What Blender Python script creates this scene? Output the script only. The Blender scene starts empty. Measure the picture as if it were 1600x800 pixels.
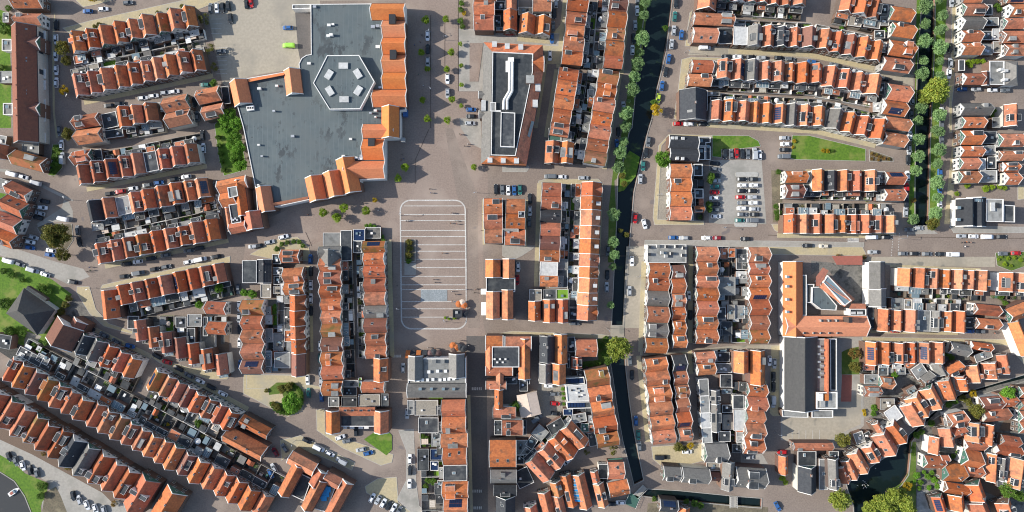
import bpy, math, random
from mathutils import Vector
from mathutils.geometry import tessellate_polygon
R = random.Random(7)
S = 3.7          # photo pixels per metre on the ground
CAM = 288.0      # camera height
scene = bpy.context.scene
COL = scene.collection

def W(px, py, z=0.0):
    k = (CAM - z) / CAM / S
    return Vector(((px - 800) * k, (400 - py) * k))
OX = OY = 0
def tile(t):
    global OX, OY
    OX = 'ABCD'.index(t[0]) * 400; OY = (int(t[1]) - 1) * 200
def P(x, y, z=0.0): return W(OX + x / 4, OY + y / 4, z)
def M(zu, z=0.0): return zu / 4 / S * (CAM - z) / CAM

# ------------------------------------------------------------------ materials
def newmat(name):
    m = bpy.data.materials.new(name); m.use_nodes = True
    nt = m.node_tree; b = nt.nodes['Principled BSDF']
    return m, nt, b
def mix(nt, fac, a, b, mode='MIX'):
    n = nt.nodes.new('ShaderNodeMix'); n.data_type = 'RGBA'; n.blend_type = mode
    for s, v in ((n.inputs[0], fac), (n.inputs[6], a), (n.inputs[7], b)):
        if isinstance(v, (int, float)): s.default_value = v
        elif isinstance(v, tuple): s.default_value = (*v, 1)
        else: nt.links.new(v, s)
    return n.outputs[2]
def noise(nt, scale, detail=3, coord='Object', rough=.55, stretch=None):
    tc = nt.nodes.new('ShaderNodeTexCoord'); n = nt.nodes.new('ShaderNodeTexNoise')
    if coord == 'World':
        g = nt.nodes.new('ShaderNodeNewGeometry'); src = g.outputs['Position']
    else: src = tc.outputs[coord]
    if stretch:
        mp = nt.nodes.new('ShaderNodeMapping'); mp.inputs['Scale'].default_value = stretch
        nt.links.new(src, mp.inputs[0]); src = mp.outputs[0]
    nt.links.new(src, n.inputs['Vector'])
    n.inputs['Scale'].default_value = scale; n.inputs['Detail'].default_value = detail
    n.inputs['Roughness'].default_value = rough
    return n.outputs['Fac']
def ramp(nt, fac, lo, hi):
    r = nt.nodes.new('ShaderNodeMapRange'); r.inputs['From Min'].default_value = lo; r.inputs['From Max'].default_value = hi
    nt.links.new(fac, r.inputs['Value']); return r.outputs[0]
def objrand(nt):
    return nt.nodes.new('ShaderNodeObjectInfo').outputs['Random']

MATS = {}
def surf(name, c1, c2=None, c3=None, s1=1.2, s2=.25, rough=.85, rnd=0.0, spot=None, metal=0, coord='World', bump=0):
    """c1/c2 mottled by noise s1, c3 in large patches, small per-object value change"""
    m, nt, b = newmat(name)
    c2 = c2 or tuple(v * .8 for v in c1)
    col = mix(nt, ramp(nt, noise(nt, s1, 4, coord), .35, .65), c1, c2)
    if c3: col = mix(nt, ramp(nt, noise(nt, s2, 3, coord), .5, .68), col, c3)
    if spot: col = mix(nt, ramp(nt, noise(nt, spot[0], 2, coord), spot[1], spot[1] + .05), col, spot[2])
    if rnd:
        hsv = nt.nodes.new('ShaderNodeHueSaturation')
        r = objrand(nt)
        mr = nt.nodes.new('ShaderNodeMapRange'); mr.inputs['To Min'].default_value = 1 - rnd; mr.inputs['To Max'].default_value = 1 + rnd
        nt.links.new(r, mr.inputs[0]); nt.links.new(mr.outputs[0], hsv.inputs['Value'])
        mm = nt.nodes.new('ShaderNodeMath'); mm.operation = 'MULTIPLY'; mm.inputs[1].default_value = 37.7; nt.links.new(r, mm.inputs[0])
        fr = nt.nodes.new('ShaderNodeMath'); fr.operation = 'FRACT'; nt.links.new(mm.outputs[0], fr.inputs[0])
        m2 = nt.nodes.new('ShaderNodeMapRange'); m2.inputs['To Min'].default_value = .5 - rnd * .035; m2.inputs['To Max'].default_value = .5 + rnd * .035
        nt.links.new(fr.outputs[0], m2.inputs[0]); nt.links.new(m2.outputs[0], hsv.inputs['Hue'])
        nt.links.new(col, hsv.inputs['Color']); col = hsv.outputs[0]
    nt.links.new(col, b.inputs['Base Color'])
    b.inputs['Roughness'].default_value = rough; b.inputs['Metallic'].default_value = metal
    b.inputs['Specular IOR Level'].default_value = .35
    if bump:
        bp = nt.nodes.new('ShaderNodeBump'); bp.inputs['Strength'].default_value = bump; bp.inputs['Distance'].default_value = .1
        nt.links.new(noise(nt, 6, 3, coord), bp.inputs['Height']); nt.links.new(bp.outputs[0], b.inputs['Normal'])
    MATS[name] = m; return m
def tiles(name, c1, c2, dirt, rnd=.2, dd=.62):
    """clay roof tiles: courses and pans, mottled, with moss or soot patches"""
    m, nt, b = newmat(name)
    col = mix(nt, ramp(nt, noise(nt, 1.1, 5, 'World', .65), .36, .64), c1, c2)
    col = mix(nt, ramp(nt, noise(nt, .33, 4, 'World'), dd, dd + .16), col, dirt)
    st = noise(nt, 1.0, 3, 'Object', .6, (5, .45, .3))
    col = mix(nt, ramp(nt, st, .55, .8), col, tuple(v * .72 for v in c2))
    tc = nt.nodes.new('ShaderNodeTexCoord'); wv = nt.nodes.new('ShaderNodeTexWave')
    wv.wave_type = 'BANDS'; wv.bands_direction = 'Z'; wv.inputs['Scale'].default_value = 1.4; wv.inputs['Distortion'].default_value = .4
    nt.links.new(tc.outputs['Object'], wv.inputs['Vector'])
    hsv = nt.nodes.new('ShaderNodeHueSaturation'); r = objrand(nt)
    for k, lo, hi, out in ((1, 1 - rnd * 1.35, 1 + rnd * .7, 'Value'), (41.3, .4965, .505, 'Hue'), (17.9, .84, 1.0, 'Saturation')):
        mm = nt.nodes.new('ShaderNodeMath'); mm.operation = 'MULTIPLY'; mm.inputs[1].default_value = k; nt.links.new(r, mm.inputs[0])
        fr = nt.nodes.new('ShaderNodeMath'); fr.operation = 'FRACT'; nt.links.new(mm.outputs[0], fr.inputs[0])
        m2 = nt.nodes.new('ShaderNodeMapRange'); m2.inputs['To Min'].default_value = lo; m2.inputs['To Max'].default_value = hi
        nt.links.new(fr.outputs[0], m2.inputs[0]); nt.links.new(m2.outputs[0], hsv.inputs[out])
    nt.links.new(col, hsv.inputs['Color']); nt.links.new(hsv.outputs[0], b.inputs['Base Color'])
    bp = nt.nodes.new('ShaderNodeBump'); bp.inputs['Strength'].default_value = .35; bp.inputs['Distance'].default_value = .06
    nt.links.new(wv.outputs['Fac'], bp.inputs['Height']); nt.links.new(bp.outputs[0], b.inputs['Normal'])
    b.inputs['Roughness'].default_value = .8; b.inputs['Specular IOR Level'].default_value = .2
    MATS[name] = m; return m
tiles('tile_orange', (.61, .19, .06), (.43, .125, .045), (.27, .11, .055), dd=.50)
tiles('tile_mall', (.66, .205, .055), (.56, .165, .048), (.42, .14, .055), rnd=.05)
tiles('tile_red', (.50, .14, .048), (.37, .10, .038), (.25, .09, .045), dd=.52)
tiles('tile_brown', (.25, .095, .06), (.19, .078, .055), (.13, .07, .05))
tiles('tile_moss', (.42, .15, .05), (.33, .12, .045), (.17, .13, .04), dd=.5)
tiles('tile_grey', (.19, .18, .165), (.14, .135, .125), (.11, .11, .08))
tiles('tile_slate', (.085, .083, .08), (.07, .07, .068), (.10, .10, .09), rnd=.05)
tiles('tile_black', (.035, .038, .045), (.05, .055, .062), (.07, .07, .07))
surf('flat_dark', (.028, .033, .038), (.045, .05, .055), (.08, .085, .085), .8, .3, .8, .35)
surf('flat_grey', (.2, .2, .19), (.25, .25, .235), (.14, .14, .13), .8, .3, .8, .3)
surf('flat_white', (.52, .52, .5), (.4, .4, .385), None, .9, .3, .6, .1)
surf('mall_roof', (.072, .095, .103), (.088, .112, .118), (.105, .128, .13), .5, .09, .7, 0, (.33, .66, (.045, .055, .06)))
def seams(name):
    """welded seams and big puddle stains on a bitumen roof"""
    m = MATS[name]; nt = m.node_tree; b = nt.nodes['Principled BSDF']; src = b.inputs['Base Color'].links[0].from_socket
    g = nt.nodes.new('ShaderNodeNewGeometry'); w = nt.nodes.new('ShaderNodeTexWave'); w.wave_type = 'BANDS'; w.bands_direction = 'X'; w.inputs['Scale'].default_value = .16; w.inputs['Distortion'].default_value = 1.6; w.inputs['Detail'].default_value = 1
    nt.links.new(g.outputs['Position'], w.inputs['Vector'])
    c = mix(nt, ramp(nt, w.outputs['Fac'], .95, 1.0), src, (.115, .14, .145))
    c = mix(nt, ramp(nt, noise(nt, .11, 6, 'World', .75, (1, .5, 1)), .565, .60), c, (.045, .055, .06))
    c = mix(nt, ramp(nt, noise(nt, .05, 5, 'World', .7), .45, .7), c, (.10, .117, .118))
    nt.links.new(c, b.inputs['Base Color'])
seams('mall_roof')
surf('brick', (.17, .10, .075), (.13, .08, .06), None, 2, .3, .9, .25)
surf('brick_brown', (.11, .08, .065), (.085, .065, .055), None, 2, .3, .9, .25)
surf('render_white', (.72, .7, .66), (.62, .6, .56), None, 1, .3, .8, .08)
surf('wood_green', (.06, .14, .11), (.05, .12, .09), None, 2, .3, .6, .2)
surf('wood_cream', (.6, .57, .5), (.5, .48, .42), None, 2, .3, .7, .15)
surf('trim', (.74, .72, .68), (.62, .6, .56), None, 2, .3, .6, .08)
surf('trim_grey', (.33, .33, .32), (.27, .27, .26), None, 2, .3, .6, .2)
surf('dark', (.02, .022, .025), (.03, .03, .033), None, 2, .3, .6)
surf('chimney', (.22, .11, .08), (.16, .09, .07), None, 3, .3, .9, .3)
surf('metal', (.55, .56, .57), (.45, .46, .47), None, 2, .3, .4, .1, None, .6)
surf('door_mix', (.10, .14, .12), (.12, .1, .1), None, .2, .3, .5, .5)
surf('street', (.24, .192, .158), (.185, .148, .123), (.275, .222, .182), 1.6, .075, .9, 0, (.14, .68, (.165, .14, .13)))
surf('plaza', (.272, .21, .172), (.215, .167, .137), (.30, .24, .198), 1.5, .07, .9)
surf('asphalt', (.12, .108, .10), (.095, .088, .083), (.145, .13, .12), 1.3, .05, .9)
surf('sidewalk', (.45, .375, .225), (.37, .31, .19), (.34, .305, .225), 1.2, .1, .9)
surf('slab', (.34, .32, .28), (.29, .27, .24), (.24, .23, .2), 1.0, .12, .9)
surf('kerb', (.42, .41, .38), (.35, .34, .31), None, 1)
surf('lot', (.37, .325, .255), (.31, .275, .215), (.255, .232, .19), .9, .06, .9, 0, (.12, .66, (.2, .19, .16)))
surf('grass', (.11, .20, .02), (.065, .135, .015), (.18, .21, .05), 1.1, .16, .95, bump=.5)
surf('grass_rough', (.10, .155, .025), (.07, .115, .02), (.16, .18, .05), 2.2, .2, .95, bump=.6)
surf('earth', (.16, .13, .09), (.1, .09, .06), (.2, .17, .11), 1.5, .3, .95)
surf('turf', (.16, .30, .03), (.13, .25, .025), None, 1.0, .3, .9)
surf('yard_a', (.12, .115, .105), (.18, .17, .15), (.06, .06, .055), 1.5, .35, .9)
surf('yard_b', (.035, .037, .036), (.07, .07, .065), None, 1.5, .35, .9)
surf('yard_c', (.30, .27, .22), (.22, .2, .17), None, 1.5, .35, .9)
surf('yard_d', (.12, .085, .06), (.16, .11, .08), None, 2.5, .35, .9)
surf('mosaic', (.18, .21, .22), (.29, .31, .315), (.2, .22, .225), 2.0, .3, .7)
surf('paint', (.60, .585, .55), (.36, .34, .31), (.42, .39, .35), 2.5, .3, .7)
surf('fence_wood', (.09, .075, .06), (.13, .11, .09), None, 2, .3, .9, .4)
surf('fence_pale', (.42, .38, .32), (.33, .3, .25), None, 2, .3, .9, .3)
surf('shed_wood', (.11, .085, .065), (.15, .12, .09), None, 2, .3, .9, .4)
surf('awning_orange', (.48, .15, .04), (.4, .12, .035), None, 2, .3, .8, .1)
surf('awning_black', (.03, .033, .04), (.04, .045, .05), None, 2, .3, .8, .1)
surf('cloth_white', (.75, .75, .72), (.65, .65, .62), None, 2, .3, .8, .08)
surf('cloth_cream', (.62, .5, .40), (.55, .44, .35), None, 1, .2, .8, .05)
surf('cloth_brown', (.16, .10, .09), (.12, .08, .07), None, 1, .2, .8, .5)
surf('terrace_red', (.34, .11, .08), (.28, .1, .07), None, 1.2)
surf('skin', (.45, .28, .2)); surf('jacket', (.05, .055, .07), (.07, .07, .08), None, 3, .3, .9, .6)
surf('bark', (.10, .075, .05), (.07, .055, .04), None, 4)
surf('wood_post', (.2, .16, .11))
surf('blue_pool', (.02, .22, .5), (.03, .3, .6), None, 2, .3, .15)
surf('rubber', (.015, .015, .016))
def glassy(name, c, rough=.08, rnd=0):
    m, nt, b = newmat(name); b.inputs['Base Color'].default_value = (*c, 1)
    b.inputs['Roughness'].default_value = rough; b.inputs['Specular IOR Level'].default_value = .25
    MATS[name] = m
glassy('glass', (.03, .04, .05), .3, 0); glassy('glass_pale', (.16, .22, .25), .15); glassy('solar', (.015, .03, .075), .2)
glassy('lamp_glass', (.7, .7, .66), .3); glassy('tail_red', (.35, .01, .01), .3)
CARC = dict(w=(.72, .73, .74), s=(.38, .40, .42), g=(.13, .145, .16), k=(.02, .024, .03), b=(.03, .11, .30), r=(.42, .015, .02), y=(.42, .55, .06), t=(.03, .15, .14), m=(.22, .02, .03), v=(.32, .62, .08), c=(.6, .55, .45))
CARN = dict(w='white', s='silver', g='grey', k='black', b='blue', r='red', y='lime yellow', t='dark teal', m='maroon', v='bright green', c='cream')
for k_, c_ in CARC.items():
    m, nt, b = newmat('car_' + k_); b.inputs['Base Color'].default_value = (*c_, 1)
    b.inputs['Roughness'].default_value = .42; b.inputs['Specular IOR Level'].default_value = .35
    MATS['car_' + k_] = m
def leafmat(name, a, b_, c=None):
    m, nt, b = newmat(name)
    r = objrand(nt)
    col = mix(nt, ramp(nt, noise(nt, 1.6, 3, 'World'), .35, .65), a, b_)
    if c: col = mix(nt, ramp(nt, noise(nt, .7, 2, 'World'), .55, .7), col, c)
    hsv = nt.nodes.new('ShaderNodeHueSaturation')
    mr = nt.nodes.new('ShaderNodeMapRange'); mr.inputs['To Min'].default_value = .8; mr.inputs['To Max'].default_value = 1.2
    nt.links.new(r, mr.inputs[0]); nt.links.new(mr.outputs[0], hsv.inputs['Value']); nt.links.new(col, hsv.inputs['Color'])
    nt.links.new(hsv.outputs[0], b.inputs['Base Color']); b.inputs['Roughness'].default_value = .6
    b.inputs['Specular IOR Level'].default_value = .25
    tr = nt.nodes.new('ShaderNodeBsdfTranslucent'); nt.links.new(hsv.outputs[0], tr.inputs[0])
    ms = nt.nodes.new('ShaderNodeMixShader'); ms.inputs[0].default_value = .3
    nt.links.new(b.outputs[0], ms.inputs[1]); nt.links.new(tr.outputs[0], ms.inputs[2])
    nt.links.new(ms.outputs[0], nt.nodes['Material Output'].inputs[0]); MATS[name] = m
leafmat('leaf_canal', (.27, .41, .17), (.19, .31, .11))
leafmat('leaf_lime', (.30, .42, .03), (.20, .31, .025))
leafmat('leaf_dark', (.085, .17, .022), (.12, .22, .03), (.16, .24, .04))
leafmat('leaf_olive', (.20, .19, .035), (.12, .13, .03), (.23, .17, .03))
leafmat('leaf_yellow', (.55, .38, .02), (.38, .28, .02))
leafmat('leaf_pale', (.30, .36, .06), (.21, .27, .04), (.38, .36, .06))
leafmat('leaf_autumn', (.30, .15, .04), (.17, .14, .04), (.2, .2, .04))
leafmat('leaf_bright', (.17, .34, .035), (.12, .25, .03))
# canal water: dark, glossy, duckweed patches
m, nt, b = newmat('water')
col = mix(nt, ramp(nt, noise(nt, .07, 5, 'World', .75), .60, .74), (.008, .016, .016), (.035, .06, .014))
nt.links.new(col, b.inputs['Base Color']); b.inputs['Roughness'].default_value = .12; b.inputs['Specular IOR Level'].default_value = .35
bp = nt.nodes.new('ShaderNodeBump'); bp.inputs['Strength'].default_value = .15; bp.inputs['Distance'].default_value = .05
nt.links.new(noise(nt, 1.5, 3, 'World'), bp.inputs['Height']); nt.links.new(bp.outputs[0], b.inputs['Normal']); MATS['water'] = m
m = m.copy(); m.name = 'water_river'; MATS['water_river'] = m
for n_ in m.node_tree.nodes:
    if n_.type == 'MIX': n_.inputs[6].default_value = (.055, .055, .052, 1); n_.inputs[7].default_value = (.075, .07, .06, 1)

# ------------------------------------------------------------------ mesh building
class MB:
    def __init__(s): s.v = []; s.f = []; s.m = []; s.mats = []
    def mi(s, mat):
        if mat not in s.mats: s.mats.append(mat)
        return s.mats.index(mat)
    def add(s, vs, fs, mat):
        o = len(s.v); s.v += [tuple(v) for v in vs]; k = s.mi(mat)
        for f in fs: s.f.append(tuple(i + o for i in f)); s.m.append(k)
    def box(s, x0, x1, y0, y1, z0, z1, mat, top=None):
        vs = [(x0, y0, z0), (x1, y0, z0), (x1, y1, z0), (x0, y1, z0), (x0, y0, z1), (x1, y0, z1), (x1, y1, z1), (x0, y1, z1)]
        s.add(vs, [(0, 3, 2, 1), (0, 1, 5, 4), (1, 2, 6, 5), (2, 3, 7, 6), (3, 0, 4, 7)], mat)
        s.add(vs[4:], [(0, 1, 2, 3)], top or mat)
    def bar(s, p, q, w, h, mat):
        p, q = Vector(p), Vector(q); d = (q - p).normalized()
        up = Vector((0, 0, 1)) if abs(d.z) < .95 else Vector((1, 0, 0))
        sx = d.cross(up).normalized() * w / 2; sz = sx.cross(d).normalized() * h / 2
        vs = [p - sx - sz, p + sx - sz, p + sx + sz, p - sx + sz, q - sx - sz, q + sx - sz, q + sx + sz, q - sx + sz]
        s.add(vs, [(0, 1, 2, 3), (7, 6, 5, 4), (0, 4, 5, 1), (1, 5, 6, 2), (2, 6, 7, 3), (3, 7, 4, 0)], mat)
    def tube(s, p, q, r0, r1, mat, n=8):
        p, q = Vector(p), Vector(q); d = (q - p).normalized()
        a = d.orthogonal().normalized(); b = d.cross(a)
        vs = []
        for c, r in ((p, r0), (q, r1)):
            for i in range(n):
                t = i * 2 * math.pi / n; vs.append(c + a * math.cos(t) * r + b * math.sin(t) * r)
        s.add(vs, [(i, (i + 1) % n, n + (i + 1) % n, n + i) for i in range(n)] + [tuple(range(n - 1, -1, -1)), tuple(range(n, 2 * n))], mat)
    def prism(s, pts, z0, z1, mat, top=None):
        n = len(pts); vs = [(p[0], p[1], z0) for p in pts] + [(p[0], p[1], z1) for p in pts]
        s.add(vs, [(i, (i + 1) % n, n + (i + 1) % n, n + i) for i in range(n)], mat)
        tv = [(p[0], p[1], z1) for p in pts]
        s.add(tv, tess(tv), top or mat)
    def ring(s, pts, w, z0, z1, mat):
        inn = inset(pts, w); n = len(pts)
        o0 = [(p[0], p[1], z0) for p in pts]; o1 = [(p[0], p[1], z1) for p in pts]
        i0 = [(p[0], p[1], z0) for p in inn]; i1 = [(p[0], p[1], z1) for p in inn]
        vs = o0 + o1 + i1 + i0
        fs = []
        for i in range(n):
            j = (i + 1) % n
            fs += [(i, j, n + j, n + i), (n + i, n + j, 2 * n + j, 2 * n + i), (2 * n + i, 2 * n + j, 3 * n + j, 3 * n + i)]
        s.add(vs, fs, mat)
    def mesh(s, name):
        me = bpy.data.meshes.new(name); me.from_pydata(s.v, [], s.f)
        for mt in s.mats: me.materials.append(MATS[mt])
        me.polygons.foreach_set('material_index', s.m); me.update(); return me
def area(pts): return sum(pts[i][0] * pts[(i + 1) % len(pts)][1] - pts[(i + 1) % len(pts)][0] * pts[i][1] for i in range(len(pts))) / 2
def ccw(pts): return list(pts) if area(pts) > 0 else list(pts)[::-1]
def tess(vs):
    fs = tessellate_polygon([[Vector(v) for v in vs]]); out = []
    for f in fs:
        a, b, c = (vs[i] for i in f)
        out.append(f if (b[0] - a[0]) * (c[1] - a[1]) - (b[1] - a[1]) * (c[0] - a[0]) > 0 else (f[2], f[1], f[0]))
    return out
def inset(pts, w):
    n = len(pts); out = []
    for i in range(n):
        a, b, c = Vector(pts[i - 1][:2]), Vector(pts[i][:2]), Vector(pts[(i + 1) % n][:2])
        d1 = (b - a).normalized(); d2 = (c - b).normalized()
        n1 = Vector((-d1.y, d1.x)); n2 = Vector((-d2.y, d2.x)); k = (n1 + n2); l = max(.35, k.dot(n1))
        out.append(tuple(b + k * (w / l)))
    return out
def link(name, me, parent=None, loc=None, rz=0, rx=0):
    o = bpy.data.objects.new(name, me); COL.objects.link(o)
    if parent: o.parent = parent
    if loc is not None: o.location = (loc[0], loc[1], loc[2] if len(loc) > 2 else 0)
    if rz or rx: o.rotation_euler = (rx, 0, rz)
    return o
USED = {}
def tag(o, label=None, cat=None, group=None, kind=None):
    if label: o['label'] = label
    if cat: o['category'] = cat
    if group: o['group'] = group
    if kind: o['kind'] = kind
    if label:
        n = len(label.replace(',', ' ').split())
        if n > 16 or n < 4: print('LABEL LEN', n, label)
        if label in USED: print('DUP LABEL', label)
        USED[label] = 1
    return o
def thing(name, loc, rz=0, label=None, cat=None, group=None):
    o = link(name, None, None, loc, rz); o.empty_display_size = .5
    return tag(o, label, cat, group)
CACHE = {}
def cached(key, fn):
    if key not in CACHE: CACHE[key] = fn()
    return CACHE[key]
ORD = ['first', 'second', 'third', 'fourth', 'fifth', 'sixth', 'seventh', 'eighth', 'ninth', 'tenth', 'eleventh', 'twelfth', 'thirteenth', 'fourteenth', 'fifteenth', 'sixteenth', 'seventeenth', 'eighteenth', 'nineteenth', 'twentieth', 'twenty-first', 'twenty-second', 'twenty-third', 'twenty-fourth']
# ------------------------------------------------------------------ houses
def wall_mesh(a, l, e, r, mb, mg):
    def f():
        b = MB(); A = a / 2; L = l / 2
        b.add([(-A, -L, 0), (A, -L, 0), (A, L, 0), (-A, L, 0), (-A, -L, e), (A, -L, e), (A, L, e), (-A, L, e)],
              [(0, 1, 5, 4), (1, 2, 6, 5), (2, 3, 7, 6), (3, 0, 4, 7)], mb)
        for s in (-1, 1):
            y = s * (L + .02)
            b.add([(-A, y, e - .6), (A, y, e - .6), (A, y, e - .02), (0, y, e + r - .1), (-A, y, e - .02)], [(0, 1, 2, 3, 4) if s < 0 else (4, 3, 2, 1, 0)], mg)
        return b.mesh('wall')
    return cached(('wall', round(a, 1), round(l, 1), round(e, 1), round(r, 1), mb, mg), f)
def sec_prism(b, sec, y0, y1, mat):
    n = len(sec); vs = [(x, y0, z) for x, z in sec] + [(x, y1, z) for x, z in sec]
    b.add(vs, [(i, n + i, n + (i + 1) % n, (i + 1) % n) for i in range(n)], mat)
    for y, k in ((y0, 1), (y1, -1)):     # two convex halves of the chevron
        h = n // 2
        idx = [[0, 1, 2, 5], [2, 3, 4, 5]]
        for q in idx:
            pts = [(sec[i][0], y, sec[i][1]) for i in q]
            b.add(pts, [(0, 1, 2, 3)[::k]], mat)
def roof_mesh(a, l, e, r, mt):
    def f():
        b = MB(); A = a / 2 + .02; L = l / 2 + .12
        sec_prism(b, [(-A, e - .05), (-A, e + .1), (0, e + r + .12), (A, e + .1), (A, e - .05), (0, e + r - .05)], -L, L, mt)
        b.box(A - .22, A + .01, -L, L, e + .05, e + .24, 'dark'); b.box(-.1, .1, -L, L, e + r + .04, e + r + .15, mt)
        return b.mesh('roof')
    return cached(('roof', round(a, 1), round(l, 1), round(e, 1), round(r, 1), mt), f)
def trim_mesh(a, l, e, r, mt, s, w=.2):
    def f():
        b = MB(); A = a / 2 + .04; L = l / 2 + .121
        y0, y1 = (L, L + w) if s > 0 else (-L - w, -L)
        sec_prism(b, [(-A, e - .12), (-A, e + .18), (0, e + r + .22), (A, e + .18), (A, e - .12), (0, e + r - .12)], y0, y1, mt)
        return b.mesh('gable_board')
    return cached(('trim', round(a, 1), round(l, 1), round(e, 1), round(r, 1), mt, s, w), f)
def window_mesh(w, h, fm='trim'):
    def f():
        b = MB(); b.box(-w / 2, w / 2, 0, .07, 0, h, fm)
        for x0, x1 in ((-w / 2 + .07, -.03), (.03, w / 2 - .07)):
            b.box(x0, x1, .07, .075, .08, h - .07, 'glass')
        return b.mesh('window')
    return cached(('win', w, h, fm), f)
def door_mesh(k):
    def f():
        b = MB(); b.box(-.5, .5, 0, .06, 0, 2.15, 'trim'); b.box(-.42, .42, .06, .085, .03, 2.05, 'door_mix')
        b.box(-.25, .25, .085, .09, 1.2, 1.8, 'glass'); return b.mesh('door')
    return cached(('door', k), f)
def slope_pt(a, e, r, side, s, y, h=0.0):
    A = a / 2 + .02; nx = (r + .02); nz = A; l = math.hypot(nx, nz)
    return (side * (A * (1 - s) + h * nx / l), y, e + .1 + s * (r + .02) + h * nz / l)
def slope_quad(b, a, e, r, side, s0, s1, y0, y1, h0, h1, mat):
    q = [(s0, y0), (s0, y1), (s1, y1), (s1, y0)]
    if side < 0: q = q[::-1]
    lo = [slope_pt(a, e, r, side, s, y, h0) for s, y in q]; hi = [slope_pt(a, e, r, side, s, y, h1) for s, y in q]
    b.add(lo + hi, [(i, (i + 1) % 4, 4 + (i + 1) % 4, 4 + i) for i in range(4)] + [(4, 5, 6, 7)], mat)
def rnd1(v): return round(v, 1)
def dormer_mesh(a, l, e, r, side, y0, y1, kind):
    def f():
        b = MB(); x0, x1 = a * .06, a * .41; zt = e + r * .88
        if side < 0: X0, X1 = -x1, -x0
        else: X0, X1 = x0, x1
        b.box(X0, X1, y0, y1, e + .25, zt, 'trim' if kind != 'flat_grey' else 'trim_grey')
        b.box(X0 + .1, X1 - .1, y0 + .1, y1 - .1, zt, zt + .03, kind)
        return b.mesh('dormer')
    return cached(('dorm', rnd1(a), rnd1(l), rnd1(e), rnd1(r), side, rnd1(y0), rnd1(y1), kind), f)
def dwin_mesh(a, l, e, r, side, y0, y1):
    def f():
        b = MB(); x = side * a * .41; zb = e + r * .30; zt = e + r * .88 - .25
        xa, xb = sorted((x, x + side * .02)); n = max(1, int((y1 - y0) / .9)); st = (y1 - y0 - .2) / n
        for i in range(n): b.box(xa, xb, y0 + .1 + i * st + .05, y0 + .1 + (i + 1) * st - .05, zb, zt, 'glass')
        return b.mesh('dormer_window')
    return cached(('dwin', rnd1(a), rnd1(l), rnd1(e), rnd1(r), side, rnd1(y0), rnd1(y1)), f)
TM = dict(o='tile_orange', r='tile_red', b='tile_brown', m='tile_moss', g='tile_grey', k='tile_black')
TN = dict(o='orange-tiled', r='rust-red tiled', b='brown-tiled', m='mossy orange tiled', g='grey-tiled', k='black-tiled', f='dark flat-roofed', h='white flat-roofed', j='grey flat-roofed')
def gable_set(root, a, l, e, r, mt, rot, mb='brick', mg='brick', trim='trim', tw=.2, both=True):
    rz = math.pi / 2 if rot else 0
    wl = link('wall', wall_mesh(a, l, e, r, mb, mg), root, rz=rz)
    rf = link('roof', roof_mesh(a, l, e, r, mt), root, rz=rz)
    for s in ((-1, 1) if both else (1,)): link('gable_board', trim_mesh(a, l, e, r, trim, s, tw), root, rz=rz)
    return rf, rz
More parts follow.
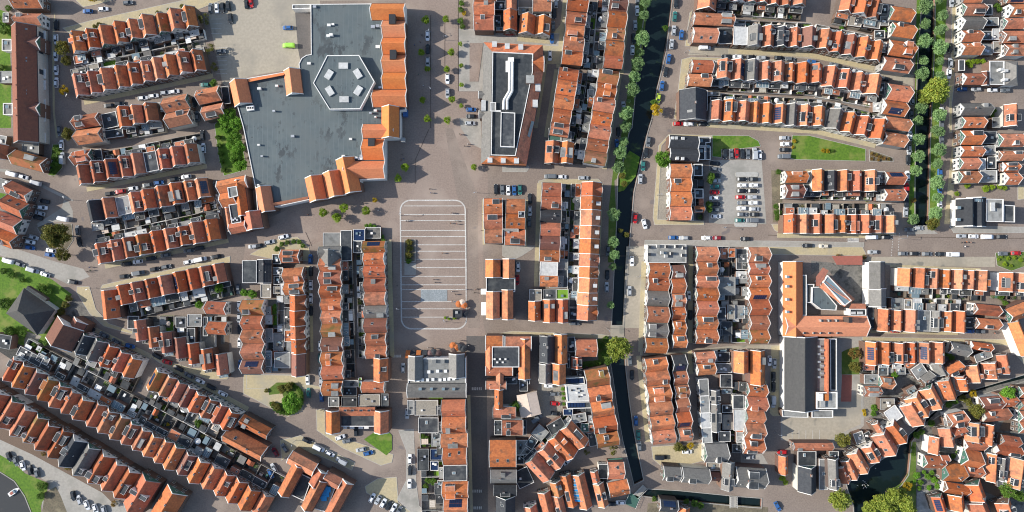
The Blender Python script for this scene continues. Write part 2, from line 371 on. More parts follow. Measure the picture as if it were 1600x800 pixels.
def make_house(c, w, d, rz, spec, eave=5.2, where='', cat='row house', name='terraced_house', group=None, pitch=49, front_visible=True, extras=True, dorm=None, ext=0, label=None, gable=None, walls=None):
    low = spec.lower(); flat = low in 'fhj'
    root = thing(name, (c.x, c.y, 0), rz)
    mb = walls or R.choice(['brick', 'brick', 'brick_brown', 'wood_cream', 'render_white']); mg = gable or R.choice(['brick', 'brick', 'wood_green', 'wood_cream', 'render_white', 'wood_green'])
    feat = ''
    w_ = w - .05
    if flat:
        tp = dict(f='flat_dark', h='flat_white', j='flat_grey')[low]
        def wf():
            b = MB(); b.box(-w_ / 2, w_ / 2, -d / 2, d / 2, 0, eave, mb); return b.mesh('wall')
        link('wall', cached(('fw', rnd1(w_), rnd1(d), rnd1(eave), mb), wf), root)
        def rf_():
            b = MB(); q = [(-w_ / 2 - .02, -d / 2 - .02), (w_ / 2 + .02, -d / 2 - .02), (w_ / 2 + .02, d / 2 + .02), (-w_ / 2 - .02, d / 2 + .02)]
            b.prism(inset(q, .1), eave + .01, eave + .12, tp); b.ring(q, .18, eave - .1, eave + .3, 'trim'); return b.mesh('roof')
        rfo = link('roof', cached(('fr', rnd1(w_), rnd1(d), rnd1(eave), tp), rf_), root)
        def vf():
            b = MB(); b.box(-.5, .5, -.7, .7, 0, .25, 'trim'); b.box(-.4, .4, -.6, .6, .25, .28, 'glass_pale'); return b.mesh('roof_light')
        if R.random() < .7 and extras: link('roof_light', cached('rlight', vf), rfo, (R.uniform(-w_ / 5, w_ / 5), R.uniform(-d / 4, d / 4), eave + .12)); feat = ' with a roof light'
    else:
        up = spec.isupper(); a, l = (d, w_) if up else (w_, d)
        r = min(a / 2 * math.tan(math.radians(pitch)), 3.9 if up else 4.4)
        mt = TM[low]
        rfo, rr = gable_set(root, a, l, eave, r, mt, up, mb, mg, trim=R.choice(['trim', 'trim', 'trim', 'trim_grey']), tw=.22)
        if extras:
            t = R.random() if dorm is None else {'d': .1, 's': .6, 'p': .82, 'n': .95, 'c': .95, 'w': 2, 'x': 2}[dorm]
            side = R.choice([-1, 1])
            if dorm == 'x':
                def xg():
                    b = MB(); q = min(l * .36, 1.9); zt = eave + r * .8; xo = a / 2 + .1
                    v = [(xo, -q, eave + .05), (xo, q, eave + .05), (xo, 0, zt), (0, 0, zt), (a * .46, -q, eave + .3), (a * .46, q, eave + .3)]
                    b.add(v, [(0, 2, 3, 4), (2, 1, 5, 3)], mt); b.add(v[:3], [(0, 1, 2)], 'wood_cream')
                    for s_ in (-1, 1): b.bar((xo + .06, s_ * q, eave), (xo + .06, 0, zt + .03), .14, .22, 'trim')
                    return b.mesh('cross_gable')
                link('cross_gable', cached(('xg', rnd1(a), rnd1(l), rnd1(eave), rnd1(r), mt), xg), rfo); feat = ' with a cross gable'
            elif dorm == 'w':
                def wd():
                    b = MB(); b.box(a * .2, a * .42, -.75, .75, eave + .3, eave + r * .75, 'trim', 'flat_white'); return b.mesh('dormer')
                dm = link('dormer', cached(('wd', rnd1(a), rnd1(eave), rnd1(r)), wd), rfo); feat = ' with a small white dormer'
            elif t < .5:
                ly = R.choice([1.8, 2.8, 4.0]); y0 = R.uniform(-l / 2 + .8, max(-l / 2 + .9, l / 2 - .8 - ly)); y1 = min(y0 + ly, l / 2 - .3)
                kd = R.choice(['flat_dark', 'flat_dark', 'flat_dark', 'flat_grey', mt])
                for sd in ((side,) if R.random() < .75 else (-1, 1)):
                    dm = link('dormer', dormer_mesh(a, l, eave, r, sd, rnd1(y0), rnd1(y1), kd), rfo)
                    link('dormer_window', dwin_mesh(a, l, eave, r, sd, rnd1(y0), rnd1(y1)), dm)
                feat = ' with ' + {1.8: 'a small', 2.8: 'a boxy', 4.0: 'a long'}[ly] + {'flat_dark': ' dark', 'flat_grey': ' grey'}.get(kd, ' tiled') + ' dormer'
            elif t < .80:
                k = R.choice([1, 2]); sd = side
                for i in range(k):
                    y = R.uniform(-l * .3, l * .3) if k == 1 else (-l * .2, l * .2)[i]; s0 = R.choice([.35, .5])
                    def sf():
                        b = MB(); slope_quad(b, a, eave, r, sd, s0, s0 + .3, rnd1(y) - .5, rnd1(y) + .5, 0, .07, 'trim_grey'); slope_quad(b, a, eave, r, sd, s0 + .04, s0 + .26, rnd1(y) - .4, rnd1(y) + .4, .07, .09, 'glass'); return b.mesh('skylight')
                    link('skylight', cached(('sky', rnd1(a), rnd1(l), rnd1(eave), rnd1(r), sd, s0, rnd1(y)), sf), rfo)
                feat = ' with a skylight' if k == 1 else ' with two skylights'
            elif t < .835:
                def pf():
                    b = MB(); n = 3; yy = min(l * .36, 2.6)
                    for i in range(-n, n):
                        for j in range(2): slope_quad(b, a, eave, r, side, .18 + j * .34, .5 + j * .34, i * yy / n + .04, (i + 1) * yy / n - .04, .06, .11, 'solar')
                    return b.mesh('solar_panel')
                link('solar_panel', cached(('sol', rnd1(a), rnd1(l), rnd1(eave), rnd1(r), side), pf), rfo); feat = ' with solar panels'
            if R.random() < .55:
                def vf():
                    b = MB(); b.tube((0, 0, -.5), (0, 0, .55), .16, .16, 'trim', 7); b.tube((0, 0, .55), (0, 0, .62), .24, .2, 'trim_grey', 7); return b.mesh('vent')
                for _ in range(R.choice([1, 2])):
                    vx, vy, vz = slope_pt(a, eave, r, R.choice([-1, 1]), R.uniform(.3, .8), R.uniform(-l * .4, l * .4)); link('vent', cached('vent', vf), rfo, (vx, vy, vz))
            if R.random() < .45 or dorm == 'c':
                y = rnd1(R.uniform(-l * .35, l * .35))
                def cf():
                    b = MB(); b.box(-.3, .3, -.45, .45, eave + r - .5, eave + r + .8, 'chimney', 'trim_grey')
                    for yy in (-.2, .2): b.box(-.1, .1, yy - .1, yy + .1, eave + r + .8, eave + r + 1.05, 'dark')
                    return b.mesh('chimney')
                link('chimney', cached(('chim', rnd1(eave + r)), cf), rfo, (0, y, 0))
                if not feat: feat = ' with a chimney'
    # facades
    fr = d / 2 + (.02 if not flat else 0)
    lv = [(0, 'w')]
    def win(x, z, ww, hh, front=True):
        if front: link('window', window_mesh(ww, hh), root, (x, fr + .002, z))
        else: link('window', window_mesh(ww, hh), root, (x, -fr - .002, z), math.pi)
    link('door', door_mesh(0), root, (-w_ / 2 + .9, fr + .002, 0.05))
    win(w_ * .17, .8, min(1.8, w_ * .35), 1.5)
    if eave > 4.5:
        for x in (-w_ * .22, w_ * .22):
            win(x, 3.3, 1.1, 1.4)
            if not front_visible: win(x, 3.3, 1.1, 1.4, False)
    if not flat and not spec.isupper() and w_ > 4.2: win(0, eave + .1, 1.0, 1.2, front_visible)
    if ext:
        ew = w_ * R.choice([.55, .7, .95]); ed = min(ext * .6, R.choice([2.2, 3.0, 4.0])); ex = R.choice([-1, 1]) * (w_ - ew) / 2; eh = R.choice([2.8, 3.1, 3.4]); tp = R.choice(['flat_dark', 'flat_dark', 'flat_dark', 'flat_grey', 'flat_grey', 'flat_white', 'glass_pale', 'tile_red', 'yard_b'])
        def ef():
            b = MB(); b.box(-ew / 2, ew / 2, -ed, -.03, 0, eh, 'brick'); q = [(-ew / 2 - .02, -ed - .02), (ew / 2 + .02, -ed - .02), (ew / 2 + .02, -.04), (-ew / 2 - .02, -.04)]
            b.prism(inset(q, .1), eh + .01, eh + .08, tp); b.ring(q, .09, eh - .15, eh + .2, R.choice(['trim', 'trim_grey', 'trim_grey']))
            if tp == 'glass_pale':
                for i in range(1, 4): b.box(-ew / 2 + i * ew / 4 - .04, -ew / 2 + i * ew / 4 + .04, -ed + .14, -.2, eh + .08, eh + .12, 'trim')
            b.box(-ew * .3, -ew * .3 + .7, -ed * .7, -ed * .7 + .7, eh + .08, eh + .35, 'trim'); b.box(-ew * .3 + .08, -ew * .3 + .62, -ed * .7 + .08, -ed * .7 + .62, eh + .35, eh + .37, 'glass')
            return b.mesh('rear_extension')
        link('rear_extension', cached(('ext', rnd1(ew), ed, eh, tp), ef), root, (ex, -d / 2, 0))
    if label is None: label = fit(f"{TN[low]} house{feat}, {where}", f"{TN[low]} house, {where}", f"{TN[low]} house, {where}".replace(' from the left', '').replace(' from the top', ''))
    tag(root, label, cat, group)
    return root

# ------------------------------------------------------------------ yards
YG = {k: MB() for k in ('yard_a', 'yard_b', 'yard_c', 'yard_d', 'turf')}
YN = [0]; NY = dict(shed=0, fence=0, shrub=0, parasol=0)
def shed_mesh(w, l, tp):
    def f():
        b = MB(); b.box(-w / 2, w / 2, -l / 2, l / 2, 0, 2.2, 'shed_wood')
        q = [(-w / 2 - .12, -l / 2 - .12), (w / 2 + .12, -l / 2 - .12), (w / 2 + .12, l / 2 + .12), (-w / 2 - .12, l / 2 + .12)]
        if tp == 'gab':
            sec_prism(b, [(-w / 2 - .12, 2.15), (-w / 2 - .12, 2.25), (0, 2.95), (w / 2 + .12, 2.25), (w / 2 + .12, 2.15), (0, 2.85)], -l / 2 - .12, l / 2 + .12, 'tile_red')
            for s in (-1, 1): b.add([(-w / 2, s * l / 2, 2.2), (w / 2, s * l / 2, 2.2), (0, s * l / 2, 2.85)], [(0, 1, 2)], 'shed_wood')
        else: b.prism(q, 2.2, 2.35, 'trim_grey', tp)
        b.box(-.4, .4, l / 2, l / 2 + .04, .05, 1.95, 'fence_pale'); return b.mesh('shed')
    return cached(('shed', w, l, tp), f)
def shrub_mesh(k, mat):
    def f():
        rr = random.Random(100 + k); b = MB(); 
        for i in range(110):
            v = Vector((rr.gauss(0, 1), rr.gauss(0, 1), abs(rr.gauss(0, 1)))).normalized() * rr.uniform(.45, 1.0)
            leaf(b, v, .26, rr, mat)
        return b.mesh('shrub')
    return cached(('shrub', k, mat), f)
def leaf(b, c, s, rr, mat):
    n = Vector((rr.gauss(0, 1), rr.gauss(0, 1), rr.gauss(.6, 1))).normalized(); a = n.orthogonal().normalized(); bb = n.cross(a)
    t = rr.uniform(0, 6.28); u = a * math.cos(t) + bb * math.sin(t); v = n.cross(u)
    b.add([c - u * s * .5, c + v * s * .35, c + u * s * .5, c - v * s * .35], [(0, 1, 2, 3)], mat)
def parasol_mesh(mat, r=1.5):
    def f():
        b = MB(); b.tube((0, 0, 0), (0, 0, 2.5), .03, .03, 'metal', 6); b.tube((0, 0, 0), (0, 0, .1), .3, .25, 'metal', 8)
        n = 8; vs = [(r * math.cos(i * math.pi / 4), r * math.sin(i * math.pi / 4), 2.15) for i in range(n)] + [(0, 0, 2.7)] + [(r * .98 * math.cos(i * math.pi / 4), r * .98 * math.sin(i * math.pi / 4), 2.05) for i in range(n)]
        b.add(vs, [(i, (i + 1) % n, 8) for i in range(n)] + [(9 + i, 9 + (i + 1) % n, (i + 1) % n, i) for i in range(n)], mat); return b.mesh('parasol')
    return cached(('para', mat, r), f)
def fit(*alts):
    for a in alts:
        if len(a.replace(',', ' ').split()) <= 16: return a
    print('LONG', alts[-1]); return alts[-1]
KN = dict(garden_table=0, planter_box=0, storage_box=0, garden_canopy=0)
def small_mesh(k, v):
    def f():
        rr = random.Random(v); b = MB()
        if k == 'garden_table':
            mt = ['trim', 'fence_wood', 'dark', 'cloth_cream'][v]; b.box(-.8, .8, -.45, .45, .7, .76, mt)
            for x in (-.7, .7):
                for y in (-.35, .35): b.box(x - .04, x + .04, y - .04, y + .04, 0, .7, mt)
            for x in (-.45, .45):
                for s_ in (-1, 1): b.box(x - .22, x + .22, s_ * .85 - .2, s_ * .85 + .2, .4, .45, mt); b.box(x - .22, x + .22, s_ * 1.05 - .03, s_ * 1.05 + .03, .45, .95, mt); b.box(x - .05, x + .05, s_ * .85 - .05, s_ * .85 + .05, 0, .4, mt)
        elif k == 'planter_box':
            b.box(-.9, .9, -.25, .25, 0, .45, ['fence_pale', 'slab', 'brick', 'dark'][v], 'earth')
            for i in range(26): leaf(b, Vector((rr.uniform(-.85, .85), rr.uniform(-.25, .25), rr.uniform(.5, .9))), .32, rr, ['leaf_dark', 'leaf_bright', 'leaf_lime', 'leaf_olive'][v])
        elif k == 'storage_box': b.box(-.7, .7, -.4, .4, 0, .85, ['trim', 'trim_grey', 'wood_green', 'shed_wood'][v]); b.box(-.74, .74, -.44, .44, .85, .93, ['cloth_white', 'dark', 'wood_green', 'trim_grey'][v])
        else:
            mt = ['glass_pale', 'cloth_white', 'fence_pale', 'cloth_cream'][v]
            for x in (-1.3, 1.3):
                for y in (-1, 1): b.box(x - .05, x + .05, y - .05, y + .05, 0, 2.4, 'trim')
            for i in range(4): b.box(-1.4 + i * .71, -1.4 + i * .71 + .66, -1.1, 1.1, 2.45, 2.5, mt)
            for y in (-1.05, 1.05): b.box(-1.4, 1.4, y - .04, y + .04, 2.38, 2.45, 'trim')
        return b.mesh(k)
    return cached((k, v), f)
KL = dict(garden_table=(('white', 'dark wooden', 'black', 'cream'), 'garden table', 'tables in back gardens'), planter_box=(('pale wooden', 'stone', 'brick', 'black'), 'planter', 'planters in back gardens'),
          storage_box=(('white', 'grey', 'green', 'brown'), 'storage box', 'storage boxes in back gardens'), garden_canopy=(('glazed', 'white', 'slatted', 'cream'), 'canopy', 'canopies in back gardens'))
def yard(c, X, Y, w, depth, where, garden=0, shortw=''):
    """c: middle of the house's back wall, X across, Y away from the house"""
    if depth < 2: return
    YN[0] += 1; z = .02 + (YN[0] % 5) * .004
    def put(mt, a0, a1, d0, d1, zz):
        pts = [c + X * a0 + Y * d0, c + X * a1 + Y * d0, c + X * a1 + Y * d1, c + X * a0 + Y * d1]
        pts = ccw([(p.x, p.y) for p in pts]); YG[mt].add([(p[0], p[1], zz) for p in pts], [(0, 1, 2, 3)], mt)
    kk = R.choices(['yard_a', 'yard_b', 'yard_c', 'yard_d', 'turf'], [4.5, 4.6, 3, 1.4, .6 + garden], k=3)
    put(kk[0], -w / 2 + .01, w / 2 - .01, 0, depth, z)
    if depth > 3:
        f = R.uniform(.35, .65); put(kk[1], -w / 2 + .1, w / 2 - .1, depth * f, depth - .15, z + .024)
        if R.random() < .6: q = R.uniform(-.2, .3) * w; put(kk[2], q, min(w / 2 - .12, q + R.uniform(1, 2.4)), depth * .25, depth * R.uniform(.5, .95), z + .048)
    ang = math.atan2(X.y, X.x); L1 = lambda nm, t='behind': fit(f"{nm} {t} the {where}", f"{nm} {t} {where}", f"{nm} {t} {shortw}")
    if NY['fence'] < 298:
        NY['fence'] += 1
        wd = R.choice(['fence_wood', 'fence_pale', 'fence_pale', 'trim_grey', 'render_white', 'render_white']); l = depth
        def ff():
            b = MB(); b.box(-.06, .06, 0, depth - .06, 0, 1.8, wd); b.box(.07, w - .2, depth - .18, depth - .06, 0, 1.8, wd)
            for i in range(int(depth / 1.8) + 1): b.box(-.085, .085, i * 1.8 + .02, i * 1.8 + .14, 0, 1.88, wd)
            return b.mesh('fence')
        me = cached(('fence', rnd1(depth), rnd1(w), wd), ff)
        p = c + X * (-w / 2 + .06)
        sgn = 1 if (X.x * Y.y - X.y * Y.x) > 0 else -1
        o = link('garden_fence', me, None, (p.x, p.y, z), math.atan2(Y.y, Y.x) - math.pi / 2)
        if sgn < 0:
            p = c + X * (w / 2 - .06); o.location = (p.x, p.y, z)
        nm = {'fence_wood': 'dark timber fence', 'fence_pale': 'pale timber fence', 'trim_grey': 'grey board fence', 'render_white': 'white garden wall'}[wd]
        tag(o, L1(nm), 'fence', 'fences between back gardens')
    side = R.choice([-1, 1])
    if R.random() < .62 and depth > 4 and NY['shed'] < 298:
        NY['shed'] += 1
        sw = R.choice([1.8, 2.4, 3.0]); sl = R.choice([1.8, 2.4, 3.0]); sl = min(sl, depth * .45)
        sl = rnd1(sl); tp = R.choice(['flat_dark', 'flat_dark', 'flat_grey', 'flat_white', 'gab', 'tile_grey', 'glass_pale'])
        p = c + X * (side * (w / 2 - sw / 2 - .45)) + Y * (depth - sl / 2 - .5)
        o = link('garden_shed', shed_mesh(sw, sl, tp), None, (p.x, p.y, z), math.atan2(-Y.y, -Y.x) - math.pi / 2)
        nm = dict(flat_dark='dark flat-topped', flat_grey='grey flat-topped', flat_white='white flat-topped', gab='little tiled', tile_grey='grey', glass_pale='glass-topped')[tp]
        tag(o, L1(nm + ' shed'), 'shed', 'sheds in back gardens')
    for _k in range(1 if R.random() < .6 + garden * .2 and NY['shrub'] < 290 else 0):
        NY['shrub'] += 1
        mt = R.choice(['leaf_dark', 'leaf_lime', 'leaf_dark', 'leaf_bright', 'leaf_olive']); p = c + X * (-side * w * R.uniform(.1, .36)) + Y * (depth * R.uniform(.55, .85)); s = R.uniform(.7, 1.5)
        o = link('garden_shrub', shrub_mesh(R.randrange(4), mt), None, (p.x, p.y, z), R.uniform(0, 6)); o.scale = (s, s, s * .9)
        tag(o, L1(f"{dict(leaf_dark='dark green', leaf_lime='lime-green', leaf_bright='bright green', leaf_olive='olive')[mt]} shrub"), 'shrub', 'shrubs in back gardens')
    for k, pr in (('garden_table', .3), ('planter_box', .4), ('storage_box', .38), ('garden_canopy', .16)):
        if R.random() < pr and KN[k] < 298 and depth > 3:
            KN[k] += 1; v = R.randrange(4); p = c + X * (R.uniform(-.32, .32) * w) + Y * (depth * R.uniform(.3, .8))
            o = link(k, small_mesh(k, v), None, (p.x, p.y, z + (.0 if k != 'garden_canopy' else .001)), ang + R.choice([0, math.pi / 2]))
            tag(o, L1(f"{KL[k][0][v]} {KL[k][1]}"), KL[k][1], KL[k][2])
    if R.random() < .14:
        mt = R.choice(['cloth_white', 'cloth_cream', 'cloth_white', 'awning_black']); p = c + X * R.uniform(-w / 4, w / 4) + Y * (depth * R.uniform(.35, .6))
        o = link('parasol', parasol_mesh(mt, R.choice([1.1, 1.4])), None, (p.x, p.y, z), R.uniform(0, 1))
        tag(o, L1(f"{dict(cloth_white='white', cloth_cream='cream', awning_black='black')[mt]} parasol"), 'parasol', 'parasols on patios')

PAVE = MB(); NP = [0]
def row(phrase, x0, y0, x1, y1, depth, spec, face='F', yd=0, eave=5.2, pitch=49, pave=1.9, garden=0, dorms=None, group=None, vert=None, cat='row house', name='terraced_house'):
    n = len(spec); p0 = P(x0, y0, eave); p1 = P(x1, y1, eave); u = (p1 - p0); Lg = u.length; u.normalize(); w = Lg / n
    nr = Vector((u.y, -u.x)) * (1 if depth > 0 else -1); d = M(abs(depth), eave)
    front = -nr if face == 'F' else nr
    hor = abs(x1 - x0) >= abs(y1 - y0)
    end = ('left' if x1 > x0 else 'right') if hor else ('top' if y1 > y0 else 'bottom')
    X = Vector((front.y, -front.x)); rz = math.atan2(X.y, X.x)
    ws = [1 + R.uniform(-.13, .13) for _ in spec]; tot = sum(ws); acc = 0; w_all = Lg
    for i, ch in enumerate(spec):
        w = w_all * ws[i] / tot; c = p0 + u * (acc + w / 2) + nr * d / 2; acc += w
        if ch in 'or' and n > 4 and R.random() < .24: ch = R.choice('rmbmrrgr')
        vis = front.dot(-c) > 0
        dd = d * R.choice([1, 1, .95, 1.04, .92]);  
        e_ = eave + R.choice([0, 0, .4, -.4, .8])
        wh = f"{ORD[i]} from the {end} in {phrase}" if n > 1 else f"in {phrase}"
        make_house(c, w, dd, rz, ch, e_, wh, cat, name, group or 'houses in terraced rows', pitch, vis, True, dorms[i] if dorms and dorms[i] != '.' else None, M(yd) if yd else 0)
        if yd:
            bc = c - front * (d / 2 + .05)
            yard(bc, X, -front, w, M(yd) - .05, f"{ORD[i]} house from {end}, {phrase}", garden, f"{ORD[i]} house, {phrase}")
    if pave:
        fl0 = p0 if face == 'F' else p0 + nr * d; fl1 = fl0 + u * Lg
        a, b_, c_, d_ = fl0 - u * .3, fl1 + u * .3, fl1 + u * .3 + front * pave, fl0 - u * .3 + front * pave
        NP[0] += 1; z = .09 + NP[0] * .0013
        q = ccw([(v.x, v.y) for v in (a, b_, c_, d_)]); PAVE.prism(q, 0, z, 'kerb', 'sidewalk')
NH = [0]
def H(phrase, x0, y0, x1, y1, ridge, spec, ang=0, eave=5.2, pitch=48, dorm=None, ext=0, name='corner_house', cat='corner house', gable=None, group=None, walls=None):
    """one house; x0..y1 is its roof at the eaves in the photo, turned by ang clockwise about its middle"""
    cx, cy = (x0 + x1) / 2, (y0 + y1) / 2; c = P(cx, cy, eave); w = M(x1 - x0, eave); d = M(y1 - y0, eave); r_ = -math.radians(ang)
    # front looks towards the middle of the town along the ridge
    if ridge == 'x':
        f = Vector((math.cos(r_), math.sin(r_))); l, a = w, d
    else:
        f = Vector((-math.sin(r_), math.cos(r_))); l, a = d, w
    if f.dot(-c) < 0: f = -f
    X = Vector((f.y, -f.x))
    return make_house(c, a, l, math.atan2(X.y, X.x), spec, eave, phrase, cat, name, group, pitch, True, True, dorm, ext, gable=gable, walls=walls or (R.choice(['render_white', 'wood_cream', 'trim_grey', 'wood_cream', 'brick']) if group and ('right canal' in group or 'right edge' in group) else None))
# ------------------------------------------------------------------ trees
def crown_mesh(k, mat, n, leafs, squash=.85):
    def f():
        rr = random.Random(900 + k * 7 + n); b = MB(); cl = []
        for i in range(n):
            v = Vector((rr.gauss(0, 1), rr.gauss(0, 1), rr.gauss(0.15, .8))).normalized() * (rr.uniform(.3, .8) ** .6)
            cl.append((v * .85, rr.uniform(.2, .34)))
        per = leafs // n
        for c, s in cl:
            for j in range(per):
                v = Vector((rr.gauss(0, 1), rr.gauss(0, 1), rr.gauss(0, 1))).normalized() * s * rr.uniform(.5, 1.1)
                p = c + v; p.z *= squash
                leaf(b, p, rr.uniform(.08, .17), rr, mat)
        return b.mesh('crown')
    return cached(('crown', k, mat, n, leafs, squash), f)
def trunk_mesh(k):
    def f():
        rr = random.Random(k); b = MB(); b.tube((0, 0, 0), (0, 0, .75), .07, .05, 'bark', 7)
        for i in range(5):
            a = i * 1.26 + rr.uniform(-.3, .3); b.tube((0, 0, .6 + i * .05), (math.cos(a) * .55, math.sin(a) * .55, 1.15 + rr.uniform(-.1, .3)), .035, .01, 'bark', 5)
        b.tube((0, 0, .75), (0, 0, 1.6), .05, .012, 'bark', 5); return b.mesh('trunk')
    return cached(('trunk', k), f)
TR = dict(canal=('leaf_canal', 40, 3400), lime=('leaf_lime', 30, 2400), dark=('leaf_dark', 30, 2600), olive=('leaf_olive', 30, 3000), yellow=('leaf_yellow', 24, 2000),
          pale=('leaf_pale', 46, 4200), autumn=('leaf_autumn', 22, 1500), bright=('leaf_bright', 36, 3600), thin=('leaf_olive', 12, 700), big=('leaf_olive', 40, 4600), biggreen=('leaf_dark', 40, 4200))
def tree(x, y, r, kind, label, group=None, cat='tree', name='tree', low=False):
    rw = r / 4 / S; h = rw * (1.15 if not low else .3); cz = rw * (1.35 if not low else .7)
    c = P(x, y, cz); rw *= (CAM - cz) / CAM
    mt, n, lf = TR[kind]; k = R.randrange(3)
    t = thing(name, (c.x, c.y, 0), R.uniform(0, 6.28), label, cat, group)
    tk = link('trunk', trunk_mesh(k), t); tk.scale = (rw * .9, rw * .9, (cz * .62) if not low else cz * .5)
    cr = link('crown', crown_mesh(k, mt, n, lf), t, (0, 0, cz + (.0 if low else .0))); cr.scale = (rw, rw * R.uniform(.92, 1.05), rw * (1.0 if not low else .75))
def trees(phrase, kind, lst, group=None, desc=None):
    if kind == 'canal': lst = [(a[0] + R.uniform(-4, 4), a[1] + R.uniform(-5, 5), a[2] * R.uniform(1.0, 1.25)) for a in lst]
    d = desc or dict(canal='round grey-green tree', lime='small bright lime-green tree', dark='dark green tree', olive='olive green tree', yellow='yellow autumn tree', pale='large yellow-green tree', autumn='reddish autumn tree', bright='bright green tree', thin='thin olive tree', big='large olive tree', biggreen='large dark green tree')[kind]
    sp = max(a[0] for a in lst) - min(a[0] for a in lst) > max(a[1] for a in lst) - min(a[1] for a in lst)
    for i, a in enumerate(sorted(lst, key=lambda q: q[0] if sp else q[1])):
        lb = fit(f"{d} {phrase}, {ORD[i]} from the {'left' if sp else 'top'}", f"{d} {phrase}, {ORD[i]} from {'left' if sp else 'top'}", f"{d.split()[-2]} tree {phrase}, {ORD[i]} from {'left' if sp else 'top'}") if len(lst) > 1 else f"{d} {phrase}"
        tree(a[0], a[1], a[2], kind, lb, group)
def bushes(phrase, kind, lst, group='bushes'):
    d = dict(canal='grey-green bush', lime='lime-green bush', dark='dark green bush', olive='olive bush', yellow='yellow bush', pale='pale green bush', autumn='reddish brown bush', bright='bright green bush', thin='thin olive bush', biggreen='dark green bush', big='olive bush')[kind]
    for i, a in enumerate(sorted(lst)):
        lb = f"{d} {phrase}, {ORD[i]} from the left" if len(lst) > 1 else f"{d} {phrase}"
        tree(a[0], a[1], a[2], kind, lb, group if len(lst) > 1 else None, 'bush', 'bush', True)
# ------------------------------------------------------------------ cars
def loft(b, secs, mat, cap=True):
    n = len(secs[0]); o = [v for s_ in secs for v in s_]; fs = []
    for k in range(len(secs) - 1):
        for i in range(n):
            j = (i + 1) % n; fs.append((k * n + i, k * n + j, (k + 1) * n + j, (k + 1) * n + i))
    if cap: fs += [tuple(range(n - 1, -1, -1)), tuple(range((len(secs) - 1) * n, len(secs) * n))]
    b.add(o, fs, mat)
def car_section(x, w, z0, z1):   # rounded cross-section at length x
    h = w / 2
    return [(x, -h * .94, z0), (x, h * .94, z0), (x, h, z0 + (z1 - z0) * .35), (x, h * .97, z0 + (z1 - z0) * .75), (x, h * .84, z1), (x, -h * .84, z1), (x, -h * .97, z0 + (z1 - z0) * .75), (x, -h, z0 + (z1 - z0) * .35)]
def car_parts(van, c):
    L, Wd = (5.1, 1.95) if van else (4.25, 1.76)
    def body():
        b = MB(); h = L / 2
        if van:
            pr = [(-h, .80, .35, 1.0), (-h + .12, .98, .25, 1.95), (-h + .6, 1, .22, 2.05), (h - 1.6, 1, .22, 2.05), (h - 1.05, .98, .22, 1.25), (h - .35, .92, .25, 1.05), (h, .74, .35, .8)]
        else:
            pr = [(-h, .78, .35, .75), (-h + .15, .93, .25, .95), (-h + .9, 1, .2, 1.0), (.5, 1, .2, .98), (h - .8, .97, .22, .88), (h - .25, .88, .27, .76), (h, .66, .38, .62)]
        loft(b, [car_section(x, Wd * k, z0, z1) for x, k, z0, z1 in pr], 'car_' + c)
        if not van:
            b.add([(-1.35, -.56, 1.42), (.32, -.56, 1.42), (.32, .56, 1.42), (-1.35, .56, 1.42), (-1.35, -.56, 1.45), (.32, -.56, 1.45), (.32, .56, 1.45), (-1.35, .56, 1.45)], [(4, 5, 6, 7), (0, 1, 5, 4), (1, 2, 6, 5), (2, 3, 7, 6), (3, 0, 4, 7)], 'car_' + c)
            for s in (-1, 1):   # pillars and mirrors
                b.bar((1.02, s * .73, .96), (.32, s * .57, 1.43), .09, .06, 'car_' + c); b.bar((-1.9, s * .72, .96), (-1.35, s * .57, 1.43), .12, .06, 'car_' + c); b.bar((-.35, s * .76, .97), (-.4, s * .59, 1.43), .08, .06, 'car_' + c)
                b.box(.72, .92, s * .99 - .1, s * .99 + .1, .88, 1.02, 'car_' + c)
        return b.mesh('body')
    def glass():
        b = MB()
        if van:
            b.add([(L / 2 - 1.57, -.72, 1.98), (L / 2 - 1.57, .72, 1.98), (L / 2 - 1.02, .8, 1.27), (L / 2 - 1.02, -.8, 1.27)], [(0, 3, 2, 1)], 'glass')
            for s in (-1, 1): b.box(L / 2 - 2.6, L / 2 - 1.7, s * .955 - .03, s * .955 + .03, 1.25, 1.75, 'glass')
        else:
            lo = [(-1.95, -.70, .93), (1.08, -.72, .93), (1.08, .72, .93), (-1.95, .70, .93)]; hi = [(-1.37, -.57, 1.425), (.34, -.57, 1.425), (.34, .57, 1.425), (-1.37, .57, 1.425)]
            b.add(lo + hi, [(0, 1, 5, 4), (1, 2, 6, 5), (2, 3, 7, 6), (3, 0, 4, 7), (4, 5, 6, 7)], 'glass')
        return b.mesh('windows')
    def wheel():
        b = MB(); b.tube((0, -.1, 0), (0, .1, 0), .32, .32, 'rubber', 12); b.tube((0, -.108, 0), (0, .108, 0), .19, .19, 'metal', 10); return b.mesh('wheel')
    def lights():
        b = MB()
        for s in (-1, 1):
            b.box(L / 2 - .24, L / 2 - .08, s * Wd * .33 - .15, s * Wd * .33 + .15, .62, .735, 'lamp_glass'); 
        return b.mesh('headlights')
    return (L, Wd, cached(('cb', van, c), body), cached(('cg', van), glass), cached('cw', wheel), cached(('cl', van), lights))
def car(x, y, ang, c, label, van=False, group=None, sc=1.0):
    L, Wd, body, gl, wh, li = car_parts(van, c); p = P(x, y, .7)
    t = thing('parked_van' if van else 'parked_car', (p.x, p.y, 0), -math.radians(ang) + (math.pi if R.random() < .5 else 0), label, 'van' if van else 'car', group)
    t.scale = (sc, sc, sc); t.location.z = .004
    link('body', body, t); link('windows', gl, t); link('headlights', li, t)
    for sx in (-1, 1):
        for sy in (-1, 1): link('wheel', wh, t, (sx * L * .31, sy * Wd * .43, .32))
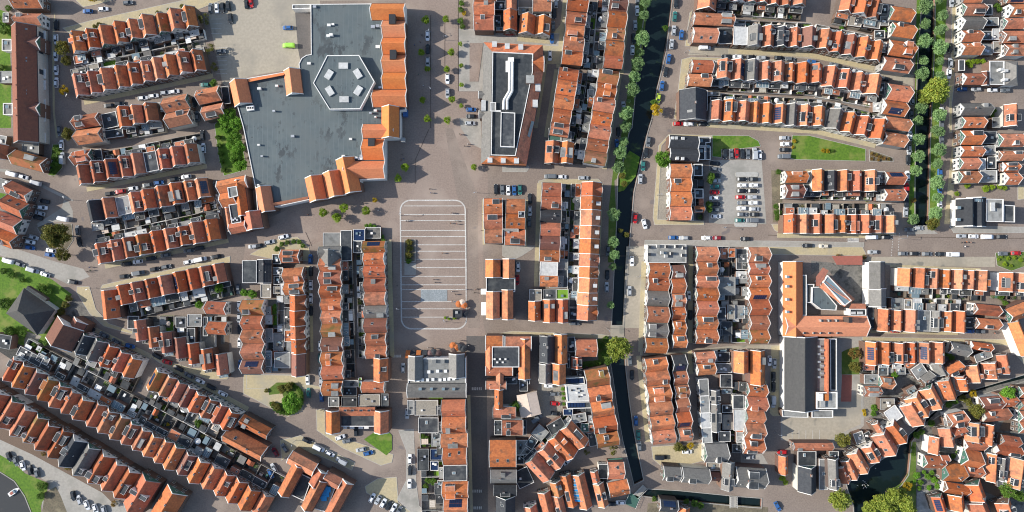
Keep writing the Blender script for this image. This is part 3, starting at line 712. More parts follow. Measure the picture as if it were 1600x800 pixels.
def cars(phrase, lst, group=None):
    """lst: 'x,y,ang,colour[V]; ...'"""
    it = []
    for s in lst.replace('\n', '').split(';'):
        if not s.strip(): continue
        a = s.strip().split(','); it.append((float(a[0]), float(a[1]), float(a[2]), a[3].strip()))
    sp = max(a[0] for a in it) - min(a[0] for a in it) >= max(a[1] for a in it) - min(a[1] for a in it)
    it.sort(key=lambda q: q[0] if sp else q[1])
    cols = [a[3] for a in it]
    for i, (x, y, an, c) in enumerate(it):
        van = c.endswith('V'); k = CARN[c[0]]; kind = 'van' if van else 'car'
        if cols.count(c) == 1: lb = f"{k} {kind} {phrase}"
        else: lb = f"{k} {kind} {phrase}, {ORD[i]} from the {'left' if sp else 'top'}"
        car(x, y, an, c[0], lb, van, (group or 'parked cars') if len(it) > 1 else None)
# ------------------------------------------------------------------ people, lamps
def person_mesh(k, mat):
    def f():
        b = MB(); rr = random.Random(k); st = rr.uniform(.12, .24)
        b.v = []; n = 8
        def ringp(c, rx, ry): return [(c[0] + rx * math.cos(i * math.tau / n), c[1] + ry * math.sin(i * math.tau / n), c[2]) for i in range(n)]
        me = bpy.data.meshes.new('person')
        vs = [(0, 0, .95), (0, 0, 1.2), (0, 0, 1.42), (0, 0, 1.52), (0, 0, 1.66), (0, 0, 1.76)]
        ed = [(0, 1), (1, 2), (2, 3), (3, 4), (4, 5)]; rad = [.15, .15, .14, .055, .095, .06]
        def ch(parent, pts, rs):
            p = parent
            for q, r_ in zip(pts, rs): vs.append(q); rad.append(r_); ed.append((p, len(vs) - 1)); p = len(vs) - 1
        ch(0, [(.09, .0, .88), (.10, st * .5, .48), (.10, st, .08), (.10, st + .14, .05)], [.095, .065, .05, .045])
        ch(0, [(-.09, 0, .88), (-.10, -st * .4, .48), (-.10, -st, .08), (-.10, -st + .14, .05)], [.095, .065, .05, .045])
        ch(2, [(.19, 0, 1.4), (.24, -.04, 1.12), (.24, st * .6, .88), (.24, st * .6 + .05, .78)], [.06, .045, .035, .03])
        ch(2, [(-.19, 0, 1.4), (-.24, .0, 1.12), (-.24, -st * .3 + .06, .88), (-.24, -st * .3 + .08, .78)], [.06, .045, .035, .03])
        me.from_pydata(vs, ed, []); o = bpy.data.objects.new('tmp', me); COL.objects.link(o)
        o.modifiers.new('s', 'SKIN'); me.skin_vertices[0]
        for i, sv in enumerate(me.skin_vertices[0].data): sv.radius = (rad[i], rad[i] * .8); sv.use_root = (i == 0)
        dg = bpy.context.evaluated_depsgraph_get(); m2 = bpy.data.meshes.new_from_object(o.evaluated_get(dg)); bpy.data.objects.remove(o)
        m2.name = 'person'; m2.materials.clear()
        for mm in (mat, 'skin', 'dark'): m2.materials.append(MATS[mm])
        for p in m2.polygons:
            z = p.center.z; p.material_index = 2 if z < .92 or z > 1.72 else (1 if z > 1.5 or (z < .84 and abs(p.center.x) > .2) else 0); p.use_smooth = True
        return m2
    return cached(('person', k, mat), f)
def person(x, y, mat, label):
    p = P(x, y, .9); o = link('person', person_mesh(R.randrange(3), mat), None, (p.x, p.y, .005), R.uniform(0, 6.28))
    tag(o, label, 'person', 'people walking about')
def lamp_mesh():
    def f():
        b = MB(); b.tube((0, 0, 0), (0, 0, 5.2), .09, .05, 'metal', 8); b.tube((0, 0, 0), (0, 0, .5), .14, .12, 'metal', 8); b.bar((0, 0, 5.15), (.9, 0, 5.35), .06, .06, 'metal'); return b.mesh('pole')
    return cached('lamppole', f)
def lamphead():
    def f():
        b = MB(); b.box(.6, 1.2, -.14, .14, 5.33, 5.45, 'metal'); b.box(.65, 1.15, -.1, .1, 5.31, 5.33, 'lamp_glass'); return b.mesh('lamp_head')
    return cached('lamphead', f)
def lamp(x, y, label, rz=0):
    p = P(x, y, 0); t = thing('street_lamp', (p.x, p.y, 0), rz, label, 'street lamp', 'street lamps'); link('pole', lamp_mesh(), t); link('lamp_head', lamphead(), t)
# ------------------------------------------------------------------ ground sheets
def struct(o): o['kind'] = 'structure'; return o
GZ = [0]
def patch(name, pts, mat, z=None, kerb=0):
    """pts in tile coordinates; a sheet (or a kerbed slab when kerb > 0)"""
    GZ[0] += 1
    q = ccw([tuple(P(x, y)) for x, y in pts]); b = MB()
    if kerb: zz = kerb + GZ[0] * .0004; b.prism(inset(q, .15), 0, zz, mat); b.ring(q, .148, 0, zz + .01, 'kerb')
    else:
        zz = z if z is not None else .004 + GZ[0] * .0004
        tv = [(p[0], p[1], zz) for p in q]; b.add(tv, tess(tv), mat)
    return struct(link(name, b.mesh(name)))
# ------------------------------------------------------------------ larger buildings
class BLD:
    def __init__(s, name, label, x, y, cat='building'):
        s.c = P(x, y); s.root = thing(name, (s.c.x, s.c.y, 0), 0, label, cat)
    def L(s, p): return (p[0] - s.c.x, p[1] - s.c.y)
    def flat(s, pts, h, top='flat_dark', wall='brick', rim='trim', z0=0, part='flat_roof', rw=.3, rh=.35):
        q = ccw([s.L(P(x, y, h)) for x, y in pts]); b = MB()
        n = len(q); b.add([(p[0], p[1], z0) for p in q] + [(p[0], p[1], h) for p in q], [(i, (i + 1) % n, n + (i + 1) % n, n + i) for i in range(n)], wall)
        link('wall', b.mesh('wall'), s.root); b = MB(); tv = [(p[0], p[1], h) for p in inset(q, .05)]; b.add(tv, tess(tv), top)
        ro = link(part, b.mesh(part), s.root)
        if rim: b = MB(); b.ring(q, rw, h - .1, h + rh, rim); link('parapet', b.mesh('parapet'), ro)
        return ro
    def gable(s, x0, y0, x1, y1, ridge, mt='tile_orange', ang=0, e=6, pitch=40, rmax=4.5, mg='render_white', mb='brick', tw=.3, trim='trim', z0=0):
        c = P((x0 + x1) / 2, (y0 + y1) / 2, e); w = M(x1 - x0, e); d = M(y1 - y0, e); rz = -math.radians(ang)
        a, l = (w, d) if ridge == 'y' else (d, w); rz += 0 if ridge == 'y' else math.pi / 2
        r = min(rmax, a / 2 * math.tan(math.radians(pitch))); p = s.L(c)
        for nm, me in (('wall', wall_mesh(a, l, e, r, mb, mg)), ('roof', roof_mesh(a, l, e, r, mt)), ('gable_board', trim_mesh(a, l, e, r, trim, 1, tw)), ('gable_board', trim_mesh(a, l, e, r, trim, -1, tw))):
            o = link(nm, me, s.root, (p[0], p[1], z0), rz)
            if nm == 'roof': ro = o
        return ro
    def box(s, x0, y0, x1, y1, z0, z1, mat, name, top=None, ang=0):
        c = P((x0 + x1) / 2, (y0 + y1) / 2, z1); w = M(x1 - x0, z1) / 2; d = M(y1 - y0, z1) / 2; b = MB(); b.box(-w, w, -d, d, z0, z1, mat, top)
        p = s.L(c); return link(name, b.mesh(name), s.root, (p[0], p[1], 0), -math.radians(ang))
    def slope(s, pts, mat, name='roof'):
        """pts: (x, y, z) tile coordinates with heights, one planar face or a list of faces, with a thickness"""
        b = MB()
        for f in pts:
            v = [(*s.L(P(x, y, z)), z) for x, y, z in f]
            if area([(q[0], q[1]) for q in v]) < 0: v = v[::-1]
            n = len(v); lo = [(q[0], q[1], q[2] - .15) for q in v]
            b.add(v + lo, [tuple(range(n))] + [(n + i, n + (i + 1) % n, (i + 1) % n, i) for i in range(n)], mat)
        return link(name, b.mesh(name), s.root)
    def hip(s, x0, y0, x1, y1, e, r, mt, ang=0, mb='brick', k=.5):
        c = P((x0 + x1) / 2, (y0 + y1) / 2, e); w = M(x1 - x0, e) / 2; d = M(y1 - y0, e) / 2; p = s.L(c); rz = -math.radians(ang)
        b = MB(); b.box(-w + .2, w - .2, -d + .2, d - .2, 0, e, mb); link('wall', b.mesh('wall'), s.root, (p[0], p[1], 0), rz)
        b = MB(); 
        if w > d: a1, a2 = (-w + d * 2 * k, 0, e + r), (w - d * 2 * k, 0, e + r); fs = [(0, 1, 5, 4), (1, 2, 5), (2, 3, 4, 5), (3, 0, 4)]
        else: a1, a2 = (0, -d + w * 2 * k, e + r), (0, d - w * 2 * k, e + r); fs = [(0, 1, 4), (1, 2, 5, 4), (2, 3, 5), (3, 0, 4, 5)]
        b.add([(-w, -d, e), (w, -d, e), (w, d, e), (-w, d, e), a1, a2], fs + [(3, 2, 1, 0)], mt)
        return link('roof', b.mesh('roof'), s.root, (p[0], p[1], 0), rz)
# ================================================================== GROUND
T = tile
def px(l): return [tuple(W(a, b)) for a, b in l]
K1 = [(1009, -60), (1009, 0), (1002, 70), (996, 120), (988, 200), (984, 205), (972, 262), (966, 275), (964, 350), (960, 425), (956, 508), (974, 508), (980, 420), (983, 380), (990, 300), (1000, 255), (1012, 205), (1018, 185), (1026, 140), (1040, 82), (1050, 0), (1052, -60)]
K1b = [(955, 527), (955, 570), (960, 602), (966, 645), (974, 690), (984, 728), (991, 757), (1005, 750), (998, 715), (989, 670), (982, 620), (977, 575), (975, 527)]
K2 = [(1005, 764), (1060, 767), (1110, 772), (1150, 776), (1190, 779), (1189, 793), (1150, 790), (1110, 786), (1060, 782), (1000, 774)]
K3 = [(1441, -60), (1441, 0), (1434, 100), (1431, 200), (1430, 300), (1430, 352), (1449, 352), (1451, 330), (1453, 220), (1456, 150), (1460, 60), (1461, -60)]
K4 = [(1680, 560), (1610, 583), (1556, 599), (1505, 614), (1480, 628), (1455, 647), (1438, 664), (1420, 680), (1398, 706), (1372, 722), (1350, 738), (1322, 754), (1326, 768), (1334, 790), (1336, 860), (1352, 860), (1360, 800), (1385, 778), (1408, 758), (1419, 742), (1422, 710), (1424, 690), (1440, 670), (1462, 652), (1486, 636), (1512, 622), (1562, 607), (1612, 592), (1690, 570)]
K5 = [(-260, 735), (0, 738), (22, 752), (38, 775), (48, 800), (52, 860), (-260, 860)]
holes = [K1, K1b, K2, K3, K4, K5]
outer = [(-2400, 1700), (2400, 1700), (2400, -1700), (-2400, -1700)]
lv = [[Vector((x, y, 0)) for x, y in outer]]
for h in holes:
    q = [Vector((x, y, 0)) for x, y in px(h)]; lv.append(q)
flatv = [v for l in lv for v in l]
fs = []
for f in tessellate_polygon(lv):
    a, b_, c = (flatv[i] for i in f)
    fs.append(f if (b_.x - a.x) * (c.y - a.y) - (b_.y - a.y) * (c.x - a.x) > 0 else (f[2], f[1], f[0]))
b = MB(); b.add(flatv, fs, 'street'); g = b.mesh('ground'); struct(link('ground', g))
for i, h in enumerate(holes):
    q = ccw(px(h)); b = MB(); dz = -1.1
    n = len(q); b.add([(p[0], p[1], dz - .6) for p in q] + [(p[0], p[1], .0) for p in q], [(i_, n + i_, n + (i_ + 1) % n, (i_ + 1) % n) for i_ in range(n)], 'chimney')
    out = inset(q, -.35); b.ring(out, .36, 0, .16, 'slab')
    struct(link('quay_wall', b.mesh('quay_wall')))
    big = inset(q, -.3); tv = [(p[0], p[1], dz) for p in big]; b = MB(); b.add(tv, tess(tv), 'water_river' if i == 5 else 'water')
    struct(link('water', b.mesh('water')))
# --- grass banks and lawns (tile units)
T('A1')
patch('lawn', [(0, 60), (70, 90), (72, 240), (60, 300), (70, 440), (70, 800), (-40, 800), (-40, 60)], 'grass')
patch('sidewalk', [(440, -30), (640, -20), (820, -30), (600, 30), (520, 45)], 'sidewalk', kerb=.1)
patch('sidewalk', [(390, 175), (560, 130), (1240, -20), (1400, -40), (1400, -5), (1240, 60), (440, 215)], 'sidewalk', kerb=.1)
patch('car_park', [(1300, 0), (1600, -60), (2000, -60), (2000, 40), (1850, 90), (1880, 300), (1870, 430), (1560, 470), (1440, 560), (1390, 520), (1350, 330), (1310, 140)], 'lot')
patch('sidewalk', [(340, 80), (325, 240), (330, 700), (350, 860), (362, 860), (342, 700), (340, 240), (345, 80)], 'sidewalk')
T('B1')
patch('car_park', [(-100, -30), (60, 10), (210, 90), (235, 60), (250, 60), (270, 380), (270, 430), (170, 440), (-60, 480), (-100, 480)], 'lot')
patch('road', [(-300, -60), (1260, -80), (1260, -2), (340, 5), (220, 15), (200, 40), (60, 12), (-60, -20)], 'lot')
patch('ramp', [(243, 58), (340, 58), (342, 345), (275, 372), (262, 300)], 'asphalt')
patch('plaza', [(935, -60), (1262, -60), (1268, 575), (1400, 575), (1400, 800), (1410, 930), (1450, 1100), (1450, 1210), (1420, 1260), (1420, 2000), (1440, 2150), (1440, 2350), (900, 2330), (810, 2300), (810, 1650), (760, 1450), (600, 1440), (420, 1500), (200, 1600), (-80, 1640), (-50, 1420), (400, 1220), (820, 1100), (810, 860), (930, 860)], 'plaza')
patch('pavement', [(1268, 180), (2000, 215), (2000, 260), (1900, 290), (1425, 262), (1425, 570), (1270, 570)], 'slab', kerb=.05)
patch('pavement', [(1335, 270), (1420, 270), (1390, 510), (1335, 510)], 'plaza', z=.17)
patch('pavement', [(1270, 740), (1405, 740), (1410, 930), (1345, 900), (1280, 800)], 'slab')
T('B2')
patch('road', [(1180, 0), (1230, 0), (1300, 200), (1385, 420), (1390, 800), (1400, 1250), (1325, 1250), (1325, 500), (1260, 440), (1215, 200)], 'street')
T('A2')
patch('lawn', [(-40, 400), (30, 410), (60, 440), (20, 470), (-40, 480)], 'grass')
patch('lawn', [(1340, -20), (1370, -60), (1480, -80), (1545, 260), (1400, 300), (1370, 200)], 'grass', kerb=.08)
patch('planting', [(330, 100), (395, 100), (390, 250), (345, 300), (300, 295), (315, 200)], 'grass_rough', kerb=.1)
patch('island', [(385, 500), (400, 450), (430, 460), (455, 520), (455, 570), (440, 590), (340, 585), (240, 620), (230, 600)], 'slab')
patch('sidewalk', [(-40, 250), (60, 260), (280, 360), (400, 420), (460, 450), (455, 458), (380, 430), (260, 370), (40, 280), (-40, 262)], 'slab')
patch('planting', [(230, 620), (300, 590), (450, 600), (460, 700), (420, 760), (300, 740)], 'earth', kerb=.12)
T('A3')
patch('road', [(-60, -100), (120, -40), (330, 30), (520, 80), (560, 130), (430, 180), (330, 130), (-60, -30)], 'slab')
patch('lawn', [(-60, -10), (0, 5), (160, 60), (330, 150), (450, 240), (350, 380), (280, 560), (200, 640), (80, 520), (-60, 480)], 'grass')
patch('sidewalk', [(480, 190), (560, 190), (600, 330), (680, 420), (830, 470), (830, 490), (650, 440), (560, 360), (480, 230)], 'sidewalk', kerb=.1)
patch('sidewalk', [(640, 180), (900, 120), (1440, 0), (1440, 40), (1000, 130), (625, 210)], 'sidewalk', kerb=.1)
patch('driveway', [(430, 260), (560, 310), (580, 420), (500, 440), (410, 370)], 'yard_a')
patch('yard_path', [(160, 470), (260, 500), (200, 590), (150, 560)], 'yard_c')
patch('sidewalk', [(880, 580), (1000, 640), (1200, 700), (1440, 690), (1460, 720), (1420, 770), (1300, 770), (1000, 670)], 'sidewalk', kerb=.1)
patch('alley', [(470, 600), (900, 780), (880, 830), (330, 600)], 'yard_a')
patch('alley', [(600, 1000), (1500, 1100), (1480, 1300), (1000, 1000), (640, 700), (-60, 500), (-60, 560)], 'yard_b')
T('A4')
patch('grass_bank', [(-60, 400), (60, 470), (160, 560), (300, 620), (290, 700), (255, 760), (260, 830), (205, 830), (190, 790), (155, 712), (92, 610), (0, 552), (-60, 545)], 'grass')
patch('road', [(-60, 290), (60, 340), (330, 500), (640, 660), (780, 760), (900, 830), (270, 830), (262, 740), (300, 690), (310, 620), (140, 520), (-60, 410)], 'slab')
patch('garden_strip', [(-60, 250), (200, 350), (400, 470), (700, 640), (770, 700), (700, 740), (640, 680), (420, 560), (200, 440), (-60, 320)], 'yard_d')
patch('verge', [(280, 680), (350, 640), (380, 700), (430, 830), (260, 830)], 'earth')
T('B2')
patch('sidewalk', [(-40, 790), (140, 690), (260, 680), (330, 740), (350, 830), (150, 830)], 'sidewalk', kerb=.08)
T('B3')
patch('sidewalk', [(-60, 740), (240, 745), (320, 700), (330, 800), (460, 830), (-60, 830)], 'sidewalk', kerb=.08)
T('B4')
patch('island', [(-80, -60), (330, -60), (300, 60), (290, 170), (200, 205), (110, 160), (0, 100), (-80, 60)], 'sidewalk', kerb=.08)
patch('planting', [(80, 30), (130, -10), (240, -10), (290, 60), (290, 140), (220, 190), (130, 175), (85, 110)], 'grass_rough', z=.24)
patch('gravel_wedge', [(60, 70), (165, 58), (180, 95), (160, 118), (75, 108)], 'sidewalk', z=.3)
patch('sidewalk', [(375, 160), (430, 150), (435, 310), (530, 330), (680, 380), (860, 440), (850, 490), (780, 510), (540, 400), (380, 290)], 'sidewalk', kerb=.08)
patch('lawn', [(675, 345), (740, 300), (830, 300), (850, 320), (850, 410), (815, 445)], 'grass', z=.2)
patch('sidewalk', [(150, 350), (280, 320), (360, 360), (620, 490), (600, 540), (380, 440), (230, 430), (160, 480)], 'sidewalk', kerb=.08)
patch('sidewalk', [(890, 290), (985, 280), (1000, 600), (1020, 760), (1100, 830), (1000, 830), (880, 720), (940, 600), (940, 420)], 'slab', kerb=.06)
patch('island', [(680, 640), (760, 590), (880, 580), (890, 740), (1010, 830), (930, 830), (800, 740), (690, 680)], 'sidewalk', kerb=.06)
patch('asphalt_street', [(1315, -300), (1440, -300), (1450, 830), (1330, 830)], 'asphalt')
T('C1')
patch('sidewalk', [(0, 215), (230, 240), (330, 120), (330, 200), (300, 400), (215, 400), (195, 300), (0, 262)], 'sidewalk')
patch('sidewalk', [(205, 400), (220, 400), (160, 800), (130, 800)], 'sidewalk')
patch('sidewalk', [(1130, 60), (1095, 200), (1100, 270), (1700, 275), (1700, 290), (1080, 290), (1110, 80)], 'sidewalk', kerb=.08)
patch('road', [(1120, 285), (1900, 305), (2300, 400), (2510, 470), (2510, 540), (2300, 470), (1980, 375), (1600, 352), (1100, 345)], 'lot')
patch('sidewalk', [(1060, 370), (1120, 355), (1700, 372), (1700, 382), (1120, 375), (1080, 540), (1030, 700), (1030, 750), (1010, 740), (1040, 540)], 'sidewalk', kerb=.08)
patch('sidewalk', [(1000, 762), (2300, 795), (2300, 800), (1000, 788)], 'sidewalk', kerb=.05)
patch('grass_bank', [(790, -60), (848, -60), (848, 0), (825, 250), (790, 460), (748, 800), (690, 800), (720, 600), (760, 350), (785, 100)], 'grass_rough')
patch('alley', [(470, 400), (760, 445), (760, 465), (440, 425)], 'lot')
T('C2')
patch('grass_bank', [(690, -10), (742, -10), (735, 30), (670, 300), (640, 330), (655, 620), (640, 840), (600, 840), (605, 500), (635, 240), (680, 60)], 'grass_rough')
patch('grass_bank', [(735, 140), (800, 180), (775, 300), (700, 390), (665, 400), (668, 300), (700, 200)], 'grass', z=-.35)
patch('lawn', [(1250, 45), (1480, 48), (1540, 80), (1555, 115), (1430, 130), (1310, 135), (1310, 185), (1250, 180)], 'grass', kerb=.1)
patch('car_park', [(1310, 200), (1560, 200), (1590, 600), (1300, 600), (1230, 590), (1230, 200)], 'slab')
for nm, q in (('kerb_island', [(1397, 280), (1405, 276), (1530, 276), (1538, 284), (1538, 300), (1530, 306), (1405, 306), (1397, 300)]), ('kerb_island', [(1390, 592), (1398, 588), (1524, 588), (1532, 596), (1532, 612), (1524, 618), (1398, 618), (1390, 612)])):
    patch(nm, q, 'kerb', kerb=.16)
patch('sidewalk', [(980, 38), (1250, 45), (1250, 60), (985, 55), (935, 110), (925, 300), (910, 570), (1200, 580), (1200, 606), (890, 606), (880, 560), (900, 300), (915, 110)], 'sidewalk', kerb=.1)
patch('front_gardens', [(925, 240), (985, 240), (985, 575), (890, 575)], 'yard_c')
patch('sidewalk', [(165, 330), (210, 318), (540, 318), (565, 345), (565, 370), (185, 340), (175, 800), (160, 800)], 'sidewalk', kerb=.08)
patch('sidewalk', [(-60, 730), (80, 735), (160, 735), (60, 800), (0, 830), (-60, 800)], 'slab', kerb=.06)
patch('sidewalk', [(830, 700), (1700, 705), (2200, 715), (2200, 745), (1100, 740), (840, 740), (835, 830), (820, 830)], 'slab', kerb=.08)
patch('pavement', [(0, 232), (100, 232), (110, 250), (90, 275), (-60, 275), (-60, 240)], 'slab', kerb=.06)
T('C3')
patch('sidewalk', [(0, 468), (560, 490), (640, 500), (620, 520), (0, 500), (-120, 490)], 'sidewalk', kerb=.06)
patch('bridge_deck', [(615, 435), (700, 440), (700, 505), (615, 500)], 'lot', z=.19)
patch('lawn', [(530, 510), (690, 500), (640, 660), (600, 690), (430, 690), (440, 660), (540, 650)], 'grass_rough')
patch('sidewalk', [(830, -60), (845, -60), (830, 400), (815, 620), (800, 620), (815, 300)], 'sidewalk', kerb=.08)
patch('sidewalk', [(1135, -60), (1150, -60), (1145, 550), (1130, 550)], 'sidewalk', kerb=.08)
patch('road', [(820, 612), (1100, 590), (1380, 560), (1700, 555), (1700, 580), (1380, 590), (1130, 600), (830, 640)], 'lot')
patch('street_strip', [(715, -60), (830, -60), (815, 450), (690, 450)], 'lot')
T('C4')
patch('yard_court', [(170, 0), (310, 0), (320, 200), (180, 210), (120, 220)], 'yard_c')
patch('plaza_small', [(470, 360), (670, 385), (690, 470), (600, 470), (400, 470), (330, 560), (280, 520), (460, 370)], 'plaza')
patch('sidewalk', [(870, 390), (1200, 370), (1200, 480), (1040, 520), (940, 520), (880, 470)], 'sidewalk', kerb=.06)
patch('path', [(850, 745), (1200, 740), (1600, 770), (1600, 830), (840, 830)], 'earth')
patch('car_park', [(1430, 440), (1560, 430), (1600, 500), (1430, 500)], 'slab')
T('D1')
patch('grass_bank', [(930, -60), (962, -60), (958, 0), (936, 400), (922, 830), (912, 830), (922, 400)], 'grass')
patch('grass_bank', [(1046, -60), (1120, -60), (1100, 350), (1080, 480), (1070, 830), (1018, 830), (1026, 400), (1042, 60)], 'grass')
patch('sidewalk', [(1150, -60), (1185, -60), (1165, 520), (1150, 640), (1150, 830), (1130, 830), (1130, 560), (1145, 300)], 'sidewalk', kerb=.06)
T('D2')
patch('grass_bank', [(905, -10), (925, -10), (922, 600), (875, 600), (890, 200)], 'grass')
patch('grass_bank', [(1014, -10), (1080, -10), (1085, 560), (1040, 640), (1000, 600), (1006, 300)], 'grass')
patch('lawn', [(150, 45), (250, 45), (610, 130), (610, 208), (170, 198), (140, 190)], 'grass', kerb=.1)
patch('flower_bed', [(630, 135), (650, 140), (780, 185), (785, 210), (635, 210)], 'earth', kerb=.1)
patch('sidewalk', [(20, 600), (85, 600), (100, 655), (800, 658), (800, 672), (100, 672), (40, 640)], 'sidewalk', kerb=.06)
patch('sidewalk', [(-60, 715), (580, 725), (610, 780), (610, 800), (-60, 790)], 'sidewalk', kerb=.06)
patch('pavement', [(870, 620), (1000, 615), (1060, 660), (870, 665)], 'slab', kerb=.08)
patch('pavement', [(1130, 610), (1160, 610), (1700, 620), (1700, 655), (1160, 655)], 'slab', kerb=.08)
patch('garden', [(20, 265), (95, 265), (85, 590), (30, 590)], 'earth')
patch('sidewalk', [(1560, 360), (1600, 360), (1600, 445), (1560, 450)], 'sidewalk', kerb=.08)
patch('sidewalk', [(1160, 20), (1180, 20), (1150, 600), (1100, 600), (1140, 200)], 'sidewalk')
T('D3')
patch('school_yard', [(270, 30), (600, 60), (610, 300), (520, 290), (380, 90), (340, 70), (270, 120)], 'yard_a')
patch('pavement', [(610, 5), (1420, 5), (1420, 70), (800, 60), (620, 40)], 'lot')
patch('front_garden', [(1420, -20), (1620, -30), (1620, 60), (1520, 95), (1430, 60)], 'grass_rough', kerb=.08)
patch('school_yard', [(390, 510), (590, 505), (600, 1060), (440, 1200), (80, 1150), (80, 960), (430, 955), (430, 660), (390, 620)], 'slab')
patch('sports_mat', [(462, 740), (525, 745), (520, 910), (455, 910)], 'terrace_red', z=.05)
patch('sidewalk', [(590, 505), (1500, 520), (1600, 640), (1620, 700), (1500, 560), (1100, 535), (590, 535)], 'sidewalk', kerb=.06)
patch('planting', [(460, 600), (500, 580), (600, 560), (590, 740), (500, 740), (460, 740)], 'grass_rough')
patch('sidewalk', [(20, 560), (75, 560), (85, 1000), (30, 1000), (10, 980)], 'sidewalk')
patch('gardens', [(600, 800), (760, 800), (800, 620), (1150, 600), (1300, 600), (1200, 720), (900, 960), (640, 1060)], 'yard_a')
T('D4')
patch('school_yard', [(90, 150), (580, 60), (580, 250), (430, 320), (380, 355), (90, 350)], 'lot')
patch('grass_bank', [(540, 830), (610, 790), (720, 700), (800, 640), (850, 605), (880, 540), (890, 360), (925, 360), (930, 600), (920, 830)], 'grass_rough')
patch('gardens', [(925, 300), (1100, 130), (1250, 60), (1440, 5), (1700, -60), (1700, 830), (925, 830)], 'yard_a')
patch('path', [(1230, 540), (1620, 690), (1620, 740), (1420, 700), (1230, 610)], 'yard_d')
patch('path', [(1500, 180), (1570, 180), (1590, 300), (1440, 290)], 'yard_d')
patch('terrace', [(930, 680), (1000, 660), (1030, 740), (1040, 830), (930, 830)], 'flat_grey')
patch('quay', [(350, 660), (480, 640), (520, 700), (520, 830), (0, 830), (60, 690)], 'street', z=.03)
patch('gardens', [(600, 70), (700, 80), (760, 100), (760, 150), (600, 220)], 'yard_c')
# painted markings
T('B2'); b = MB()
def line(p, q, w=.35, z=.06):
    a, c = P(*p), P(*q); d = (c - a).normalized(); n_ = Vector((-d.y, d.x)) * w / 2
    b.add([(v.x, v.y, z) for v in (a - n_, c - n_, c + n_, a + n_)], [(0, 1, 2, 3)], 'paint')
for y in (487, 540, 578, 640, 678, 730, 770, 820, 872, 927, 980, 1010, 1085, 1130, 1182):
    x0 = 906 if 540 < y else 925; x1 = 1308 if y > 500 else 1290
    if y == 1182: x0 = 915; x1 = 1305
    for a_, c_ in (((x0, x1),) if not (705 < y < 920) else ((1003, x1),)): line((a_, y), (c_, y), .3)
out = []
cs = [((965, 515), 180, 270), ((1245, 515), 270, 360), ((1253, 1192), 0, 90), ((972, 1192), 90, 180)]
for (cx, cy), a0, a1 in cs:
    for i in range(9):
        t = math.radians(a0 + (a1 - a0) * i / 8); out.append((cx + 67 * math.cos(t), cy + 67 * math.sin(t)))
q = ccw([tuple(P(*p)) for p in out]); b.ring(q, .55, .02, .062, 'paint')
b2 = b; b = MB()
for p_, q_, tl in (((1092, 95), (1092, 800), 'B1'), ((1180, 100), (1180, 420), 'B1'), ((1080, 10), (995, 200), 'B2'), ((995, 200), (995, 350), 'B2'), ((310, 650), (350, 740), 'B2'), ((1264, -100), (1264, 570), 'B1'), ((935, 330), (935, 690), 'B1'), ((1318, 500), (1318, 1200), 'B2'), ((855, 700), (855, 1400), 'B2'), ((1000, 60), (870, 780), 'C1'), ((720, 80), (700, 430), 'C3'), ((0, 670), (1600, 690), 'D2'), ((380, 800), (1250, 800), 'C2')):
    T(tl)
    a_, c_ = P(*p_), P(*q_); d_ = (c_ - a_).normalized(); n_ = Vector((-d_.y, d_.x)) * .11
    b.add([(v.x, v.y, .066) for v in (a_ - n_, c_ - n_, c_ + n_, a_ + n_)], [(0, 1, 2, 3)], 'brick_brown')
struct(link('drain_channel', b.mesh('drain_channel'))); b = b2
T('D2')
for i in range(5): line((497, 684 + i * 8.5), (568, 684 + i * 8.5), .5)
for i in range(9): line((770 + i * 1.5, 800 - i * 17), (771 + i * 1.5, 792 - i * 17), .3); line((812 + i, 800 - i * 17), (813 + i, 792 - i * 17), .3)
T('B3')
for i in range(6): line((858 + i * 9, 617), (858 + i * 9, 634), .45, .065)
T('B4')
for yy in (20, 660, 765):
    for i in range(6): line((1352 + i * 11, yy), (1352 + i * 11, yy + 18), .4, .085)
T('D4')
for i in range(5): line((150 + i * 43, 290), (150 + i * 43, 348), .2, .09)
T('C2')
for i in range(8): line((1312, 312 + i * 36), (1330, 312 + i * 36), .15, .05)
T('A1')
for i in range(4): line((1320, 120 + i * 30), (1385, 118 + i * 30), .15, .05)
for i in range(7): line((1350, 300 + i * 27), (1420, 297 + i * 27), .15, .05)
struct(link('painted_lines', b.mesh('painted_lines')))
T('B3'); patch('mosaic_pavement', [(1030, 212), (1195, 212), (1195, 282), (1030, 282)], 'mosaic', z=.07)
# ================================================================== HOUSES
T('A1')
row('upper north-west terrace', 462, 337, 1247, 165, -122, 'ooooooooo', 'B', 62, pave=0)
row('second north-west terrace', 478, 610, 1290, 440, -132, 'rroorooooo', 'F', 85)
row('short terrace left of the mall trees', 750, 800, 1000, 757, -120, 'ror', 'B', 60, pave=1.2)
H('with its gable over the mall-side lane, upper of two', 1028, 600, 1180, 695, 'x', 'o', -12)
H('with its gable over the mall-side lane, lower of two', 1048, 695, 1195, 790, 'x', 'o', -12, dorm='d')
H('at the mall corner, upper of a pair', 1240, 550, 1375, 645, 'x', 'o', -12, dorm='s')
H('at the mall corner, lower of a pair', 1275, 655, 1400, 745, 'x', 'o', -12, dorm='d')
H('at the west end of the middle block, upper one', 470, 715, 620, 800, 'x', 'r', -10, dorm='d')
H('low and flat between the corner house and the short terrace', 640, 705, 735, 800, 'y', 'f', -12, eave=3)
H('above the long brown apartment terrace', 105, 85, 260, 162, 'x', 'r', 0, cat='detached house', name='detached_house')
H('at the top left corner by the crossing', 90, -30, 265, 55, 'x', 'o', 0, cat='detached house', name='detached_house')
T('A2')
H('at the west end of the middle block, lower one', 485, 5, 640, 100, 'x', 'o', -8, dorm='n')
H('with a small west gable beside the round hedge', 460, 140, 575, 225, 'x', 'r', -10)
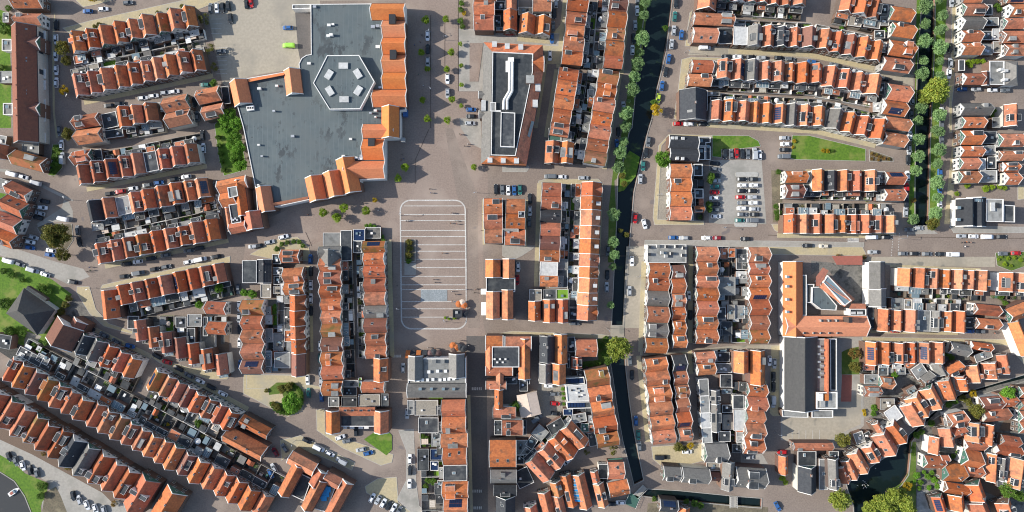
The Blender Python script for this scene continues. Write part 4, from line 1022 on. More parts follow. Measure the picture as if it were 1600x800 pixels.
row('terrace above the blue parked car', 495, 362, 1252, 215, -122, 'rrrrrfrrr', 'F', 72)
row('terrace below the blue parked car', 568, 590, 1322, 428, -122, 'kojoroooo', 'B', 78, pave=0)
row('terrace left of the bank building', 612, 852, 1388, 688, -122, 'rrrrrrrrr', 'F', 66)
H('left of the planting bed near the long brown terrace', 85, 160, 285, 255, 'x', 'm', 15, cat='detached house', name='detached_house')
H('at the left edge below the small lawn', -30, 105, 48, 190, 'y', 'r', 10, cat='detached house', name='detached_house')
H('by the bent street, top of the west group', 50, 355, 190, 440, 'x', 'r', 25, cat='detached house', name='detached_house', gable='wood_cream')
H('by the bent street, second of the west group', 25, 440, 165, 540, 'x', 'r', 25, cat='detached house', name='detached_house', gable='wood_green')
H('by the bent street, third of the west group', -30, 540, 125, 640, 'x', 'r', 22, cat='detached house', name='detached_house')
H('by the bent street, lowest of the west group', -40, 640, 100, 735, 'x', 'o', 22, cat='detached house', name='detached_house')
T('A3')
row('terrace below the left bend', 752, 312, 1428, 160, -125, 'rrrrorrr', 'B', 90, pave=0)
H('with a west gable at the left end below the bend', 640, 215, 752, 388, 'y', 'r', -6, dorm='s', gable='brick')
for i, (x, y, s_) in enumerate(((884, 462, 'r'), (965, 505, 'r'), (1045, 538, 'r'), (1132, 572, 'b'), (1213, 608, 'r'), (1298, 642, 'r'), (1388, 675, 'r'))):
    H(f'{ORD[i]} from the left in the stepped row facing the long diagonal street', x - 40, y - 62, x + 40, y + 62, 'y', s_, -7, name='terraced_house', cat='row house', group='houses in terraced rows', ext=3)
    cc = P(x + 6, y - 66, 0); yard(cc, Vector((1, 0)), Vector((0, 1)), M(80), M(max(20, y - 66 - 372)), f"{ORD[i]} house of the stepped row", 1, f"{ORD[i]} house of the stepped row")
H('upper of two facing the lane beside the black barn roof', 1292, 285, 1412, 365, 'x', 'r', 3)
H('lower of two facing the lane beside the black barn roof', 1302, 412, 1418, 492, 'x', 'r', 3)
row('terrace beside the triangular green', 520, 472, 895, 652, 128, 'krrrr', 'F', 105)
row('long diagonal terrace left of the round island', 975, 700, 1510, 985, 125, 'rorrrrrr', 'F', 115)
row('dark lane west terrace', 1516, 275, 1522, 735, -130, 'rroob', 'F', 75, pave=1.2)
T('A4')
row('long stepped diagonal terrace', 85, -172, 1715, 708, 140, 'roroorooorrooooroooroo', 'B', 118, pave=1.0)
row('outer diagonal terrace by the river', -100, -25, 880, 562, 178, 'rrrrrrrkgrrr', 'B', 0, pave=0)
H('wide, at the end of the outer diagonal terrace', 820, 570, 960, 790, 'y', 'r', 31, cat='detached house', name='detached_house')
H('pale-fronted, right of the outer diagonal terrace', 985, 650, 1130, 850, 'y', 'r', 31, cat='detached house', name='detached_house')
H('wide and long, below the diagonal terrace', 1400, 320, 1665, 425, 'x', 'o', 28, cat='detached house', name='detached_house')
H('behind the wide long house', 1500, 228, 1690, 305, 'x', 'r', 28, cat='detached house', name='detached_house')
T('B3')
row('pair of houses right of the dark flat roof', 292, 70, 303, 240, 115, 'oo', 'F', 70, pave=1.2)
row('long ridge terrace right of the solar roof', 312, 245, 318, 605, 100, 'RRRR', 'F', 100, pave=1.2, dorms='xxxx')
H('with dark walls at the lower end of the lane', 222, 605, 312, 745, 'y', 'b', 0)
H('by the hedge arc above the lane', 160, -40, 270, 45, 'x', 'o', 0)
H('at the top of the lane, left half', -85, 28, 5, 168, 'y', 'f', 0, eave=5, cat='hall', name='hall')
H('at the top of the lane, right half', 8, 25, 98, 165, 'y', 'k', 0, eave=4.5, pitch=24, cat='hall', name='hall', dorm='n')
H('low and flat over the back yards', 0, 595, 100, 690, 'x', 'f', 0, eave=3.2, cat='garage', name='garage')
H('grey, low and flat with bins in front', 115, 600, 215, 700, 'x', 'j', 0, eave=3.2, cat='garage', name='garage')
row('west row of the block left of the square', 400, -60, 420, 772, -128, 'gorrooroor', 'F', 60)
row('east row of the block left of the square', 803, -95, 822, 640, 132, 'oorrogbro', 'F', 62, eave=5.6)
H('with two white dormers at the square-side street end', 735, 640, 830, 778, 'y', 'o', 0, dorm='d', eave=6.5)
T('B2')
H('with a pale gable at the top of the west row', 405, 765, 530, 860, 'y', 'g', 0)
H('dark, flat and low beside the grey terrace', 530, 640, 600, 830, 'y', 'f', 0, eave=4, cat='shop', name='shop')
H('grey decked and flat near the hedge arc', 420, 655, 530, 755, 'y', 'j', 0, eave=3.5, cat='shop', name='shop')
T('B4')
H('above the U-shaped building, left one', 420, -20, 540, 75, 'x', 'o', 0)
H('above the U-shaped building, right one', 665, -15, 800, 55, 'x', 'r', 0)
row('east row below the grey cafe building', 1312, 95, 1330, 910, 155, 'ooorfook', 'F', 145, eave=7, pave=1.4)
H('dark, flat and low behind the orange row', 1015, 210, 1140, 305, 'y', 'f', 0, eave=3.2, cat='garage', name='garage')
T('A4')
T('C1')
H('with a large skylit roof at the top centre', -35, -25, 30, 95, 'y', 'o', 0, eave=6)
T('B1')
H('bright orange, left in the top centre block', 1362, 10, 1488, 95, 'x', 'o', 0, eave=6)
H('second down in the top centre block', 1366, 97, 1484, 192, 'x', 'r', 0, eave=6)
H('topmost in the top centre block', 1366, -60, 1500, 8, 'x', 'r', 0, eave=6)
H('near the red car in the top centre block', 1545, 70, 1632, 190, 'y', 'o', 0, eave=6)
T('C1')
row('pair of gabled houses near the red parked car', 40, 205, 238, 222, -108, 'oo', 'F', 40)
H('at the top by the narrow car-lined street', 132, -20, 242, 72, 'x', 'o', 0)
row('upper row left of the central canal yards', 352, -25, 310, 400, -122, 'rrooo', 'F', 68)
row('lower row left of the central canal yards', 298, 420, 232, 842, -118, 'roooo', 'F', 68)
row('upper row facing the central canal trees', 722, -10, 682, 435, 112, 'broor', 'F', 66)
row('lower row facing the central canal trees', 670, 450, 575, 1040, 128, 'ooroooo', 'F', 68)
row('top terrace east of the canal', 1290, 2, 1830, 45, -112, 'orroorr', 'B', 62)
H('on the canal road, top of the east bank', 1158, -40, 1278, 62, 'y', 'o', 5, dorm='s')
H('on the canal road, second on the east bank', 1138, 82, 1382, 160, 'x', 'o', 3, gable='wood_cream')
H('on the canal road, third on the east bank', 1132, 172, 1278, 268, 'x', 'o', 2, dorm='s')
H('dark, flat and low behind the canal road corner', 1290, 175, 1380, 275, 'y', 'f', 0, eave=3.3, cat='garage', name='garage')
row('second terrace east of the canal', 1382, 284, 1890, 305, -122, 'hgokob', 'F', 56)
H('brown, at the canal road corner of the third terrace', 1125, 375, 1250, 455, 'x', 'r', 2, dorm='s', gable='wood_cream')
H('orange, at the canal road corner of the third terrace', 1100, 462, 1240, 540, 'x', 'o', 2, dorm='d', gable='wood_cream')
row('third terrace east of the canal', 1275, 495, 1930, 527, -118, 'oogooooo', 'B', 58, pave=0)
row('fourth terrace east of the canal', 1240, 752, 1950, 795, -125, 'rooooogoo', 'F', 60)
H('large and black-tiled at the canal road bend', 1045, 565, 1215, 748, 'y', 'k', 0, cat='detached house', name='detached_house', gable='wood_cream')
T('D1')
row('top terrace near the right canal', 440, 68, 690, 125, -112, 'rrr', 'B', 60)
row('second terrace near the right canal', 290, 307, 700, 392, -122, 'orooo', 'F', 56)
row('third terrace near the right canal', 330, 535, 695, 602, -118, 'rroo', 'B', 58, pave=0)
row('fourth terrace near the right canal', 352, 798, 712, 885, -120, 'gorr', 'F', 60)
for i, (a, s_, g_) in enumerate((((765, 45, 895, 132), 'o', 'wood_green'), ((775, 148, 905, 235), 'o', 'wood_green'), ((755, 258, 905, 355), 'o', 'wood_cream'), ((715, 362, 880, 450), 'r', 'wood_cream'), ((745, 530, 880, 632), 'o', 'wood_green'), ((718, 632, 855, 722), 'o', 'render_white'), ((730, 735, 880, 812), 'o', 'wood_cream'))):
    H(f'{ORD[i]} from the top among those facing the left bank of the right canal', *a, 'x', s_, 8, gable=g_, group='houses facing the right canal')
T('D2')
H('last before the lawn on the left bank of the right canal', 722, 30, 855, 112, 'x', 'o', 10, group='houses facing the right canal')
H('right of the parked cars, upper of two on the right canal', 735, 275, 845, 355, 'x', 'o', 0, group='houses facing the right canal')
H('right of the parked cars, lower of two on the right canal', 728, 380, 845, 455, 'x', 'o', 0, group='houses facing the right canal')
H('at the left end of the terrace below the lawn', 108, 268, 238, 342, 'x', 'o', 0)
H('dark purple, below the corner house under the lawn', 108, 352, 215, 438, 'x', 'b', 0, dorm='d')
row('terrace below the long lawn', 272, 392, 675, 396, -125, 'okoro', 'B', 52, pave=1.2)
row('terrace above the zebra crossing', 92, 655, 800, 658, -112, 'ooooooroo', 'F', 78)
T('D1')
for i, (a, s_, g_) in enumerate((((1220, 22, 1348, 98), 'o', 'wood_green'), ((1212, 105, 1338, 182), 'g', 'render_white'), ((1210, 190, 1325, 262), 'r', 'wood_cream'), ((1208, 268, 1325, 345), 'o', 'wood_cream'), ((1220, 458, 1335, 530), 'r', 'render_white'), ((1205, 645, 1385, 722), 'g', 'render_white'), ((1215, 730, 1345, 800), 'o', 'wood_green'))):
    H(f'{ORD[i]} from the top in the column on the right bank', *a, 'x', s_, 0, gable=g_, group='houses facing the right canal', eave=4.9)
H('dark, flat and low above the grey roofed hall', 1190, 375, 1228, 442, 'y', 'f', 0, eave=3, cat='garage', name='garage')
H('topmost in the column on the right bank', 1215, -50, 1330, 18, 'x', 'o', 0, group='houses facing the right canal', eave=4.9)
for i, (a, s_) in enumerate((((1510, 25, 1605, 105), 'o'), ((1475, 112, 1592, 182), 'o'), ((1465, 192, 1600, 270), 'o'), ((1480, 278, 1605, 350), 'o'), ((1470, 660, 1560, 788), 'o'))):
    H(f'{ORD[i]} from the top in the right edge column', *a, 'x' if i < 4 else 'y', s_, 0, group='houses at the right edge', eave=4.9)
H('topmost in the right edge column', 1490, -50, 1600, 20, 'x', 'o', 0, group='houses at the right edge', eave=4.9)
T('D2')
for i, (a, s_) in enumerate((((1205, 15, 1330, 105), 'o'), ((1205, 112, 1335, 178), 'o'), ((1200, 185, 1310, 258), 'o'), ((1195, 268, 1310, 345), 'o'))):
    H(f'{ORD[i]} from the top in the lower column on the right bank', *a, 'x', s_, 0, gable='wood_green' if i != 1 else 'wood_cream', group='houses facing the right canal', eave=4.9)
for i, (a, s_) in enumerate((((1445, 35, 1590, 118), 'o'), ((1445, 142, 1585, 205), 'o'), ((1470, 215, 1560, 272), 'o'), ((1480, 278, 1560, 355), 'r'))):
    H(f'{ORD[i]} from the top in the lower right edge column', *a, 'x', s_, 0, group='houses at the right edge', eave=4.9)
T('C2')
row('row of four beside the car park', 985, 222, 985, 576, -135, 'oooo', 'F', 100, eave=7, pave=0, pitch=38)
H('small, behind the row of four by the car park', 1138, 485, 1198, 528, 'x', 'o', 0, eave=3, cat='outbuilding', name='outbuilding')
row('west side of the block facing the square', 1 + -175, 440, -170, 722, -110, 'ooo', 'F', 0, eave=7.5, pave=1.2)
row('east side of the block facing the square', 84, 445, 78, 735, 122, 'ooo', 'F', 0, eave=7, pave=1.2)
H('upper left of a pair behind the small garages', 205, 88, 300, 220, 'y', 'o', 3)
H('upper right of a pair behind the small garages', 292, 92, 385, 220, 'y', 'o', 3)
row('west row below the white parked cars', 188, 340, 168, 990, -120, 'rrkrooho', 'F', 62)
row('long ridged terrace beside the central canal', 562, 345, 530, 1200, 125, 'RROOOOOOOR', 'F', 60, eave=6, pave=1.2, pitch=40, dorms='xwwwwxxwwx')
T('C3')
H('first of three gables above the cross street', 102, 285, 180, 400, 'y', 'o', 0, dorm='n')
H('second of three gables above the cross street', 192, 275, 272, 410, 'y', 'o', 0, dorm='d')
H('third of three gables above the cross street', 275, 275, 352, 412, 'y', 'r', 0, dorm='d')
row('dark roofed pair beside the cross street', 170, 495, 347, 495, 170, 'ko', 'F', 0, eave=6.5, pave=0)
row('second dark roofed pair below it', 168, 672, 335, 672, 122, 'go', 'B', 0, eave=6.5, pave=0)
H('brown, beside the large tree and bridge', 398, 520, 525, 630, 'x', 'r', 0, dorm='c')
H('small ridge joined below the brown house', 372, 632, 440, 700, 'y', 'r', 0, dorm='d', eave=4.5)
row('stepped canal row below the large tree', 590, 690, 672, 1178, 140, 'ooorm', 'F', 80, eave=6, pave=.8)
H('at the head of the east canal road, flat and pale', 845, -72, 1088, 42, 'x', 'j', 0, eave=6.5, cat='shop', name='shop')
row('east canal road terrace above the cross street', 852, 40, 832, 605, -130, 'oogogo', 'F', 0)
row('back lane terrace above the cross street', 1070, 55, 1085, 575, 78, 'booooo', 'F', 0)
row('east canal road terrace below the cross street', 822, 640, 880, 1180, -140, 'oooooo', 'F', 0, eave=6)
row('back lane terrace below the cross street', 1080, 615, 1122, 1150, 82, 'kooroo', 'F', 0)
row('west row of the block left of the school', 1152, -60, 1148, 548, -130, 'ooooooo', 'F', 92)
row('east row of the block left of the school', 1598, -55, 1600, 548, 118, 'oroorro', 'F', 92)
row('short pair at the lower block head', 1145, 600, 1155, 745, -112, 'oo', 'F', 100)
H('pink, left of two tall gables at the block head', 1385, 595, 1478, 725, 'y', 'o', 0, dorm='n', eave=6.5)
H('right of two tall gables at the block head', 1490, 592, 1580, 800, 'y', 'o', 0, dorm='d', eave=6.5)
T('C4')
row('lower row left of the tall grey hall', 1590, 0, 1565, 435, 118, 'orooo', 'F', 75)
row('white roofed row behind the back lane', 1165, -30, 1190, 370, -62, 'jjhj', 'F', 0, eave=5, pave=0)
H('grey, narrow and low in the lower block', 1225, 40, 1300, 120, 'y', 'g', 0, eave=3.5, cat='outbuilding', name='outbuilding')
H('dark metal-roofed shed in the lower block', 1228, 125, 1305, 290, 'y', 'g', 0, eave=4, cat='outbuilding', name='outbuilding')
H('white sheet-metal roofed, in the lower block', 1385, 160, 1470, 290, 'y', 'h', 0, eave=4, cat='workshop', name='workshop')
H('dark with glass squares, in the lower block', 1380, 70, 1450, 155, 'y', 'f', 0, eave=4, cat='workshop', name='workshop')
H('grey hipped, at the foot of the lower block', 1205, 372, 1340, 490, 'x', 'g', 0, cat='detached house', name='detached_house')
H('small with a red dormer near the parked silver car', 1445, 378, 1560, 435, 'x', 'o', 0, dorm='d')
for i, (a, rd, s_) in enumerate((((948, 515, 1048, 605), 'x', 'g'), ((1065, 525, 1228, 620), 'x', 'g'), ((1310, 490, 1388, 655), 'y', 'g'), ((1398, 520, 1578, 650), 'x', 'g'))):
    H(f'{ORD[i]} from the left in the grey quay row', *a, rd, s_, 4, eave=6, dorm='d', name='quay_house', cat='quay house', group='grey quay houses')
H('with a red flat link in the grey quay row', 1228, 548, 1302, 605, 'x', 'b', 4, eave=3.5, cat='outbuilding', name='outbuilding')
H('left of two below the short canal', 925, 722, 1030, 800, 'x', 'k', 5, dorm='p', cat='quay house', name='quay_house')
H('right of two below the short canal', 1035, 770, 1110, 850, 'y', 'o', 5, cat='quay house', name='quay_house')
row('diagonal group of gables in the lower centre', 190, 612, 480, 345, -160, 'oooo', 'F', 40, pave=0)
H('under the green awning by the canal bend', 600, 485, 695, 595, 'x', 'o', 0, dorm='s')
H('at the corner where the canals meet', 605, 602, 725, 700, 'x', 'o', -12, dorm='c')
for i, (a, s_, dm) in enumerate((((180, 672, 262, 850), 'r', 'n'), ((265, 695, 335, 850), 'o', 'd'), ((320, 565, 392, 760), 'o', 'd'), ((395, 560, 480, 770), 'o', 'n'), ((495, 545, 545, 610), 'r', 'n'), ((520, 620, 590, 760), 'o', 'd'), ((245, 610, 318, 695), 'm', 'd'), ((80, 760, 165, 850), 'o', 'd'))):
    H(f'{ORD[i]} in the tight cluster around the blue pool yard', *a, 'y', s_, -14, dorm=dm, name='terraced_house', cat='row house', group='houses in terraced rows', gable='wood_green')
H('flat, black and low in the pool cluster', 540, 500, 600, 590, 'y', 'f', 0, eave=4, cat='outbuilding', name='outbuilding')
T('B3')
T('B4')
for i, (a, rd, s_) in enumerate((((1440, -20, 1560, 35), 'x', 'o'), ((1490, 35, 1545, 150), 'y', 'o'), ((1485, 145, 1620, 215), 'x', 'o'), ((1540, 225, 1665, 320), 'x', 'r'), ((1462, 350, 1622, 520), 'x', 'o'), ((1470, 535, 1625, 620), 'x', 'g'), ((1490, 630, 1625, 700), 'x', 'k'), ((1500, 705, 1620, 830), 'y', 'k'))):
    H(f'{ORD[i]} from the top along the asphalt street east side', *a, rd, s_, 0, name='terraced_house', cat='row house', group='houses along the asphalt street', eave=6.5)
T('D3')
row('terrace right of the school', 805, 190, 1372, 214, -118, 'ooooooo', 'B', 72, pave=1.2)
row('pair at the right edge above the gardens', 1440, 222, 1620, 228, -122, 'oo', 'B', 50, pave=0)
row('lower terrace right of the school', 680, 462, 1235, 474, -128, 'oorjgor', 'F', 75, dorms='p......')
H('upper of two by the right street junction', 1290, 302, 1440, 372, 'x', 'r', 6)
H('lower of two by the right street junction', 1302, 390, 1440, 458, 'x', 'o', 4)
H('tilted, at the right edge of the junction', 1490, 300, 1640, 395, 'x', 'o', -22)
H('long and tilted, at the right edge below the junction', 1535, 400, 1610, 620, 'y', 'o', -22, dorm='n')
row('third terrace right of the school', 607, 672, 1105, 666, -132, 'oorroo', 'B', 75, pave=0)
for i, (a, rd, an, s_) in enumerate((((1135, 545, 1250, 620), 'x', 12, 'g'), ((1268, 540, 1392, 592), 'x', 8, 'r'), ((1105, 672, 1210, 745), 'x', -25, 'r'), ((1240, 680, 1325, 782), 'y', -12, 'o'), ((1335, 665, 1435, 760), 'y', -8, 'o'), ((1435, 615, 1505, 730), 'y', -12, 'r'), ((1170, 752, 1235, 830), 'y', -10, 'o'), ((695, 752, 775, 830), 'x', 5, 'o'), ((905, 680, 985, 760), 'x', -35, 'j'), ((960, 730, 1030, 800), 'x', -35, 'g'), ((1030, 660, 1100, 740), 'y', -30, 'g'))):
    H(f'{ORD[i]} in the loose group above the winding canal', *a, rd, s_, an, name='cottage', cat='cottage', group='cottages by the winding canal', eave=4.4)
T('D4')
for i, (a, rd, an, s_) in enumerate((((605, 15, 690, 75), 'x', 0, 'o'), ((885, 70, 975, 195), 'y', -32, 'o'), ((975, 20, 1060, 145), 'y', -28, 'o'), ((1080, -25, 1155, 85), 'y', -20, 'o'), ((1190, -30, 1245, 35), 'y', -12, 'o'), ((860, 115, 945, 245), 'y', -32, 'o'), ((755, 240, 835, 360), 'y', -38, 'r'), ((680, 300, 775, 430), 'y', -30, 'o'), ((605, 380, 680, 475), 'y', -30, 'o'), ((525, 420, 600, 545), 'y', -30, 'o'), ((480, 475, 540, 585), 'y', -25, 'o'), ((445, 520, 495, 610), 'y', -20, 'r'), ((670, 240, 712, 310), 'y', -35, 'o'), ((745, 150, 820, 230), 'x', -35, 'h'))):
    gx, gy = (a[2] - a[0]) * .07, (a[3] - a[1]) * .05; a = (a[0] - gx, a[1] - gy, a[2] + gx, a[3] + gy)
    H(f'{ORD[i]} of those standing over the winding canal', *a, rd, s_, an, name='canal_house', cat='canal house', group='houses over the winding canal', gable='wood_cream' if i % 2 else None)
for i, (a, rd, an, s_) in enumerate((((1330, 80, 1445, 158), 'x', -5, 'b'), ((1350, 160, 1490, 228), 'x', -5, 'r'), ((1130, 180, 1222, 265), 'x', -12, 'o'), ((1232, 245, 1325, 345), 'y', 0, 'o'), ((1335, 258, 1408, 368), 'y', 5, 'o'), ((1460, 325, 1558, 385), 'x', 8, 'r'), ((1430, 388, 1568, 445), 'x', 8, 'r'), ((1005, 335, 1072, 425), 'y', 5, 'o'), ((1075, 275, 1155, 375), 'y', -12, 'o'), ((1218, 415, 1308, 520), 'x', 14, 'r'), ((1235, 350, 1345, 412), 'x', 0, 'r'), ((980, 450, 1082, 522), 'x', 3, 'r'), ((1100, 500, 1205, 602), 'x', 3, 'o'), ((1230, 512, 1325, 578), 'x', 3, 'r'), ((1368, 445, 1428, 595), 'y', 3, 'o'), ((1508, 475, 1590, 635), 'y', 8, 'o'), ((1110, 622, 1235, 685), 'x', 10, 'r'), ((1245, 618, 1340, 712), 'y', -20, 'r'), ((1035, 700, 1100, 790), 'y', -18, 'r'), ((1130, 695, 1220, 775), 'y', -5, 'o'), ((1262, 732, 1370, 830), 'y', -22, 'r'), ((1440, 735, 1530, 860), 'y', -20, 'r'), ((1450, 60, 1530, 140), 'x', -5, 'r'), ((1430, 470, 1480, 590), 'y', 5, 'g'), ((1150, 270, 1225, 330), 'x', -20, 'r'), ((1080, 445, 1120, 490), 'x', 0, 'r'))):
    gx, gy = (a[2] - a[0]) * .06, (a[3] - a[1]) * .06; a = (a[0] - gx, a[1] - gy, a[2] + gx, a[3] + gy)
    H(f'{ORD[i] if i < 24 else ("twenty-fifth", "twenty-sixth")[i - 24]} in the garden quarter at the lower right', *a, rd, s_, an, name='cottage', cat='cottage', group='cottages in the garden quarter', eave=4.4)
for i, y in enumerate((15, 90, 165, 235)):
    H(f'{ORD[i]} from the top in the green-fronted row at the right edge', 1570, y, 1680, y + 72, 'x', 'o', 0, gable='wood_green', group='green-fronted houses')
H('small, beside the red car at the lower school yard', 65, 450, 125, 560, 'y', 'o', 0, eave=4, dorm='s')
H('black-tiled, front left of the dark house group', 185, 515, 300, 668, 'y', 'k', 0, cat='detached house', name='detached_house', dorm='c')
H('grey with many windows, by the winding canal mouth', 375, 470, 440, 650, 'y', 'g', -2, eave=8, cat='detached house', name='detached_house', dorm='d')
H('dark, flat and low in the dark house group', 185, 420, 300, 510, 'y', 'f', 0, eave=4, cat='outbuilding', name='outbuilding')
H('white flat annexe by the winding canal mouth', 318, 470, 372, 660, 'y', 'j', 0, eave=5, cat='outbuilding', name='outbuilding')
H('reddish with a garden deck above the dark group', 160, 365, 400, 415, 'x', 'r', 0, eave=5, cat='outbuilding', name='outbuilding')
T('B1')
# ================================================================== LARGE BUILDINGS
T('B1')
m_ = BLD('shopping_centre', 'large shopping centre with grey flat roof, raised hexagon and orange gabled rim', 440, 500, 'shopping centre')
e = 6.0
mr = m_.flat([(342, 27), (930, 22), (936, 690), (900, 692), (900, 862), (805, 866), (805, 1118), (650, 1125), (655, 1185), (400, 1235), (10, 1318), (0, 1190), (-78, 800), (-160, 508), (170, 452), (272, 438), (268, 400), (285, 365), (315, 345), (345, 340)], e, 'mall_roof', 'render_white')
# ramp wall and stair bridge beside it
m_.flat([(228, 30), (342, 27), (342, 55), (228, 58)], 4, 'flat_grey', 'render_white', part='stair_bridge')
hx = [(358, 520), (445, 347), (645, 345), (742, 512), (652, 682), (460, 685)]
hp = m_.flat(hx, e + 2.6, 'mall_roof', 'render_white', part='hexagon_roof')
for x, y, a in ((545, 410, 0), (635, 460, 58), (638, 565, -58), (550, 620, 0), (460, 568, 58), (455, 465, -58)):
    m_.box(x - 29, y - 19, x + 29, y + 19, e + 2.5, e + 3.3, 'flat_white', 'roof_light', 'flat_white', a)
for i, (x0, y0, x1, y1) in enumerate(((725, 22, 928, 126), (795, 128, 932, 232), (795, 234, 932, 342), (795, 344, 934, 450), (797, 452, 936, 558), (735, 560, 938, 670))):
    r_ = m_.gable(x0, y0, x1, y1, 'x', 'tile_mall', e=e + .4, pitch=48, tw=.3)
for x, y in ((850, 118), (855, 340)):
    m_.box(x - 20, y - 30, x + 20, y + 30, e + 1, e + 4.4, 'brick_brown', 'rooftop_stack', 'dark')
m_.gable(785, 672, 898, 860, 'y', 'tile_mall', e=e + .4, pitch=46)
m_.gable(672, 775, 860, 862, 'x', 'tile_mall', e=e + .41, pitch=44)
m_.gable(672, 866, 800, 1000, 'x', 'tile_mall', e=e + .4, pitch=44)
m_.box(700, 862, 740, 925, e + 1, e + 4.2, 'brick_brown', 'rooftop_stack', 'dark')
m_.gable(560, 1005, 802, 1115, 'x', 'tile_mall', e=e + .4, pitch=46)
m_.gable(520, 990, 640, 1205, 'y', 'tile_mall', e=e + .42, pitch=46, ang=-12)
m_.gable(430, 1075, 548, 1228, 'y', 'tile_mall', e=e + .4, pitch=46, ang=-12)
m_.gable(320, 1105, 432, 1252, 'y', 'tile_mall', e=e + .43, pitch=46, ang=-12)
m_.gable(10, 1170, 108, 1322, 'y', 'tile_mall', e=e + .4, pitch=46, ang=-10)
m_.slope([[(100, 1290, e + .3), (325, 1245, e + .3), (322, 1228, e + 1.6), (98, 1270, e + 1.6)]], 'tile_mall')
m_.gable(182, 440, 288, 590, 'y', 'tile_mall', e=e + .4, pitch=46, ang=-7)
m_.gable(-150, 508, -35, 655, 'y', 'tile_mall', e=e + .4, pitch=46, ang=-12)
m_.slope([[(-45, 512, e + 1.6), (-50, 495, e + .3), (172, 452, e + .3), (176, 468, e + 1.6)]], 'tile_mall')
for x, y in ((455, 155), (480, 150), (450, 222), (468, 215), (730, 165), (760, 160), (760, 290), (775, 545), (330, 395), (128, 535), (110, 692), (18, 552), (228, 850), (715, 705), (745, 690), (745, 730), (590, 868), (545, 975), (15, 905), (35, 975), (12, 1155), (365, 40), (625, 985), (650, 990), (660, 975)):
    s_ = R.uniform(6, 13); m_.box(x - s_, y - s_ * .7, x + s_, y + s_ * .7, e, e + R.uniform(.8, 1.6), R.choice(['metal', 'trim', 'trim']), 'air_unit')
m_.box(-60, 660, -15, 690, e, e + 1.2, 'trim', 'air_unit', None, -10)
for i in range(3): m_.box(-55 + i * 14, 668, -45 + i * 14, 680, e + 1.2, e + 1.25, 'dark', 'fan', None, 0)
m_.box(918, 685, 945, 725, 0, 3.0, 'car_b', 'entrance_canopy')
m_.box(905, 860, 930, 885, 0, 3.2, 'trim_grey', 'entrance_canopy')

# ---- civic building between the promenade and the narrow street
c_ = BLD('civic_building', 'civic building with orange tiled rim, grey flat roof and white pipes', 1600, 650, 'civic building')
e = 6.5
X0, X1 = 1425, 1795
out_ = [(1425, 268), (1790, 285), (1795, 440), (1770, 620), (1690, 1030), (1408, 1020)]
c_.flat(out_, e, 'flat_dark', 'brick', rim=None)
def fr(pts, za, zb): return [(x, y, z) for (x, y), z in zip(pts, (za, za, zb, zb))]
c_.slope([fr([(1422, 264), (1792, 282), (1735, 335), (1475, 322)], e, e + 3.2)], 'tile_orange')
c_.slope([fr([(1792, 282), (1797, 440), (1735, 450), (1735, 335)], e, e + 3.2)], 'tile_red')
c_.slope([fr([(1797, 440), (1690, 1034), (1625, 980), (1735, 450)], e, e + 3.2)], 'tile_orange')
c_.slope([fr([(1690, 1034), (1406, 1024), (1465, 975), (1625, 980)], e, e + 3.2)], 'tile_orange')
c_.slope([fr([(1406, 1024), (1422, 264), (1475, 322), (1465, 975)], e, e + 3.2)], 'tile_grey')
c_.flat([(1478, 326), (1732, 338), (1730, 450), (1622, 976), (1468, 972)], e + 2.4, 'flat_dark', 'render_white', rim='trim', z0=e - .2, rh=.8)
c_.flat([(1530, 700), (1620, 705), (1616, 922), (1526, 918)], e + 3.9, 'flat_dark', 'trim', z0=e + 2, part='raised_roof', rw=.35)
c_.flat([(1462, 640), (1500, 640), (1500, 690), (1530, 690), (1530, 700), (1462, 696)], e + 3.0, 'flat_grey', 'trim', z0=e + 2, part='roof_walkway')
for x, y in ((1490, 275), (1570, 288), (1860 - 205, 293), (1462, 998), (1545, 1000), (1628, 1003)):
    c_.box(x - 15, y - 17, x + 15, y + 17, e, e + 2.6, 'trim', 'dormer', 'flat_white')
for x, y in ((1762, 545), (1745, 645)): c_.box(x - 16, y - 22, x + 16, y + 22, e, e + 2.3, 'trim', 'dormer', 'flat_white')
c_.box(1408, 625, 1436, 690, e, e + 2.6, 'render_white', 'dormer', 'flat_white')
c_.gable(1395, 570, 1440, 615, 'x', mt='tile_grey', e=e - .5, pitch=40); c_.gable(1398, 690, 1440, 740, 'x', mt='tile_grey', e=e - .5, pitch=40)
c_.gable(1730, 350, 1795, 450, 'x', mt='tile_red', e=e + .6, pitch=40)
c_.slope([fr([(1712, 860), (1740, 760), (1722, 755), (1696, 850)], e + .9, e + 2.1)], 'glass_pale', 'glazed_strip')
b = MB(); zt = e + 3.2
for dx in (-9, 9):
    pl = [(1595 + dx, 375), (1592 + dx, 570), (1560 + dx * 1.1, 625), (1558 + dx * 1.3, 685)]
    pp = [(*c_.L(P(x, y, zt)), zt) for x, y in pl]
    for i in range(3): b.tube(pp[i], pp[i + 1], .55, .55, 'trim', 10)
link('duct', b.mesh('duct'), c_.root); c_.box(1575, 358, 1612, 385, e + 2.4, e + 4, 'trim', 'air_unit'); c_.box(1560, 380, 1575, 450, e + 2.4, e + 3.2, 'trim', 'air_unit')
c_.box(1688, 470, 1738, 520, e + 2, e + 4.2, 'brick', 'lift_tower', 'flat_grey')

